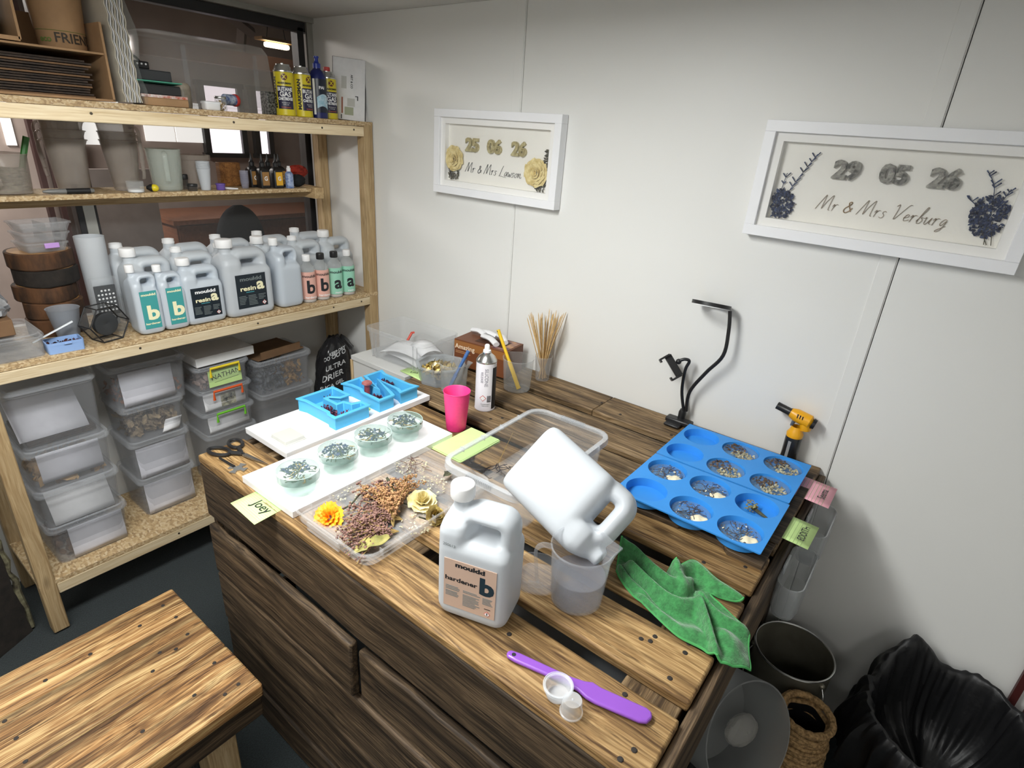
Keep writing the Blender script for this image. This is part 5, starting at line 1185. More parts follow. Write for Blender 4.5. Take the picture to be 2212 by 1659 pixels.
# scissors and key tool
t = thing('scissors', 'black handled scissors at the left table corner', 'scissors', (1.128, -1.078, TT + 0.001), 0.18)
def ringpath(cx, cy, a, b, n=18, rot=0.0):
    return [(cx + a * math.cos(q) * math.cos(rot) - b * math.sin(q) * math.sin(rot), cy + a * math.cos(q) * math.sin(rot) + b * math.sin(q) * math.cos(rot), 0.006) for q in [2 * PI * k / n for k in range(n)]]
for s, (cx, cy, a, b, ro) in ((-1, (-0.056, -0.024, 0.032, 0.017, 0.2)), (1, (-0.056, 0.026, 0.025, 0.016, -0.3))):
    bm = B(); tube(bm, ringpath(cx, cy, a, b, rot=ro), 0.0048, 8, closed=True); tube(bm, [(-0.03, s * 0.015, 0.006), (-0.008, s * 0.004, 0.006), (0.008, -s * 0.002, 0.006)], [0.006, 0.006, 0.004], 8); ob('handle', bm, M_BLACK, t)
    bm = B(); prism(bm, [(0.0, -s * 0.005), (0.01, s * 0.006), (0.06, s * 0.004), (0.105, -s * 0.001), (0.06, -s * 0.003)], 0.004 + 0.0018 * (s > 0), 0.0056 + 0.0018 * (s > 0)); ob('blade', bm, M_STEEL, t)
bm = B(); lathe(bm, [(0.0035, 0.003), (0.0035, 0.0092), (0, 0.0098)], 12); ob('pivot', bm, M_STEEL, t)
t = thing('cross_key_tool', 'grey metal key tool with cross shaped head by the scissors', 'tool', (1.182, -1.118, TT + 0.001), -0.05)
bm = B(); arms = []
for k in range(4):
    a = PI / 2 * k + 0.5
    for da, rad in ((-0.42, 0.011), (-0.36, 0.024), (0.36, 0.024), (0.42, 0.011)): arms.append((rad * math.cos(a + da), rad * math.sin(a + da)))
prism(bm, arms, 0, 0.0025); ob('cross_head', bm, mat('zinc', srgb(170, 172, 172), 0.35, metal=0.8), t)
bm = B(); tube(bm, [(-0.01, -0.004, 0.003), (-0.075, -0.012, 0.004)], [0.004, 0.0028], 8); ob('shaft', bm, M_BLACK, t)
# notes
M_NOTEP = mat('note_pink', srgb(240, 176, 190), 0.7, var=0.02)
def note(label, pts, m_, word, wpos, wrot, size, lift=0.0):
    c = sum((Vector(p) for p in pts), Vector()) / len(pts)
    t = thing('sticky_note', label, 'note', c)
    bm = B(); n = 6; A, Bq, C_, Dq = [Vector(p) - c for p in pts]
    rings = []
    for i in range(n + 1):
        u = i / n; rings.append([A.lerp(Bq, u), Dq.lerp(C_, u)])
    loft(bm, [[p[0] for p in rings], [p[1] for p in rings]], False, False, closed=False)
    np_ = ob('note_paper', bm, m_, t, solid=0.0005)
    bm = B()
    for k in range(10):
        u = 0.12 + 0.08 * k
        p = A.lerp(Dq, u) + Vector((0, 0, 0.0006)); q = Bq.lerp(C_, u) + Vector((0, 0, 0.0006))
        d = (Dq - A).normalized() * 0.00035
        poly(bm, [p - d, q - d, q + d, p + d])
    o = ob('ruled_lines', bm, mat('rule_ink', srgb(150, 176, 120), 0.8), np_, smooth=0); o['kind'] = 'stuff'
    if word: text('note_writing', word, size, M_INK, np_, wpos, wrot, sx=0.9, bold=0.0001)
    return t
zn = TT + 0.0008
note('green note with a short handwritten name hanging over the front table edge', [(1.306, -1.135, zn), (1.414, -1.138, zn), (1.416, -1.207, zn - 0.003), (1.306, -1.203, zn - 0.001)], M_NOTEG, 'Joey', (0.012, 0.008, 0.0015), (0, 0, 0.0), 0.036)
note('pink note with a handwritten name under the rear blue mould', [(2.29, -0.125, 0.8775), (2.290, -0.24, 0.8775), (2.394, -0.24, 0.872), (2.394, -0.122, 0.872)], M_NOTEP, 'Seema', (0.028, 0.0, 0.0005), (0, 0.05, PI / 2), 0.026)
note('green note with a capital name under the front blue mould', [(2.29, -0.345, 0.8775), (2.29, -0.452, 0.8775), (2.392, -0.452, 0.872), (2.394, -0.345, 0.872)], M_NOTEG, 'EDDITH', (0.03, 0.0, 0.0005), (0, 0.05, PI / 2), 0.0225)
note('green note tucked under the octagonal dish', [(0.968, -0.30, zn), (0.968, -0.385, zn), (1.09, -0.395, zn), (1.09, -0.31, zn)], M_NOTEG, 'Lilia', (-0.01, -0.012, 0.001), (0, 0, 0.4), 0.022)
for k in range(7):
    o = ob('green_note_sheet', box(B(), (0, 0, 0.0004), (0.108, 0.165, 0.0007)), M_NOTEG, None, (1.517 + random.uniform(-0.002, 0.003), -0.624 + random.uniform(-0.003, 0.003), TT + 0.0006 + 0.0009 * k), (0, 0, random.uniform(-0.03, 0.05)), smooth=0)
    tag(o, 'green note half under the clear box, ' + ['lowest of its pile', 'second from the bottom of its pile', 'third from the bottom of its pile', 'in the middle of its pile', 'third from the top of its pile', 'second from the top of its pile', 'topmost of its pile'][k], 'note', 'pile of green notes')
# shallow lid tray with dried flowers
TC = (1.587, -0.945)
M_TRAY = mat('tray_clear', srgb(222, 222, 222), 0.25, alpha=0.2, edge=0.45)
t = thing('clear_lid_tray', 'clear lid used as a tray of dried flowers', 'tray', (TC[0], TC[1], TT + 0.001))
bm = B(); w_, d_ = 0.262, 0.392
loft(bm, [rr(w_ - 0.012, d_ - 0.012, 0.026, z=0.0), rr(w_, d_, 0.03, z=0.028), rr(w_ + 0.004, d_ + 0.004, 0.03, z=0.028), rr(w_ + 0.004, d_ + 0.004, 0.03, z=0.031), rr(w_ - 0.004, d_ - 0.004, 0.03, z=0.031), rr(w_ - 0.016, d_ - 0.016, 0.026, z=0.009), rr(w_ - 0.05, d_ - 0.05, 0.022, z=0.009), rr(w_ - 0.056, d_ - 0.056, 0.022, z=0.004)])
ob('tray_wall', bm, M_TRAY, t)
for k in range(7):
    ob('rim_rib', box(B(), (-w_ / 2 + 0.008, -0.15 + 0.05 * k, 0.018), (0.012, 0.0015, 0.018)), M_TRAY, t); ob('rim_rib', box(B(), (w_ / 2 - 0.008, -0.15 + 0.05 * k, 0.018), (0.012, 0.0015, 0.018)), M_TRAY, t)
ob('latch_gap', box(B(), (-0.01, -d_ / 2 - 0.002, 0.014), (0.11, 0.004, 0.02)), M_TRAY, t)
FZ = TT + 0.006
def spray(name, label, px, py, ang, n, length, spread, m_, mb, seed, size=0.0032, dens=20, rise=0.03):
    rnd = random.Random(seed); p0 = H(px, py, FZ)
    t = thing(name, label, 'dried flower', (p0.x, p0.y, FZ))
    bs = B(); bf = B()
    for i in range(n):
        a = ang + rnd.uniform(-spread, spread); L_ = length * rnd.uniform(0.55, 1.0); z1 = rnd.uniform(0.004, rise); pts = []
        b_ = rnd.uniform(-0.4, 0.4)
        for k in range(6):
            u = k / 5; aa = a + b_ * u
            pts.append(Vector((math.cos(aa) * L_ * u, math.sin(aa) * L_ * u, 0.003 + z1 * math.sin(u * 2.2))))
        tube(bs, pts, 0.0009, 4)
        for q in range(dens):
            u = 0.25 + 0.75 * rnd.random(); k = min(4, int(u * 5)); p = pts[k].lerp(pts[k + 1], u * 5 - k)
            p = p + Vector((rnd.uniform(-1, 1), rnd.uniform(-1, 1), rnd.uniform(-0.6, 1))) * size * 1.6; p.z = max(p.z, 0.002)
            r_ = bmesh.ops.create_icosphere(bf, subdivisions=0 if False else 1, radius=size * rnd.uniform(0.4, 0.8)); bmesh.ops.transform(bf, matrix=Matrix.Translation(p) @ Matrix.Diagonal((1, 1, rnd.uniform(0.6, 1.3), 1)), verts=r_['verts'])
    o = ob('stems', bs, mb, t); o['kind'] = 'stuff'
    o = ob('florets', bf, m_, t, smooth=0); o['kind'] = 'stuff'
    return t
M_STAT = mat('statice_brown', srgb(158, 122, 110), 0.85, col2=srgb(104, 74, 68), vscale=70)
M_TANF = mat('astilbe_tan', srgb(196, 152, 108), 0.85, col2=srgb(136, 98, 66), vscale=70)
spray('dried_spike', 'purplish brown dried spray across the middle of the tray', 870, 1125, PI + 0.75, 22, 0.145, 0.45, M_STAT, M_TWIGY, 101, size=0.0042, dens=38)
spray('dried_spike', 'purplish brown dried spray nearest the tray latch', 862, 1150, PI + 1.0, 20, 0.14, 0.4, M_STAT, M_TWIGY, 102, size=0.0042, dens=34, rise=0.025)
spray('dried_spike', 'brown dried spray pointing at the far tray corner', 840, 1110, PI - 0.35, 14, 0.12, 0.35, M_STAT, M_TWIGY, 103, size=0.0042, dens=32)
spray('dried_plume', 'tan upright dried plume in the tray centre', 850, 1140, PI / 2 + 1.0, 20, 0.14, 0.34, M_TANF, M_TWIGY, 104, size=0.0044, dens=42, rise=0.05)
spray('dried_plume', 'small tan dried plume beside the cream rose', 862, 1090, PI / 2 + 0.5, 12, 0.09, 0.4, M_TANF, M_TWIGY, 105, size=0.004, dens=28, rise=0.04)
def rose_bm(r, seed, layers, wide):
    rnd = random.Random(seed)
    bm = B()
    for q, n, lift in layers:
        for k in range(n):
            a = 2 * PI * (k + rnd.uniform(-0.25, 0.25)) / n + q * 3; wd = 2 * PI / n * 0.75 * wide; rq = r * q * rnd.uniform(0.92, 1.1); hh = r * lift * rnd.uniform(0.8, 1.1)
            rings = []
            for i in range(5):
                u = i / 4; row = []
                for j in range(5):
                    v = (j - 2) / 2; aa = a + v * wd * (0.5 + 0.6 * math.sin(PI * (0.15 + 0.7 * u)))
                    rad = rq * (0.35 + 0.65 * u) * (1 + 0.10 * abs(v)) + (0.25 * r * (1 - lift * 0.7) * u * u); z = hh * (u ** 0.8) * (1 - 0.15 * v * v) - 0.25 * hh * max(0, u - 0.7) * 2 * (1.3 - lift) + rnd.uniform(-0.03, 0.03) * r
                    row.append((rad * math.cos(aa), rad * math.sin(aa), z + 0.001))
                rings.append(row)
            loft(bm, rings, False, False, closed=False)
    return bm
def ribbon_rose(name, label, p, r, m_, seed, tilt=(0.2, 0.1, 0), green=None, layers=((0.16, 4, 1.25), (0.34, 5, 1.1), (0.55, 7, 0.85), (0.78, 8, 0.6), (0.95, 9, 0.38)), wide=1.0):
    t = thing(name, label, 'dried flower', p, rot=tilt)
    bm = rose_bm(r, seed, layers, wide)
    o = ob('rose_petals', bm, m_, t, smooth=70); o['kind'] = 'stuff'
    if green:
        bm = B(); tube(bm, [(0, 0, 0.002), (-r * 0.8, -r * 0.7, 0.004), (-r * 1.8, -r * 0.8, 0.003)], 0.002, 6); ob('stem', bm, green, t)
        bm = B(); lathe(bm, [(0.0, 0.0), (r * 0.5, 0.001), (r * 0.62, r * 0.2)], 12); ob('calyx', bm, green, t)
    return t
M_ROSEC = mat('rose_cream', srgb(244, 236, 190), 0.7, col2=srgb(224, 206, 140), vscale=40, trans=0.2)
M_ROSEY = mat('rose_ochre', srgb(196, 172, 96), 0.75, col2=srgb(128, 104, 52), vscale=50)
p = H(912, 1075, FZ + 0.02); ribbon_rose('dried_rose', 'large cream dried rose in the tray', (p.x, p.y, FZ + 0.004), 0.029, M_ROSEC, 5, (0.25, 0.2, 0.4), M_TWIG)
p = H(938, 1105, FZ + 0.02); ribbon_rose('dried_rose', 'smaller ochre dried rose beside the jerrican', (p.x, p.y, FZ + 0.006), 0.021, M_ROSEY, 6, (0.7, 0.6, 0.9), M_TWIG)
p = H(712, 1112, FZ + 0.012); ribbon_rose('marigold', 'bright orange yellow flower at the front tray corner', (p.x, p.y, FZ + 0.004), 0.026, mat('marigold', srgb(250, 178, 20), 0.6, col2=srgb(236, 130, 10), vscale=50), 7, (0.7, -0.5, 0.9), None, layers=((0.2, 7, 0.8), (0.5, 11, 0.7), (0.8, 15, 0.45), (1.05, 17, 0.2)), wide=0.8)
bm = B(); tube(bm, smooth_path([H(715, 1110, FZ + 0.012), H(755, 1092, FZ + 0.016), H(775, 1070, FZ + 0.018), H(800, 1050, FZ + 0.016)], 5), 0.0022, 6)
o = ob('green_stalk', bm, M_TWIG, None); tag(o, 'green stalk running from the orange flower', 'stalk')
bm = B(); pts = [H(765, 1195, FZ + 0.006), H(790, 1180, FZ + 0.012), H(815, 1172, FZ + 0.02), H(842, 1160, FZ + 0.022)]
def leaf(bm, pts, w):
    q = smooth_path(pts, 5); n = len(q); rings = []
    for i, p in enumerate(q):
        tg = (q[min(i + 1, n - 1)] - q[max(i - 1, 0)]).normalized(); s = tg.cross(Vector((0, 0, 1))).normalized(); ww = w * math.sin(PI * (0.06 + 0.9 * i / (n - 1))) ** 0.7
        rings.append([p + s * ww + Vector((0, 0, ww * 0.35 + 0.002 * math.sin(i))), p, p - s * ww + Vector((0, 0, ww * 0.45 + 0.002 * math.cos(i * 1.3)))])
    loft(bm, rings, False, False, closed=False)
leaf(bm, pts, 0.017); o = ob('dried_leaf', bm, mat('leaf_olive', srgb(168, 158, 92), 0.7, col2=srgb(110, 108, 54), vscale=30), None, solid=0.0008); tag(o, 'curled olive green dried leaf at the near end of the tray', 'leaf')
bm = B(); leaf(bm, [H(835, 1032, FZ + 0.006), H(845, 1050, FZ + 0.02), H(850, 1075, FZ + 0.02)], 0.006); leaf(bm, [H(958, 1030, FZ + 0.01), H(966, 1024, FZ + 0.016), H(974, 1018, FZ + 0.01)], 0.010); o = ob('dried_leaf', bm, M_TWIG, None, solid=0.0006); tag(o, 'dark green curled leaves near the far tray end', 'leaf', kind='stuff')
for (px, py, n, lb, sd) in ((890, 1010, 60, 'white flower crumbs at the far end of the tray', 81), (900, 1130, 70, 'cream petal flakes near the jerrican', 82), (760, 1070, 50, 'tiny white blossoms along the tray side', 83), (930, 1050, 70, 'small pale blossoms beside the cream rose', 84)):
    p = H(px, py, FZ + 0.003); o = ob('flower_crumbs', flatpetals(n, 0.045, 0.004, 0.0032, sd, 0.003), mat('crumbs', srgb(228, 222, 190), 0.8, col2=srgb(150, 140, 104), vscale=120), None, (p.x, p.y, FZ + 0.001), smooth=0); tag(o, lb, 'petals', kind='stuff')
p = H(888, 1012, FZ); o = ob('dry_stalks', twigs(14, 0.06, 0.006, 85, 0.0009), mat('stalk_brown', srgb(92, 66, 56), 0.8), None, (p.x, p.y, FZ)); tag(o, 'thin brown stalks at the far end of the tray', 'stalks', kind='stuff')
# clear box without lid
M_BOXT = mat('box_table', srgb(214, 216, 218), 0.18, alpha=0.12, edge=0.45)
M_RIM = mat('box_rim', srgb(214, 218, 222), 0.25, alpha=0.5, edge=0.35)
CB = (1.762, -0.657)
t = thing('clear_box', 'large clear box without its lid in the middle of the worktable', 'box', (CB[0], CB[1], TT + 0.008), 0.02)
bm = B(); w_, d_, h_ = 0.232, 0.39, 0.098
loft(bm, [rr(w_ * 0.93, d_ * 0.95, 0.03, z=0), rr(w_, d_, 0.035, z=h_), rr(w_ - 0.004, d_ - 0.004, 0.035, z=h_), rr(w_ * 0.93 - 0.004, d_ * 0.95 - 0.004, 0.03, z=0.003)]); ob('box_wall', bm, M_BOXT, t)
bm = B(); loft(bm, [rr(w_ - 0.003, d_ - 0.003, 0.034, z=h_ + 0.002), rr(w_ + 0.022, d_ + 0.022, 0.045, z=h_ + 0.002), rr(w_ + 0.024, d_ + 0.024, 0.046, z=h_ - 0.014), rr(w_ + 0.021, d_ + 0.021, 0.045, z=h_ - 0.014), rr(w_ + 0.018, d_ + 0.018, 0.043, z=h_ - 0.001), rr(w_ - 0.003, d_ - 0.003, 0.034, z=h_ - 0.001)], False, False); ob('box_rim', bm, M_RIM, t)
rb = None
for s in (-1, 1):
    for k in range(15):
        loc = (-0.035 + 0.005 * k, s * (d_ / 2 + 0.0075), h_ - 0.003)
        if rb is None: rb = ob('rim_rib', box(B(), (0, 0, 0), (0.0012, 0.014, 0.012)), M_RIM, t, loc)
        else:
            c = rb.copy(); COL.objects.link(c); c.parent = t; c.location = loc
    for y in (-0.12, -0.04, 0.04, 0.12):
        ob('rim_rib', box(B(), (s * (w_ / 2 + 0.0075), y, h_ - 0.003), (0.014, 0.0012, 0.012)), M_RIM, t)
for (px, py, n, lb, sd) in ((1030, 1010, 10, 'dark dried sprig in the near corner of the clear box', 91), (1090, 1010, 14, 'dark dried sprig along the clear box side', 92)):
    p = H(px, py, TT + 0.014); bm = twigs(n, 0.05, 0.006, sd, 0.001); 
    o = ob('dark_sprig', bm, mat('sprig_dark', srgb(50, 46, 50), 0.8), None, (p.x + 0.02, p.y, TT + 0.013)); tag(o, lb, 'sprig', kind='stuff')
bm = B(); tube(bm, [H(1075, 1003, TT + 0.015), H(1108, 935, TT + 0.07)], 0.0008, 5); o = ob('straw', bm, M_TWIGY, None); tag(o, 'single thin straw leaning in the clear box', 'straw')

# ------------------------------------------------------------------ jerricans at the front
t = can('hardener_can', 'white jerrican with tan hardener b label at the front of the worktable', (1.944, -1.057, TT + 0.001), 0.297, 0.138, 0.1, 0.262, M_HDPE)
lz, lw, lh, ly = 0.083, 0.1, 0.106, -0.0506
lb_ = label_plate(t, 0, ly, lz, lw, lh, M_TAN); ly -= 0.0009
text('brand_print', 'mouldd', 0.0128, M_INK, lb_, (0.0, ly, lz + 0.044), FACE_NY, sx=1.45, bold=0.0006)
text('name_print', 'hardener', 0.0128, M_INK, lb_, (-0.0165, ly, lz + 0.011), FACE_NY, sx=1.32, bold=0.0004)
text('letter_print', 'b', 0.049, mat('print_petrol', srgb(20, 44, 56), 0.5), lb_, (0.0325, ly, lz + 0.0125), FACE_NY, sx=1.15, bold=0.0022)
fine_lines(lb_, -0.046, -0.016, ly, lz - 0.006, 3, 0.0034, M_PGREY); fine_lines(lb_, -0.046, -0.02, ly, lz - 0.018, 4, 0.003, M_PGREY)
fine_lines(lb_, -0.012, 0.022, ly, lz - 0.008, 2, 0.003, M_PGREY); fine_lines(lb_, -0.012, 0.022, ly, lz - 0.017, 9, 0.003, M_PGREY)
fine_lines(lb_, 0.026, 0.046, ly, lz - 0.010, 6, 0.0026, M_PGREY); fine_lines(lb_, 0.03, 0.044, ly, lz - 0.033, 1, 0.003, M_INK)
hazard(lb_, 0.036, ly, lz - 0.044, 0.0085)
text('date_stamp', '250613', 0.008, M_PGREY, t, (-0.042, -0.0492, 0.163), (PI / 2 - 0.02, 0.06, 0))
# tipped can draining into the beaker
Pb = DP(1147, 985, 1.235); Pt = DP(1318, 1149, 1.13)
zl = (Pt - Pb).normalized(); xl = (RIGHT * 0.70 - DOWN * 0.714); xl = (xl - zl * xl.dot(zl)).normalized(); yl = zl.cross(xl).normalized()
Mx = Matrix((xl, yl, zl)).transposed()
t = can('drain_can', 'empty milky jerrican tipped upside down into the beaker', Pb, 0, 0.168, 0.108, 0.282, M_HDPE, cap=None, rot=Mx.to_euler())

# beaker with clear liquid
M_BEAK = mat('beaker_plastic', srgb(206, 210, 216), 0.15, alpha=0.09, edge=0.55)
BK = (2.072, -0.918)
t = jug('beaker', 'clear measuring jug half full under the tipped jerrican', (BK[0], BK[1], TT + 0.001), 0.050, 0.058, 0.128, rz=PI + 0.62, material=M_BEAK)
bm = B(); lathe(bm, [(0, 0.004), (0.044, 0.004), (0.0485, 0.01), (0.0515, 0.062), (0, 0.062)], 36); ob('liquid', bm, mat('clear_liquid', srgb(150, 152, 162), 0.05, alpha=0.6, edge=0.2), t)
# small clip box behind the front can
t = thing('clip_box', 'small clear clip box behind the white front jerrican', 'box', (1.985, -0.925, TT + 0.001), 0.5)
bm = B(); loft(bm, [rr(0.075, 0.09, 0.025, z=0), rr(0.08, 0.095, 0.028, z=0.026), rr(0.076, 0.091, 0.026, z=0.026), rr(0.071, 0.086, 0.024, z=0.002)]); ob('box_body', bm, M_BEAK, t)
ob('clip', box(B(), (0.0, -0.046, 0.026), (0.03, 0.008, 0.012)), M_BEAK, t, bevel=0.002)
# purple spatula
t = thing('spatula', 'purple silicone spatula at the near table edge', 'spatula', (2.054, -1.112, TT + 0.001), math.atan2(0.053, 0.246))
L_ = 0.252
op = [(0.004, -0.0075), (0.02, -0.0095), (0.115, -0.008), (0.132, -0.010), (0.15, -0.017), (0.165, -0.0185), (0.235, -0.0165), (0.247, -0.012), (0.252, 0.0), (0.249, 0.009), (0.24, 0.0125), (0.165, 0.0125), (0.15, 0.0155), (0.138, 0.011), (0.115, 0.008), (0.02, 0.0095), (0.004, 0.0075), (0.0, 0.0)]
bm = B(); prism(bm, op, 0.001, 0.009); ob('spatula_body', bm, mat('silicone_purple', srgb(140, 84, 186), 0.28, var=0.04), t, bevel=0.0032, segs=3)
bm = B(); lathe(bm, [(0, 0.0002), (0.0038, 0.0002), (0.0038, 0), (0, 0)], 14); ob('hang_hole', bm, M_INK, t, (0.0135, 0, 0.0091))
# loose cap and thimble cup
t = thing('loose_cap', 'clear screw cap lying open side up by the purple spatula', 'cap', (2.163, -1.118, TT + 0.001))
bm = B(); lathe(bm, [(0, 0.001), (0.017, 0), (0.0185, 0.002), (0.0205, 0.018), (0.0245, 0.0185), (0.0248, 0.023), (0.0235, 0.0235), (0.0195, 0.0205), (0.018, 0.004), (0, 0.003)], 36); ob('cap_wall', bm, mat('cap_clear', srgb(232, 236, 240), 0.25, alpha=0.6, edge=0.3), t)
bm = B(); tube(bm, [(0.0215 * math.cos(a), 0.0215 * math.sin(a), 0.0215) for a in [2 * PI * k / 30 for k in range(29)]], 0.0011, 6); ob('tamper_ring', bm, mat('cap_clear', srgb(232, 236, 240), 0.25, alpha=0.6), t)
t = thing('thimble_cup', 'small frosted thimble cup upside down beside the loose cap', 'cup', (2.196, -1.128, TT + 0.001))
bm = B(); lathe(bm, [(0.0185, 0), (0.0185, 0.002), (0.0165, 0.003), (0.0155, 0.024), (0.0145, 0.0265), (0, 0.027)], 32); ob('cup_wall', bm, mat('cap_clear', srgb(232, 236, 240), 0.25, alpha=0.6), t)
bm = B(); ball(bm, (0, 0, 0.027), 0.002, 8, 6); ob('nub', bm, mat('cap_clear', srgb(232, 236, 240), 0.25, alpha=0.6), t)

# ------------------------------------------------------------------ green microfibre cloth
def pxcurve(lst, z=TT): return [H(x, y, z) for x, y in lst]
top = smooth_path(pxcurve([(1338, 1190), (1372, 1203), (1420, 1240), (1452, 1248), (1497, 1230), (1540, 1262), (1602, 1302)]), 8)
bot = smooth_path(pxcurve([(1332, 1238), (1352, 1272), (1398, 1322), (1462, 1378), (1515, 1405), (1556, 1436), (1624, 1434)]), 8)
NU, NV = 49, 36
RIDGES = ((-0.02, 0.2, 0.60, 0.30, 0.046, 0.055), (0.50, 0.02, 0.56, 0.36, 0.05, 0.05), (0.56, 0.03, 0.98, 0.06, 0.024, 0.05), (0.16, 0.62, 0.66, 0.56, 0.036, 0.05), (0.66, 0.56, 0.78, 0.95, 0.038, 0.04), (0.70, 0.46, 1.0, 0.62, 0.03, 0.035), (0.3, 0.93, 0.74, 0.88, 0.016, 0.04), (0.86, 0.72, 0.95, 0.95, 0.018, 0.05), (0.05, 0.85, 0.3, 0.8, 0.016, 0.04))
bm = B(); grid = []
rnd = random.Random(12)
from mathutils import noise as MN
for j in range(NV):
    v = j / (NV - 1); row = []
    for i in range(NU):
        u = i / (NU - 1)
        a = top[i].lerp(bot[i], v)
        # notch on the right edge
        notch = max(0.0, (u - 0.62) / 0.38) * math.exp(-((v - 0.30) / 0.13) ** 2)
        a = a - (top[-1] - top[-9]).normalized() * 0.075 * notch
        z = 0.004 + 0.005 * MN.noise(Vector((u * 5, v * 5, 1.0))) + 0.003 * MN.noise(Vector((u * 14, v * 12, 4.0)))
        for (u0, v0, u1, v1, h_, w_) in RIDGES:
            dx, dy = u1 - u0, (v1 - v0) * 0.55; L2 = dx * dx + dy * dy; s_ = max(0, min(1, ((u - u0) * dx + (v - v0) * 0.55 * dy) / L2))
            d2 = math.hypot(u - u0 - s_ * dx, (v - v0) * 0.55 - s_ * dy)
            z = max(z, 0.004 + h_ * (1 - 0.35 * s_) * math.exp(-(d2 / w_) ** 2) + 0.003 * MN.noise(Vector((u * 9, v * 9, 2.0))))
        z = max(z, 0.003)
        over = max(0.0, a.x - 2.352)
        row.append(bm.verts.new((a.x, a.y, TT + z * (1 if over < 0.01 else 0.75) - 0.55 * over)))
    grid.append(row)
for j in range(NV - 1):
    for i in range(NU - 1):
        bm.faces.new((grid[j][i], grid[j][i + 1], grid[j + 1][i + 1], grid[j + 1][i]))
tc_ = thing('green_cloth', 'crumpled green microfibre cloth hanging over the table end', 'cloth', (2.2, -0.8, TT))
M_CLOTH = mat('green_terry', srgb(58, 132, 72), 0.95, var=0.35, vscale=90, bump=1.0, bscale=260, sheen=0.5)
edge_pts = [v.co.copy() for v in grid[0]] + [r_[-1].co.copy() for r_ in grid[1:]] + [v.co.copy() for v in reversed(grid[-1][:-1])] + [r_[0].co.copy() for r_ in reversed(grid[1:-1])]
off = Vector((2.2, -0.8, TT))
bmesh.ops.transform(bm, matrix=Matrix.Translation(-off), verts=bm.verts)
ob('cloth_body', bm, M_CLOTH, tc_, solid=0.004, smooth=80, sub=1)
bm = B(); tube(bm, [p - off for p in edge_pts], 0.0026, 6, closed=True); ob('stitched_hem', bm, mat('hem_green', srgb(74, 158, 88), 0.9), tc_)
# ------------------------------------------------------------------ blue coaster moulds
t = thing('base_board', 'dark thin board under the blue coaster moulds', 'board', (2.165, -0.335, TT + 0.0005))
bpts = [(-0.155, -0.245), (-0.03, -0.235), (-0.02, -0.222), (0.075, -0.232), (0.09, -0.248), (0.165, -0.25), (0.165, 0.24), (-0.155, 0.24)]
bm = B(); prism(bm, bpts, 0, 0.013); ob('board_body', bm, M_PALD, t, bevel=0.001)
ob('board_cleat', box(B(), (0.16, 0, 0.0145), (0.02, 0.3, 0.002)), M_PALD, t)
M_SIL = mat('silicone_blue', srgb(58, 146, 226), 0.42, var=0.04, spec=0.3)
MZ = 0.904
def coaster_mould(label, cx, cy, w, d):
    """thin sheet with six round wells hanging below it"""
    t = thing('coaster_mould', label, 'mould', (cx, cy, MZ))
    r = 0.0505; wells = [(-0.115, 0.062), (0, 0.062), (0.115, 0.062), (-0.115, -0.062), (0, -0.062), (0.115, -0.062)]
    n = 40
    bm = B()
    x0 = [-w / 2, -0.0575, 0.0575, w / 2]; y0 = [-d / 2, 0, d / 2]
    rings_c = []
    for wx, wy in wells:
        ia = 0 if wx < -0.05 else (1 if wx < 0.05 else 2); ja = 0 if wy < 0 else 1
        xa, xb, ya, yb = x0[ia], x0[ia + 1], y0[ja], y0[ja + 1]
        sq = []; ci = []
        for k in range(n):
            a = 2 * PI * k / n + PI / 4; c, s = math.cos(a), math.sin(a); m_ = max(abs(c), abs(s))
            tx, ty = c / m_, s / m_
            sq.append((xa + (xb - xa) * (tx + 1) / 2, ya + (yb - ya) * (ty + 1) / 2, 0.0)); ci.append((wx + r * c, wy + r * s))
        loft(bm, [sq, [(x, y, 0.0) for x, y in ci], [(wx + (x - wx) * 0.985, wy + (y - wy) * 0.985, -0.003) for x, y in ci], [(wx + (x - wx) * 0.95, wy + (y - wy) * 0.95, -0.022) for x, y in ci], [(wx + (x - wx) * 0.8, wy + (y - wy) * 0.8, -0.0235) for x, y in ci]], cap0=False)
        # outside of the well
        loft(bm, [[(wx + (x - wx) * 1.03, wy + (y - wy) * 1.03, -0.002) for x, y in ci], [(wx + (x - wx) * 1.0, wy + (y - wy) * 1.0, -0.0245) for x, y in ci]], cap0=False)
    bmesh.ops.remove_doubles(bm, verts=bm.verts, dist=1e-5)
    ob('mould_sheet', bm, M_SIL, t, smooth=35)
    bm = B(); loft(bm, [rr(w, d, 0.004, z=-0.003), rr(w, d, 0.004, z=-0.0002)], False, False); ob('sheet_edge', bm, M_SIL, t)
    return t, wells
rear, wells = coaster_mould('blue coaster mould with six round wells, at the wall side', 2.1425, -0.222, 0.350, 0.240)
front, wells = coaster_mould('blue coaster mould with six round wells, on the cloth side', 2.1445, -0.468, 0.352, 0.240)
M_RES = mat('resin_surface', srgb(150, 186, 206), 0.04, alpha=0.3, edge=0.35)
M_CREAMP = mat('petal_cream', srgb(206, 200, 170), 0.7, col2=srgb(130, 126, 104), vscale=90)
M_BRNP = mat('petal_brown', srgb(112, 90, 72), 0.8, col2=srgb(64, 52, 44), vscale=90)
M_SHELLW = mat('petal_ivory', srgb(236, 226, 196), 0.5, var=0.08, vscale=30)
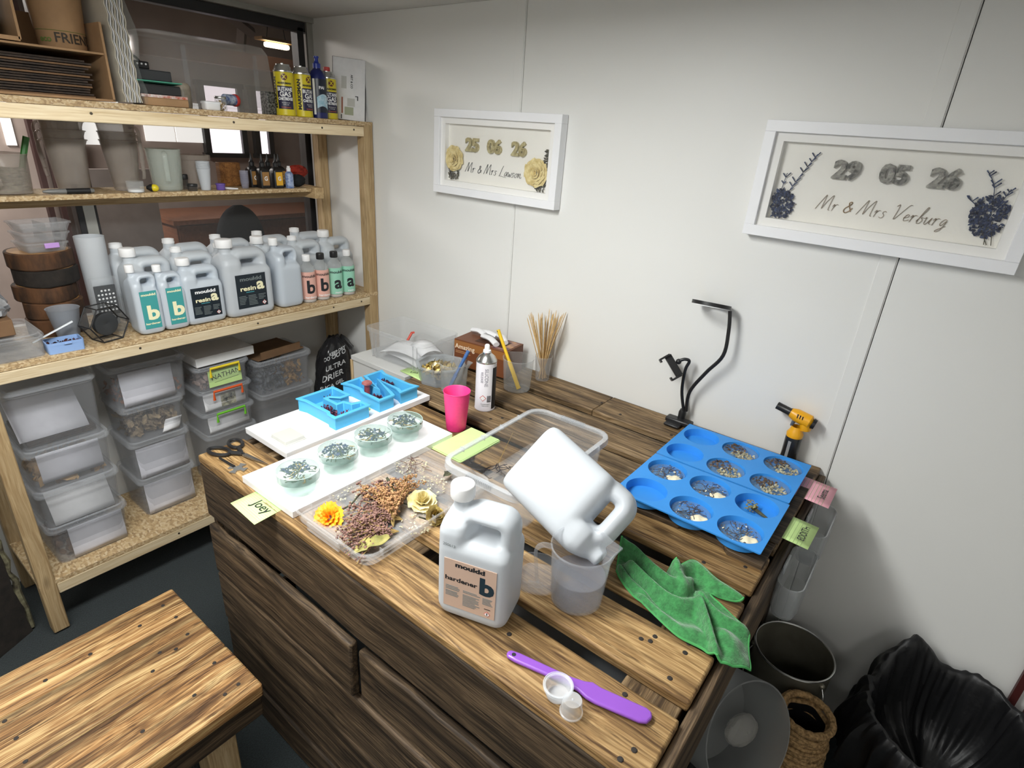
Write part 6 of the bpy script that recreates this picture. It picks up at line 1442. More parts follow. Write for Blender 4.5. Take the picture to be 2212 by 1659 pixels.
for k, (wx, wy, nm) in enumerate(((0, 0.062, 'upper middle'), (0.115, 0.062, 'upper right'), (0, -0.062, 'lower middle'), (0.115, -0.062, 'lower right'))):
    t = thing('flower_coaster', 'setting coaster of brown and cream petals, %s well of the wall side mould' % nm, 'coaster', (2.1425 + wx, -0.222 + wy, MZ - 0.023), group='setting coasters in the wall side mould')
    bm = B(); lathe(bm, [(0, 0.0), (0.046, 0.0), (0.0485, 0.017), (0, 0.0172)], 40); ob('resin', bm, M_RES, t)
    for nm2, m_, n_, c_ in (('cream_petals', M_CREAMP, 110, (0.012, -0.012)), ('brown_petals', M_BRNP, 80, (-0.016, 0.012))):
        bm = flatpetals(n_, 0.030, 0.0175, 0.0046, 200 + 10 * k + n_, 0.002, *c_); 
        for v in bm.verts:
            q = v.co.xy.length
            if q > 0.046: v.co.xy *= 0.046 / q
        o = ob(nm2, bm, m_, t, smooth=0); o['kind'] = 'stuff'
for k, (wx, wy, nm, shell) in enumerate(((-0.115, 0.062, 'upper left', True), (0, 0.062, 'upper middle', True), (0, -0.062, 'lower middle', True), (0.115, -0.062, 'lower right', True), (0.115, 0.062, 'upper right', False))):
    t = thing('flower_coaster', ('setting coaster with an ivory petal, %s well of the cloth side mould' % nm) if shell else 'coaster well holding a small greenish flower spray', 'coaster', (2.1445 + wx, -0.468 + wy, MZ - 0.023), group='setting coasters in the cloth side mould')
    if shell:
        bm = B(); lathe(bm, [(0, 0.0), (0.0455, 0.0), (0.047, 0.011), (0, 0.0112)], 40); ob('resin', bm, M_RES, t)
        o = ob('dark_stems', twigs(30, 0.044, 0.0115, 300 + k, 0.0009), mat('stem_grey', srgb(74, 70, 74), 0.8), t); o['kind'] = 'stuff'
        o = ob('dark_bits', flatpetals(50, 0.04, 0.0115, 0.003, 320 + k, 0.002, -0.004, 0.004), mat('bits_plum', srgb(70, 62, 70), 0.8, col2=srgb(120, 116, 108), vscale=120), t, smooth=0); o['kind'] = 'stuff'
        o = ob('pale_bits', flatpetals(12, 0.04, 0.012, 0.0028, 340 + k, 0.002, -0.008, 0.0), M_SHELLW, t, smooth=0); o['kind'] = 'stuff'
        bm = B(); ball(bm, (0, 0, 0), 0.0155, 16, 8, (1.25, 0.85, 0.22))
        for v in bm.verts: v.co.z += 0.002 * math.sin(v.co.x * 300 + k); v.co.xy *= 1 + 0.05 * math.sin(5 * math.atan2(v.co.y, v.co.x) + k)
        ob('ivory_petal', bm, M_SHELLW, t, (0.025, -0.014, 0.013), (0.1, -0.1, 0.3), smooth=60)
    else:
        o = ob('flower_head', flatpetals(80, 0.017, 0.012, 0.0036, 400, 0.007, -0.014, 0.006), mat('bud_green', srgb(172, 166, 120), 0.8, col2=srgb(84, 80, 44), vscale=120), t, smooth=0); o['kind'] = 'stuff'
        bm = B(); tube(bm, [(-0.008, 0.003, 0.010), (0.015, -0.008, 0.009), (0.04, -0.016, 0.006)], [0.005, 0.004, 0.0015], 8); ob('stem', bm, M_TWIG, t)

# ------------------------------------------------------------------ clamp lamp with phone holder
t = thing('clamp_lamp', 'black clamp ring light with gooseneck phone holder on the back edge', 'lamp', (1.915, -0.03, TT))
q = lambda px, py, y: (WY(px, py, y) - Vector((1.915, -0.03, TT)))
ob('clamp_base', box(B(), (0.0, -0.015, 0.013), (0.085, 0.034, 0.016)), M_BLACK, t, (0, 0, 0), bevel=0.005)
ob('clamp_lever', box(B(), (-0.01, -0.03, 0.0065), (0.05, 0.055, 0.008)), M_BLACK, t, bevel=0.003)
bm = B(); lathe(bm, [(0.012, 0.018), (0.012, 0.04), (0.008, 0.05), (0, 0.05)], 16); ob('clamp_screw', bm, M_BLACK, t)
bm = B(); path = smooth_path([q(1482, 888, -.035), q(1490, 846, -.04), (q(1525, 805, -.045)), q(1562, 768, -.05), q(1574, 715, -.05), q(1577, 672, -.05)], 6); tube(bm, path, 0.0055, 10); ob('light_gooseneck', bm, M_BLACK, t)
bm = B(); path = smooth_path([q(1477, 888, -.035), q(1473, 845, -.04), q(1480, 800, -.045), q(1489, 781, -.045), q(1480, 776, -.05), q(1468, 779, -.055)], 6); tube(bm, path, 0.005, 10); ob('holder_gooseneck', bm, M_BLACK, t)
A_, B_ = WY(1497, 650, -0.05), WY(1578, 666, -0.05)
ax = (B_ - A_).normalized(); rv = (((A_ + B_) / 2) - CAM).normalized(); nz_ = ax.cross(rv).normalized(); ry = nz_.cross(ax)
Mr = Matrix((ax, ry, nz_)).transposed()
R_o = (B_ - A_).length / 2
bm = B(); lathe(bm, [(R_o * 0.68, -0.005), (R_o, -0.005), (R_o, 0.0055), (R_o * 0.68, 0.0055), (R_o * 0.68, -0.005)], 40)
ob('ring_light', bm, M_BLACK, t, (A_ + B_) / 2 - Vector((1.915, -0.03, TT)), Mr.to_euler())
bm = B(); lathe(bm, [(R_o * 0.70, 0), (R_o * 0.97, 0), (R_o * 0.97, -0.002), (R_o * 0.70, -0.002), (R_o * 0.70, 0)], 40); ob('ring_diffuser', bm, M_CAPW, t, (A_ + B_) / 2 - Vector((1.915, -0.03, TT)) + nz_ * (0.0065 if nz_.z < 0 else -0.0055), Mr.to_euler())
a_, b_ = WY(1442, 768, -0.06), WY(1468, 812, -0.06); c_ = (a_ + b_) / 2 - Vector((1.915, -0.03, TT)); d_ = (b_ - a_).normalized()
zv = d_; yv = Vector((0.55, -0.75, 0.3)); yv = (yv - zv * yv.dot(zv)).normalized(); xv = yv.cross(zv); Mh = Matrix((xv, yv, zv)).transposed(); lh_ = (b_ - a_).length
bm = B(); box(bm, (0, 0, 0), (0.022, 0.012, lh_)); ob('phone_bracket', bm, M_BLACK, t, c_, Mh.to_euler(), bevel=0.002)
for s in (-1, 1):
    bm = B(); box(bm, (-0.012, 0.006, s * lh_ * 0.5), (0.034, 0.02, 0.006)); box(bm, (-0.028, 0.006, s * (lh_ * 0.5 - 0.004)), (0.005, 0.02, 0.012)); ob('bracket_jaw', bm, M_BLACK, t, c_, Mh.to_euler(), bevel=0.001)
bm = B(); ball(bm, (0, 0, 0), 0.009, 12, 8); ob('ball_joint', bm, M_BLACK, t, q(1466, 781, -.055))
# ------------------------------------------------------------------ gas torch
t = thing('gas_torch', 'yellow and black gas torch standing behind the blue moulds', 'torch', (2.247, -0.035, TT + 0.001))
bm = B(); lathe(bm, [(0, 0), (0.021, 0), (0.022, 0.003), (0.022, 0.078), (0.02, 0.084), (0, 0.084)], 28); ob('gas_bottle', bm, mat('torch_black', (0.015, 0.015, 0.016), 0.2), t)
ob('bottle_label', box(B(), (-0.004, -0.0215, 0.045), (0.008, 0.002, 0.05)), mat('torch_print', srgb(150, 150, 150), 0.4), t, bevel=0.0005)
M_TY = mat('torch_yellow', srgb(232, 166, 20), 0.35)
bm = B(); lathe(bm, [(0.0215, 0.08), (0.0225, 0.09), (0.017, 0.1), (0.014, 0.112)], 24); ob('collar', bm, M_TY, t)
hd = Vector((0.018, 0, 0.138)); tip = Vector((-0.045, 0.0, 0.152))
dr = (tip - hd).normalized()
bm = B(); tube(bm, [hd + Vector((0.004, 0, -0.03)), hd], [0.014, 0.017], 16); tube(bm, [hd + dr * -0.018, hd + dr * -0.01, hd + dr * 0.03, hd + dr * 0.045], [0.010, 0.0195, 0.0185, 0.013], 20); ob('torch_head', bm, M_TY, t)
bm = B(); tube(bm, [hd + dr * 0.044, hd + dr * 0.048, hd + dr * 0.085], [0.0135, 0.011, 0.011], 18); ob('nozzle', bm, M_BLACK, t)
bm = B(); tube(bm, [hd + dr * -0.026, hd + dr * -0.017], [0.014, 0.016], 16); ob('rear_knob', bm, M_BLACK, t)
bm = B(); tube(bm, [hd + dr * 0.03 + Vector((0, 0, -0.018)), hd + dr * 0.034 + Vector((0, 0, -0.036))], [0.006, 0.004], 8); ob('trigger', bm, mat('torch_grey', srgb(90, 96, 104), 0.3), t)
for k in range(3):
    c = hd + dr * (0.008 + 0.007 * k) + Vector((0, -0.0172, 0.006)); bm = B(); box(bm, c, (0.0025, 0.003, 0.012)); ob('vent_slot', bm, M_BLACK, t)

# ------------------------------------------------------------------ back left of the worktable
t = thing('side_cabinet', 'pale side cabinet between the worktable and the shelves', 'cabinet', (0.868, -0.215, 0))
ob('cabinet_body', box(B(), (0, 0, 0.42), (0.3, 0.38, 0.84)), mat('cabinet_grey', srgb(196, 196, 194), 0.5, var=0.03), t, bevel=0.002)
ob('cabinet_top', box(B(), (0, 0, 0.85), (0.31, 0.39, 0.018)), mat('cabinet_grey', srgb(196, 196, 194), 0.5), t, bevel=0.001)
plank('edge_strip', t, (-0.157, -0.1, 0.42), 0.84, 0.19, 0.012, M_PINE2, rot=(PI / 2, PI / 2, PI / 2))
t = thing('paper_tub', 'large clear tub with papers at the far left table corner', 'tub', (0.905, -0.265, TT + 0.001), 0.03)
bm = B(); w_, d_, h_ = 0.30, 0.19, 0.118
loft(bm, [rr(w_ * 0.95, d_ * 0.93, 0.018, z=0), rr(w_, d_, 0.022, z=h_ - 0.016), rr(w_ + 0.012, d_ + 0.012, 0.026, z=h_ - 0.016), rr(w_ + 0.014, d_ + 0.014, 0.026, z=h_ - 0.001), rr(w_ + 0.006, d_ + 0.006, 0.024, z=h_), rr(w_ * 0.95 - 0.005, d_ * 0.93 - 0.005, 0.016, z=0.003)]); ob('tub_wall', bm, mat('tub_paper', srgb(206, 208, 210), 0.25, alpha=0.2, edge=0.5), t)
for x in (-0.12, -0.1, 0.1, 0.12): ob('tub_rib', box(B(), (x, -d_ / 2 + 0.001, 0.05), (0.003, 0.004, 0.095)), M_CLEARD, t)
bm = B(); n = 8
def psheet(bm, c, w, d, bend, rz):
    rows = []
    for i in range(n + 1):
        u = i / n - 0.5; rows.append([Vector((u * w, v * d, bend * math.cos(u * 2.2) + 0.01 * v)) for v in (-0.5, -0.17, 0.17, 0.5)])
    R3 = Matrix.Rotation(rz, 3, 'Z'); loft(bm, [[Vector(c) + R3 @ p for p in r_] for r_ in rows], False, False, closed=False)
for k, (c, w, d, bend, rz, lb) in enumerate((((0.90, -0.29, 0.885), 0.17, 0.11, 0.03, 0.25, 'folded white paper on top of the pile in the clear tub'), ((0.915, -0.265, 0.872), 0.2, 0.13, 0.012, -0.1, 'white paper underneath in the clear tub'), ((0.97, -0.25, 0.90), 0.09, 0.11, 0.03, 1.2, 'white paper curling at the near end of the clear tub'))):
    bm = B(); psheet(bm, (0, 0, 0), w, d, bend, rz); o = ob('paper_sheet', bm, M_PAPER, None, c, solid=0.0008); tag(o, lb, 'paper')
bm = B(); tube(bm, [(0.83, -0.25, 0.87), (0.845, -0.21, 0.94), (0.86, -0.215, 0.945)], 0.005, 6); o = ob('red_hook', bm, mat('hook_red', srgb(206, 86, 70), 0.5), None); tag(o, 'small red hook inside the clear paper tub', 'hook')
# octagonal dish with gold leaf
t = thing('octagonal_dish', 'octagonal translucent dish of gold flakes', 'dish', (1.128, -0.335, TT + 0.001), 0.2)
def octr(r, z, s=1.0): return [(r * math.cos(PI / 4 * k + PI / 8), r * s * math.sin(PI / 4 * k + PI / 8), z) for k in range(8)]
bm = B(); loft(bm, [octr(0.078, 0), octr(0.084, 0.058), octr(0.092, 0.06), octr(0.092, 0.064), octr(0.08, 0.064), octr(0.074, 0.004)]); ob('dish_wall', bm, mat('dish_grey', srgb(176, 182, 186), 0.3, alpha=0.6, edge=0.3), t, smooth=20)
o = ob('gold_flakes', petals(170, 0.05, 0.05, 0.022, 0.013, 500), mat('gold_leaf', srgb(206, 172, 84), 0.3, metal=0.5, col2=srgb(232, 214, 150), vscale=60), None, (1.128, -0.335, TT + 0.03), smooth=0); tag(o, 'crumpled gold flakes in the octagonal dish', 'gold flakes', kind='stuff')
# jugs with spatulas, cup, spray can
M_JUGT = mat('jug_table', srgb(204, 206, 206), 0.15, alpha=0.14, edge=0.5)
t = jug('spatula_jug', 'clear jug holding a blue spatula, behind the pink cup', (1.228, -0.372, TT + 0.001), 0.043, 0.049, 0.105, rz=PI + 0.75, material=mat('jug_splashed', srgb(190, 192, 190), 0.25, alpha=0.28, edge=0.45, var=0.2, vscale=60))
t = thing('blue_spatula', 'blue silicone spatula leaning in the clear jug', 'spatula', (1.215, -0.385, TT + 0.006))
a0, a1 = Vector((0, 0, 0)), (DP(1012, 758, (Vector((1.26, -0.34, 0.98)) - CAM).dot(FWD)) - Vector((1.215, -0.385, TT + 0.006)))
M_SPB = mat('silicone_steel_blue', srgb(66, 104, 160), 0.4)
bm = B(); tube(bm, [a0, a0.lerp(a1, 0.38)], [0.011, 0.014], 8, flat=0.4); ob('blade', bm, M_SPB, t)
bm = B(); tube(bm, [a0.lerp(a1, 0.36), a0.lerp(a1, 0.5), a1], [0.0055, 0.005, 0.0065], 10); ob('handle', bm, M_SPB, t)
t = jug('spatula_jug', 'clear jug holding a yellow spatula, by the skewer pot', (1.372, -0.2, TT + 0.001), 0.047, 0.054, 0.118, rz=PI + 2.9, material=M_JUGT, handle=False)
t = thing('yellow_spatula', 'yellow silicone spatula standing in the clear jug', 'spatula', (1.385, -0.205, TT + 0.006))
a1 = DP(1076, 712, (Vector((1.32, -0.21, 1.0)) - CAM).dot(FWD)) - Vector((1.385, -0.205, TT + 0.006)); M_SPY = mat('silicone_yellow', srgb(228, 188, 40), 0.4)
bm = B(); tube(bm, [a0, a0.lerp(a1, 0.45)], [0.011, 0.0105], 8, flat=0.45); ob('blade', bm, M_SPY, t)
bm = B(); tube(bm, [a0.lerp(a1, 0.44), a0.lerp(a1, 0.5), a1], [0.007, 0.0055, 0.0065], 10); ob('handle', bm, M_SPY, t)
bm = B(); tube(bm, [a1 * 0.975 + Vector((0, -0.0066, 0.0)), a1 * 0.975 + Vector((0, -0.0072, 0))], 0.002, 8); ob('hang_hole', bm, M_INK, t)
bm = B(); lathe(bm, [(0, 0.003), (0.0285, 0.0), (0.0295, 0.002), (0.0395, 0.122), (0.041, 0.1235), (0.0402, 0.125), (0.038, 0.1225), (0.0275, 0.004)], 40)
o = ob('pink_cup', bm, mat('cup_pink', srgb(236, 60, 134), 0.5, var=0.04, vscale=120), None, (1.424, -0.568, TT + 0.001)); tag(o, 'bright pink plastic tumbler in the middle of the worktable', 'cup')
t = thing('spray_can', 'white and black aerosol can with silver shoulder', 'spray can', (1.392, -0.398, TT + 0.001), 0.85); r = 0.0325
bm = B(); lathe(bm, [(0, 0), (r, 0), (r + 0.0006, 0.002), (r + 0.0006, 0.004), (r, 0.006), (r, 0.165)], 40); sc_ = ob('can_body', bm, mat('can_white', srgb(222, 220, 226), 0.3), t)
bm = B(); lathe(bm, [(r, 0.163), (r + 0.0008, 0.165), (r + 0.0008, 0.168), (r * 0.95, 0.171), (r * 0.8, 0.18), (r * 0.5, 0.188), (r * 0.42, 0.19), (r * 0.42, 0.194), (0, 0.194)], 36); ob('silver_shoulder', bm, M_STEEL, t)
bm = B(); lathe(bm, [(0.0125, 0.192), (0.0125, 0.2), (0.0085, 0.203), (0.008, 0.216), (0.0055, 0.219), (0, 0.219)], 20); ob('spray_nozzle', bm, M_CAPW, t)
bm = B(); n2 = 10; loft(bm, [[((r + 0.0005) * math.cos(-PI / 2 + 0.52 + 0.95 * i / n2), (r + 0.0005) * math.sin(-PI / 2 + 0.52 + 0.95 * i / n2), z) for i in range(n2 + 1)] for z in (0.008, 0.15)], False, False, closed=False); ob('black_panel', bm, M_INK, t)
me = text_mesh('STATUS', 0.026, 1.0, 0.0).copy()
def wrap_up(t, s, size, z, m_, r, a0, sx=1.0, bold=0.0, nm='can_print'):
    me = text_mesh(s, size, sx, bold).copy()
    for v in me.vertices:
        a = a0 + v.co.y / r; z_ = z - v.co.x; v.co = (r * math.cos(a), r * math.sin(a), z_)
    return ob(nm, me, m_, t, smooth=0)
wrap_up(sc_, 'SILICONE', 0.016, 0.118, mat('print_lilac', srgb(150, 148, 158), 0.5), r + 0.0006, -PI / 2 - 0.12, 0.9, 0.0002)
wrap_up(sc_, 'RELEASE', 0.011, 0.118, mat('print_lilac', srgb(150, 148, 158), 0.5), r + 0.0006, -PI / 2 - 0.55, 0.9, 0.0002)
for k in range(9):
    bm = B(); a = -PI / 2 + 0.02; z = 0.056 - k * 0.0026
    loft(bm, [[((r + 0.0006) * math.cos(a + 0.4 * i / 4), (r + 0.0006) * math.sin(a + 0.4 * i / 4), zz_) for i in range(5)] for zz_ in (z, z - (0.0018 if k % 2 else 0.0010))], False, False, closed=False); ob('barcode_bar', bm, M_INK, sc_)
wrap_on(sc_, 'can_print', 'FLAMMABLE', 0.0055, 0.026, M_PGREY, r + 0.0006, -0.004, 1.0, 0)
wrap_on(sc_, 'can_print', 'KEEP COOL', 0.0045, 0.02, M_PGREY, r + 0.0006, -0.004, 1.0, 0)
me = B(); s_ = 0.011
for (k_, mm, dz) in ((1.0, mat('hazard_red', srgb(196, 60, 50), 0.5), 0.0005), (0.8, M_CAPW, 0.0008)):
    bm = B(); pts = [(0, s_ * k_), (-s_ * k_, 0), (0, -s_ * k_), (s_ * k_, 0)]; poly(bm, [((r + dz) * math.cos(-PI / 2 - 0.38 + x / r), (r + dz) * math.sin(-PI / 2 - 0.38 + x / r), 0.047 + z) for x, z in pts]); ob('hazard_sign', bm, mm, sc_, smooth=0)
# brown glove box with white tissue
t = thing('glove_box', 'brown carton with cream lettering behind the jugs', 'carton', (1.168, -0.118, TT + 0.001), 0.12)
M_BOXB = mat('carton_brown', srgb(112, 64, 36), 0.5, var=0.08)
ob('carton_body', box(B(), (0, 0, 0.0525), (0.235, 0.118, 0.105)), M_BOXB, t, bevel=0.001)
ob('gold_band', box(B(), (0, -0.0593, 0.085), (0.234, 0.001, 0.03)), mat('carton_gold', srgb(150, 98, 52), 0.4), t)
text('carton_print', 'Amazing', 0.026, mat('print_cream2', srgb(232, 214, 190), 0.5), t, (-0.068, -0.0602, 0.078), FACE_NY, bold=0.0003)
fine_lines(t, -0.11, -0.03, -0.0598, 0.06, 2, 0.006, mat('print_tan', srgb(176, 130, 90), 0.5)); ob('opening_flap', box(B(), (0.02, 0, 0.1058), (0.12, 0.07, 0.001)), mat('carton_dark', srgb(70, 40, 24), 0.6), t)
ob('swirl_print', box(B(), (0.075, 0.0, 0.1056), (0.07, 0.1, 0.0008)), mat('carton_swirl', srgb(196, 150, 110), 0.5, col2=srgb(90, 60, 90), vscale=25), t)
for k, (x, y, z, rz, L_, lb) in enumerate(((1.10, -0.10, 0.982, -0.1, 0.07, 'rolled white tissue lying across the others'), (1.185, -0.135, 0.98, -0.35, 0.10, 'rolled white tissue at the front of the brown carton'), (1.215, -0.10, 0.984, -0.6, 0.08, 'rolled white tissue on top of the brown carton'), (1.135, -0.085, 0.98, 0.15, 0.08, 'short rolled white tissue at the back of the brown carton'))):
    bm = B(); tube(bm, smooth_path([(-L_ / 2, 0, 0), (0, 0.004, 0.004), (L_ / 2, 0, -0.002)], 5), 0.013, 10, flat=0.7); o = ob('tissue_roll', bm, M_PAPER, None, (x, y, z), (0, 0, rz)); tag(o, lb, 'tissue', 'white tissue rolls')
# pot of skewers
t = thing('skewer_pot', 'clear plastic pot crammed with wooden skewers', 'pot', (1.385, -0.062, TT + 0.001))
bm = B(); lathe(bm, [(0, 0.002), (0.0245, 0), (0.0255, 0.003), (0.031, 0.084), (0.0325, 0.086), (0.0325, 0.092), (0.030, 0.092), (0.0245, 0.004)], 32); ob('pot_wall', bm, mat('pot_clear', srgb(206, 206, 206), 0.2, alpha=0.25, edge=0.45), t)
rnd = random.Random(8); M_SKEW = mat('bamboo', srgb(206, 174, 122), 0.6, var=0.2, vscale=80)
for k in range(46):
    a = rnd.uniform(0, 2 * PI); q0 = -rnd.uniform(0, 0.018); q1 = 0.012 + 0.062 * math.sqrt(rnd.random()); a1_ = a + rnd.uniform(-0.4, 0.4)
    p0 = Vector((q0 * math.cos(a), q0 * math.sin(a), 0.006)); hgt = rnd.uniform(0.225, 0.262); p1 = Vector((q1 * math.cos(a1_), q1 * math.sin(a1_), hgt))
    if p1.y > 0.05: p1.y = 0.05
    u = 0.088 / hgt; pm = p0.lerp(p1, u)
    if pm.xy.length > 0.027:
        s = 0.027 / pm.xy.length; p1.xy = p0.xy + (p1.xy - p0.xy) * s * 0.9
    d = p1 - p0; bm = B(); tube(bm, [p0, p0.lerp(p1, 0.96), p1], [0.0016, 0.0016, 0.0004], 6)
    o = ob('skewer', bm, M_SKEW, None, (1.385, -0.062, TT + 0.001)); tag(o, 'thin wooden skewer standing in the clear pot by the wall', 'skewer', 'skewers in the clear pot')

# ------------------------------------------------------------------ framed pieces on the white wall
M_FRAME = mat('frame_white', srgb(240, 241, 244), 0.4, var=0.015)
M_MOUNT = mat('mount_card', srgb(240, 239, 236), 0.8)
M_BACK = mat('backing_cream', srgb(238, 236, 229), 0.8, var=0.02)
M_FGLASS = mat('frame_glass', (0.9, 0.9, 0.9), 0.02, alpha=0.04, edge=0.1)
M_NUM1 = mat('number_gold', srgb(150, 138, 92), 0.15, metal=0.2, col2=srgb(206, 196, 150), vscale=120)
M_NUM2 = mat('number_silver', srgb(62, 62, 60), 0.15, metal=0.3, col2=srgb(164, 162, 154), vscale=90)
def frame(label, x0, x1, z0, z1, rotn):
    w, h = x1 - x0, z1 - z0
    t = thing('picture_frame', label, 'picture frame', ((x0 + x1) / 2, -0.0025, (z0 + z1) / 2), rot=(0, rotn, 0))
    D_, b = 0.036, 0.027
    for nm, c, s in (('frame_rail', (0, -D_ / 2, h / 2 - b / 2), (w, D_, b)), ('frame_rail', (0, -D_ / 2, -h / 2 + b / 2), (w, D_, b)), ('frame_stile', (-w / 2 + b / 2, -D_ / 2, 0), (b, D_, h - 2 * b)), ('frame_stile', (w / 2 - b / 2, -D_ / 2, 0), (b, D_, h - 2 * b))):
        ob(nm, box(B(), c, s), M_FRAME, t, bevel=0.001)
    iw, ih, mb = w - 2 * b, h - 2 * b, 0.021
    bm = B(); y = -0.024
    a = [(-iw / 2, y, -ih / 2), (iw / 2, y, -ih / 2), (iw / 2, y, ih / 2), (-iw / 2, y, ih / 2)]; i_ = [(x * (1 - 2 * mb / iw), y, z * (1 - 2 * mb / ih)) for x, y, z in a]; i2 = [(x, -0.004, z) for x, _, z in i_]
    loft(bm, [a, i_, i2], False, False); ob('mount', bm, M_MOUNT, t, smooth=0)
    bk = ob('backing', box(B(), (0, -0.003, 0), (iw, 0.002, ih)), M_BACK, t)
    ob('glazing', box(B(), (0, -0.0275, 0), (iw, 0.0015, ih)), M_FGLASS, t)
    return bk
GL = {  # single-stroke handwriting, x-height 0.45, cap height 1
 'M': (0.95, [[(0, 0), (0.1, 0.35), (0.3, 0.98), (0.33, 0.7), (0.36, 0.05), (0.5, 0.55), (0.72, 1.0), (0.74, 0.6), (0.78, 0.05), (0.88, 0.0)]]),
 'r': (0.36, [[(0.0, 0.3), (0.06, 0.44), (0.1, 0.4), (0.08, 0.2), (0.06, 0.0)], [(0.07, 0.2), (0.14, 0.38), (0.22, 0.45), (0.32, 0.42)]]),
 's': (0.34, [[(0.28, 0.38), (0.2, 0.45), (0.1, 0.4), (0.1, 0.3), (0.2, 0.2), (0.2, 0.06), (0.1, -0.01), (-0.02, 0.05)]]),
 '&': (0.55, [[(0.5, 0.1), (0.25, 0.5), (0.2, 0.68), (0.32, 0.72), (0.32, 0.56), (0.1, 0.3), (0.08, 0.1), (0.22, 0.0), (0.4, 0.14), (0.5, 0.36)]]),
 'L': (0.62, [[(0.34, 1.0), (0.24, 0.7), (0.1, 0.1), (0.02, 0.0), (0.2, 0.0), (0.5, -0.04), (0.95, -0.1)]]),
 'V': (0.62, [[(-0.02, 0.85), (0.1, 0.98), (0.14, 0.6), (0.16, 0.02), (0.4, 0.5), (0.62, 0.98), (0.78, 1.0)]]),
 'a': (0.42, [[(0.34, 0.4), (0.2, 0.45), (0.06, 0.22), (0.08, 0.03), (0.22, 0.08), (0.34, 0.4), (0.32, 0.1), (0.42, 0.04)]]),
 'w': (0.52, [[(0.0, 0.38), (0.06, 0.44), (0.08, 0.1), (0.16, 0.02), (0.26, 0.3), (0.28, 0.06), (0.36, 0.02), (0.46, 0.3), (0.5, 0.44)]]),
 'o': (0.38, [[(0.2, 0.42), (0.06, 0.3), (0.06, 0.06), (0.18, 0.0), (0.3, 0.16), (0.28, 0.38), (0.2, 0.42), (0.4, 0.36)]]),
 'n': (0.46, [[(0.02, 0.4), (0.06, 0.42), (0.06, 0.02), (0.16, 0.36), (0.28, 0.42), (0.28, 0.1), (0.36, 0.0), (0.48, 0.1)]]),
 'e': (0.36, [[(0.02, 0.2), (0.22, 0.28), (0.24, 0.42), (0.12, 0.42), (0.05, 0.2), (0.12, 0.02), (0.34, 0.12)]]),
 'b': (0.4, [[(0.02, 0.1), (0.2, 0.6), (0.3, 0.98), (0.22, 0.98), (0.12, 0.5), (0.08, 0.02), (0.22, 0.0), (0.3, 0.2), (0.2, 0.36), (0.4, 0.34)]]),
 'u': (0.44, [[(0.0, 0.36), (0.06, 0.42), (0.06, 0.08), (0.16, 0.0), (0.3, 0.36), (0.32, 0.42), (0.3, 0.08), (0.42, 0.04)]]),
 'g': (0.44, [[(0.34, 0.4), (0.18, 0.44), (0.06, 0.2), (0.14, 0.04), (0.32, 0.36), (0.24, -0.2), (0.08, -0.36), (0.04, -0.26), (0.4, 0.04)]]),
 ' ': (0.32, [])}
def handwriting(t, s, x, z, size, th, m_, y, slope=0.0):
    cx = 0.0
    for ch in s:
        adv, strokes = GL[ch]
        for st in strokes:
            pts = [(x + (cx + p[0] + 0.22 * p[1]) * size, y, z + p[1] * size * 0.95 + slope * cx * size) for p in st]
            bm = B(); tube(bm, smooth_path(pts, 5), th, 5, flat=0.4); ob('script_letter', bm, m_, t)
        cx += adv
f1 = frame('white box frame with gold numbers and two cream roses', 0.787, 1.357, 1.464, 1.757, 0.008)
f2 = frame('white box frame with silver numbers and blue dried flowers', 1.983, 2.577, 1.472, 1.757, 0.012)
for f_, m_, words, xs, zc, sz in ((f1, M_NUM1, ('25', '06', '26'), (-0.113, -0.008, 0.102), 0.030, 0.060), (f2, M_NUM2, ('29', '05', '26'), (-0.090, 0.012, 0.112), 0.037, 0.056)):
    for w_, x in zip(words, xs):
        text('resin_number', w_, sz, m_, f_, (x, -0.009, zc), FACE_NY, sx=1.05, bold=0.0028, depth=0.005)
handwriting(f1, 'Mr & Mrs Lawson', -0.148, -0.062, 0.0365, 0.0012, M_INK, -0.006)
handwriting(f2, 'Mr & Mrs Verburg', -0.138, -0.058, 0.038, 0.0012, mat('script_gold', srgb(122, 96, 58), 0.4, metal=0.2), -0.006, slope=-0.02)
def frose(par, x, z, r, seed):
    bm = rose_bm(r, seed, ((0.14, 4, 0.55), (0.32, 5, 0.5), (0.55, 7, 0.4), (0.8, 8, 0.28), (0.98, 9, 0.16)), 1.0)
    o = ob('pressed_rose', bm, mat('rose_pressed', srgb(234, 218, 160), 0.7, col2=srgb(200, 176, 108), vscale=60), par, (x, -0.009, z), (PI / 2, 0, 0), smooth=60); o['kind'] = 'stuff'
def fbush(par, x, z, rx, rz_, m_, n, seed, size=0.005, nm='pressed_foliage', iw=0.21, ih=0.09):
    rnd = random.Random(seed); bm = B()
    for i in range(n):
        a = rnd.uniform(0, 2 * PI); q = math.sqrt(rnd.random()); cx = x + rx * q * math.cos(a); cz = z + rz_ * q * math.sin(a)
        if abs(cx) > iw or abs(cz) > ih: continue
        s = size * rnd.uniform(0.6, 1.3); rot = Euler((rnd.uniform(-0.6, 0.6), rnd.uniform(0, 6), rnd.uniform(-0.6, 0.6))).to_matrix()
        poly(bm, [Vector((cx, -0.007 - rnd.random() * 0.006, cz)) + rot @ Vector(p) for p in ((-s, 0, 0), (-0.2 * s, 0.1 * s, 0.5 * s), (0.7 * s, 0, 0.4 * s), (s, 0.1 * s, 0), (0.4 * s, 0, -0.5 * s), (-0.5 * s, 0.1 * s, -0.4 * s))])
    o = ob(nm, bm, m_, par, smooth=0); o['kind'] = 'stuff'
M_FOL = mat('foliage_pressed', srgb(92, 88, 66), 0.8, col2=srgb(44, 42, 34), vscale=90)
M_BLUF = mat('bluebell_dry', srgb(62, 78, 116), 0.8, col2=srgb(28, 34, 58), vscale=90)
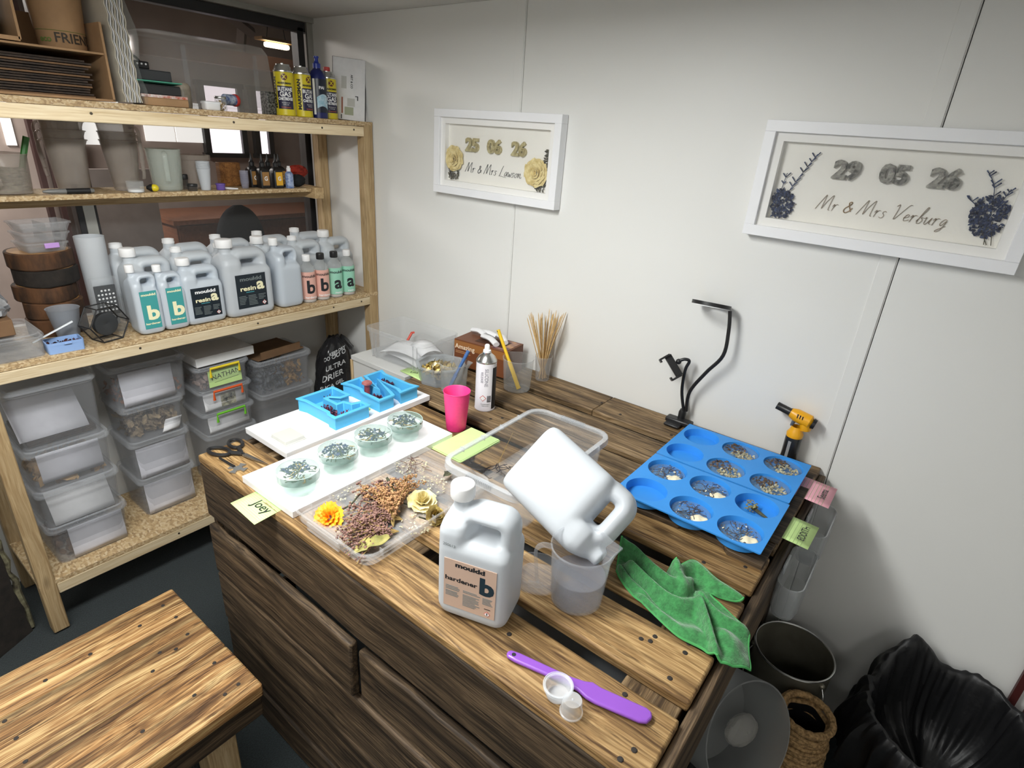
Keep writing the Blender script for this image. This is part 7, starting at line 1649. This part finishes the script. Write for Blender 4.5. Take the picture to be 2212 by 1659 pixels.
fbush(f1, -0.205, -0.062, 0.03, 0.045, M_FOL, 170, 601, iw=0.228, ih=0.094); fbush(f1, 0.2, -0.06, 0.03, 0.04, M_FOL, 170, 602, iw=0.228, ih=0.094); fbush(f1, 0.222, -0.01, 0.012, 0.05, M_FOL, 80, 603, iw=0.228, ih=0.094)
frose(f1, -0.200, -0.022, 0.036, 604); frose(f1, 0.184, -0.036, 0.038, 605)
fbush(f2, -0.222, -0.06, 0.032, 0.04, M_BLUF, 260, 606, iw=0.245, ih=0.09); fbush(f2, 0.215, -0.03, 0.036, 0.045, M_BLUF, 320, 607, iw=0.245, ih=0.09)
def fsprig(par, pts, seed, m_, n=16):
    rnd = random.Random(seed); q = smooth_path(pts, 6); bm = B(); tube(bm, q, 0.0008, 4); ob('sprig_stem', bm, m_, par)
    bm = B()
    for i in range(n):
        p = q[int((0.35 + 0.65 * rnd.random()) * (len(q) - 1))]; d = rnd.choice((-1, 1)); L_ = rnd.uniform(0.008, 0.018)
        tube(bm, [p, p + Vector((d * L_ * 0.6, -0.001, L_ * 0.7))], [0.0009, 0.0016], 5)
    o = ob('sprig_leaves', bm, m_, par); o['kind'] = 'stuff'
fsprig(f2, [(-0.225, -0.008, -0.06), (-0.20, -0.009, 0.0), (-0.165, -0.009, 0.07)], 608, M_BLUF, 26)
fsprig(f2, [(-0.235, -0.008, -0.07), (-0.225, -0.009, 0.02)], 609, M_BLUF, 12)
fsprig(f2, [(0.215, -0.008, -0.02), (0.205, -0.009, 0.03), (0.185, -0.009, 0.06)], 610, M_BLUF, 16); fsprig(f2, [(0.22, -0.008, -0.02), (0.235, -0.009, 0.03)], 611, M_BLUF, 10); fsprig(f2, [(0.2, -0.008, -0.02), (0.165, -0.009, 0.005)], 612, M_BLUF, 8)
for a in ((0.225, -0.09, 0.215, -0.03), (0.238, -0.09, 0.225, -0.04), (0.23, -0.09, 0.205, -0.05)):
    bm = B(); tube(bm, [(a[0], -0.009, a[1]), (a[2], -0.01, a[3])], 0.0008, 4); ob('sprig_stem', bm, M_FOL, f2)

# ------------------------------------------------------------------ floor on the right
M_STEELD = mat('steel_pot', srgb(150, 145, 130), 0.42, metal=0.7, var=0.15, vscale=12)
t = thing('steel_bucket', 'brushed steel bucket with wire handle beside the table end', 'bucket', (2.425, -0.2, 0.0))
bm = B(); lathe(bm, [(0, 0.004), (0.088, 0.004), (0.09, 0.0), (0.092, 0.004), (0.106, 0.372), (0.104, 0.373), (0.09, 0.01), (0, 0.008)], 48); ob('bucket_wall', bm, M_STEELD, t)
bm = B(); tube(bm, [(0.1055 * math.cos(a), 0.1055 * math.sin(a), 0.374) for a in [2 * PI * k / 48 for k in range(48)]], 0.003, 8, closed=True); ob('rolled_rim', bm, M_STEEL, t)
bm = B(); tube(bm, smooth_path([(0.09, -0.058, 0.355), (0.105, -0.09, 0.31), (0.075, -0.125, 0.22), (0.0, -0.13, 0.19), (-0.07, -0.125, 0.22), (-0.11, -0.06, 0.31), (-0.098, -0.03, 0.355)], 6), 0.0022, 8); ob('wire_handle', bm, M_STEEL, t)
for x, y in ((0.09, -0.058), (-0.1, -0.03)):
    bm = B(); ball(bm, (x, y, 0.355), 0.008, 10, 6); ob('handle_lug', bm, M_STEELD, t)
# rope basket
t = thing('rope_basket', 'narrow rope coil basket in front of the steel bucket', 'basket', (2.502, -0.378, 0))
M_ROPE = mat('seagrass', srgb(176, 142, 96), 0.9, col2=srgb(104, 80, 50), vscale=120, bump=1.0, bscale=150)
bm = B()
for k in range(33):
    z = 0.006 + k * 0.0105; r = 0.055 + 0.012 * math.sin(PI * min(1, k / 32)) + 0.003 * math.sin(k * 1.7)
    tube(bm, [((r + 0.0012 * math.sin(q * 0.9 + k)) * math.cos(2 * PI * q / 36), (r + 0.0012 * math.sin(q * 0.9 + k)) * math.sin(2 * PI * q / 36), z + 0.002 * math.sin(q * 0.8 + k * 2)) for q in range(36)], 0.0066, 6, closed=True)
o = ob('rope_coils', bm, M_ROPE, t); o['kind'] = 'stuff'
bm = B(); tube(bm, [(0.061 * math.cos(2 * PI * q / 40), 0.061 * math.sin(2 * PI * q / 40), 0.356 + 0.002 * math.sin(q * 2.4)) for q in range(40)], 0.0095, 8, closed=True); ob('braided_rim', bm, M_ROPE, t)
bm = B(); lathe(bm, [(0.05, 0.02), (0.05, 0.345)], 24, cap0=True); ob('dark_lining', bm, M_BLACK, t)
# rolled plastic tub lying by the table end
t = thing('plastic_drum', 'grey translucent plastic drum lying against the table end', 'drum', (2.345, -0.565, 0.385), rot=Vector((0.80, -0.42, 0.42)).to_track_quat('Z', 'Y').to_euler())
bm = B(); lathe(bm, [(0.125, -0.06), (0.132, 0.08), (0.1285, 0.08), (0.1215, -0.056)], 48, cap0=True, cap1=True); ob('drum_wall', bm, mat('drum_grey', srgb(168, 170, 170), 0.45, trans=0.3, alpha=0.93, edge=0.05), t)
ob('inner_film', crumple(0, 0.055, (0.9, 0.7, 0.4), 0.06, 55), mat('wrap_film', srgb(190, 188, 182), 0.3, alpha=0.5, bump=0.8), t, (0.05, -0.04, 0.0), smooth=30)
o = ob('drum_crate', box(B(), (0, 0, 0.11), (0.14, 0.24, 0.22)), mat('crate_black', (0.03, 0.03, 0.032), 0.6), None, (2.37, -0.585, 0), bevel=0.004); tag(o, 'low dark crate under the grey plastic drum', 'crate')
# translucent sheets standing between table and wall
for k, (y, ln, lb) in enumerate(((-0.43, 0.19, 'frosted plastic trough along the table end, nearer the cloth'), (-0.235, 0.18, 'frosted plastic trough along the table end, nearer the wall'))):
    t = thing('plastic_trough', lb, 'trough', (2.384, y + 0.01, 0.705 + 0.03 * k), group='frosted troughs at the table end')
    bm = B(); w2 = 0.058
    loft(bm, [rr(w2 * 0.8, ln * 0.92, 0.02, 5, z=0), rr(w2, ln, 0.028, 5, z=0.02), rr(w2, ln, 0.028, 5, z=0.09), rr(w2 - 0.005, ln - 0.005, 0.026, 5, z=0.09), rr(w2 * 0.8 - 0.005, ln * 0.92 - 0.005, 0.018, 5, z=0.004)]); ob('trough_wall', bm, mat('trough_frost', srgb(190, 194, 196), 0.35, alpha=0.55, edge=0.4), t)
    ob('trough_hook', box(B(), (-0.026, 0, 0.085), (0.006, 0.05, 0.03)), M_FROST, t, bevel=0.002)
# bin: wicker basket with black liner
t = thing('waste_basket', 'wicker waste basket under a black liner', 'basket', (2.79, -0.235, 0))
M_WICK = mat('wicker', srgb(172, 136, 86), 0.8, col2=srgb(96, 70, 40), vscale=60)
wk = None
for k in range(72):
    a = 2 * PI * k / 72; bm = None
    if wk is None:
        bm = B(); tube(bm, [(0.145, 0, 0.0), (0.162, 0, 0.2), (0.178, 0, 0.36)], 0.0062, 6); wk = ob('cane', bm, M_WICK, t)
    else:
        c = wk.copy(); COL.objects.link(c); c.parent = t; c.rotation_euler = (0.0, 0, a)
for z, r in ((0.03, 0.147), (0.15, 0.158), (0.355, 0.178)):
    bm = B(); tube(bm, [(r * math.cos(2 * PI * q / 60), r * math.sin(2 * PI * q / 60), z) for q in range(60)], 0.009, 8, closed=True); ob('cane_hoop', bm, M_WICK, t)
bl = thing('bin_liner', 'black bin liner draped over the wicker waste basket', 'bin bag', (2.79, -0.235, 0))
rnd = random.Random(33); N = 150; rings = []
def lip(a):   # height of the draped rim round the basket
    return 0.415 + 0.105 * math.exp(-((((a - 2.25) + PI) % (2 * PI) - PI) / 0.38) ** 2) + 0.05 * math.exp(-((((a - 1.2) + PI) % (2 * PI) - PI) / 0.6) ** 2) + 0.03 * math.exp(-((((a - 0.2) + PI) % (2 * PI) - PI) / 0.4) ** 2)
for (rf, zf, zoff, amp) in ((1.19, 0.56, -0.0, 0.022), (1.18, 0.66, 0, 0.022), (1.17, 0.76, 0, 0.02), (1.15, 0.86, 0, 0.018), (1.11, 0.95, 0, 0.010), (1.04, 1.0, 0, 0.008), (0.97, 0.985, 0, 0.008), (0.93, 0.93, 0, 0.012), (0.88, 0.8, 0, 0.012), (0.82, 0.62, 0, 0.014), (0.6, 0.5, 0, 0.02), (0.3, 0.46, 0, 0.02), (0.05, 0.44, 0, 0.01)):
    ring = []
    for q in range(N):
        a = 2 * PI * q / N; nv = Vector((math.cos(a) * 3.2, math.sin(a) * 3.2, zf * 2.0 + rf))
        wr = MN.noise(nv * 2.2) * amp * 1.3 + MN.noise(nv * 6.0) * amp * 1.2 + MN.noise(nv * 13.0) * amp * 0.7
        fold = 0.008 * (1 - abs(MN.noise(Vector((math.cos(a) * 2.0, math.sin(a) * 2.0, 1.5 * zf + rf)))) * 2.2) * (1 if rf > 0.85 else 0.4) * (1 - 0.55 * zf) - 0.012
        L0 = lip(a); z = L0 * zf if zf > 0.44 else 0.4 * zf
        r = 0.188 * rf + wr + fold
        ring.append((r * math.cos(a), min(0.226, r * math.sin(a)), max(0.02, z + wr * 0.5)))
    rings.append(ring)
bm = B(); loft(bm, rings, False, True)
ob('liner_film', bm, mat('liner_black', (0.009, 0.009, 0.010), 0.42, bump=1.0, bscale=30, spec=0.35), bl, smooth=60, sub=1)
bm = crumple(0, 0.05, (1.2, 0.9, 0.5), 0.2, 77)
o = ob('crumpled_film', bm, mat('film_clear', srgb(190, 192, 194), 0.1, alpha=0.4, edge=0.4), None, (2.80, -0.29, 0.255), smooth=10); tag(o, 'crumpled clear film lying inside the black bin liner', 'film')
# dark red door edge at the right
struct('trim_4', box(B(), (2.918, -0.006, CEIL / 2), (0.016, 0.016, CEIL - 0.01)), mat('trim_red', srgb(74, 28, 26), 0.5, var=0.1))
struct('trim_5', box(B(), (2.955, -0.006, CEIL / 2), (0.014, 0.016, CEIL - 0.01)), mat('trim_red', srgb(74, 28, 26), 0.5))
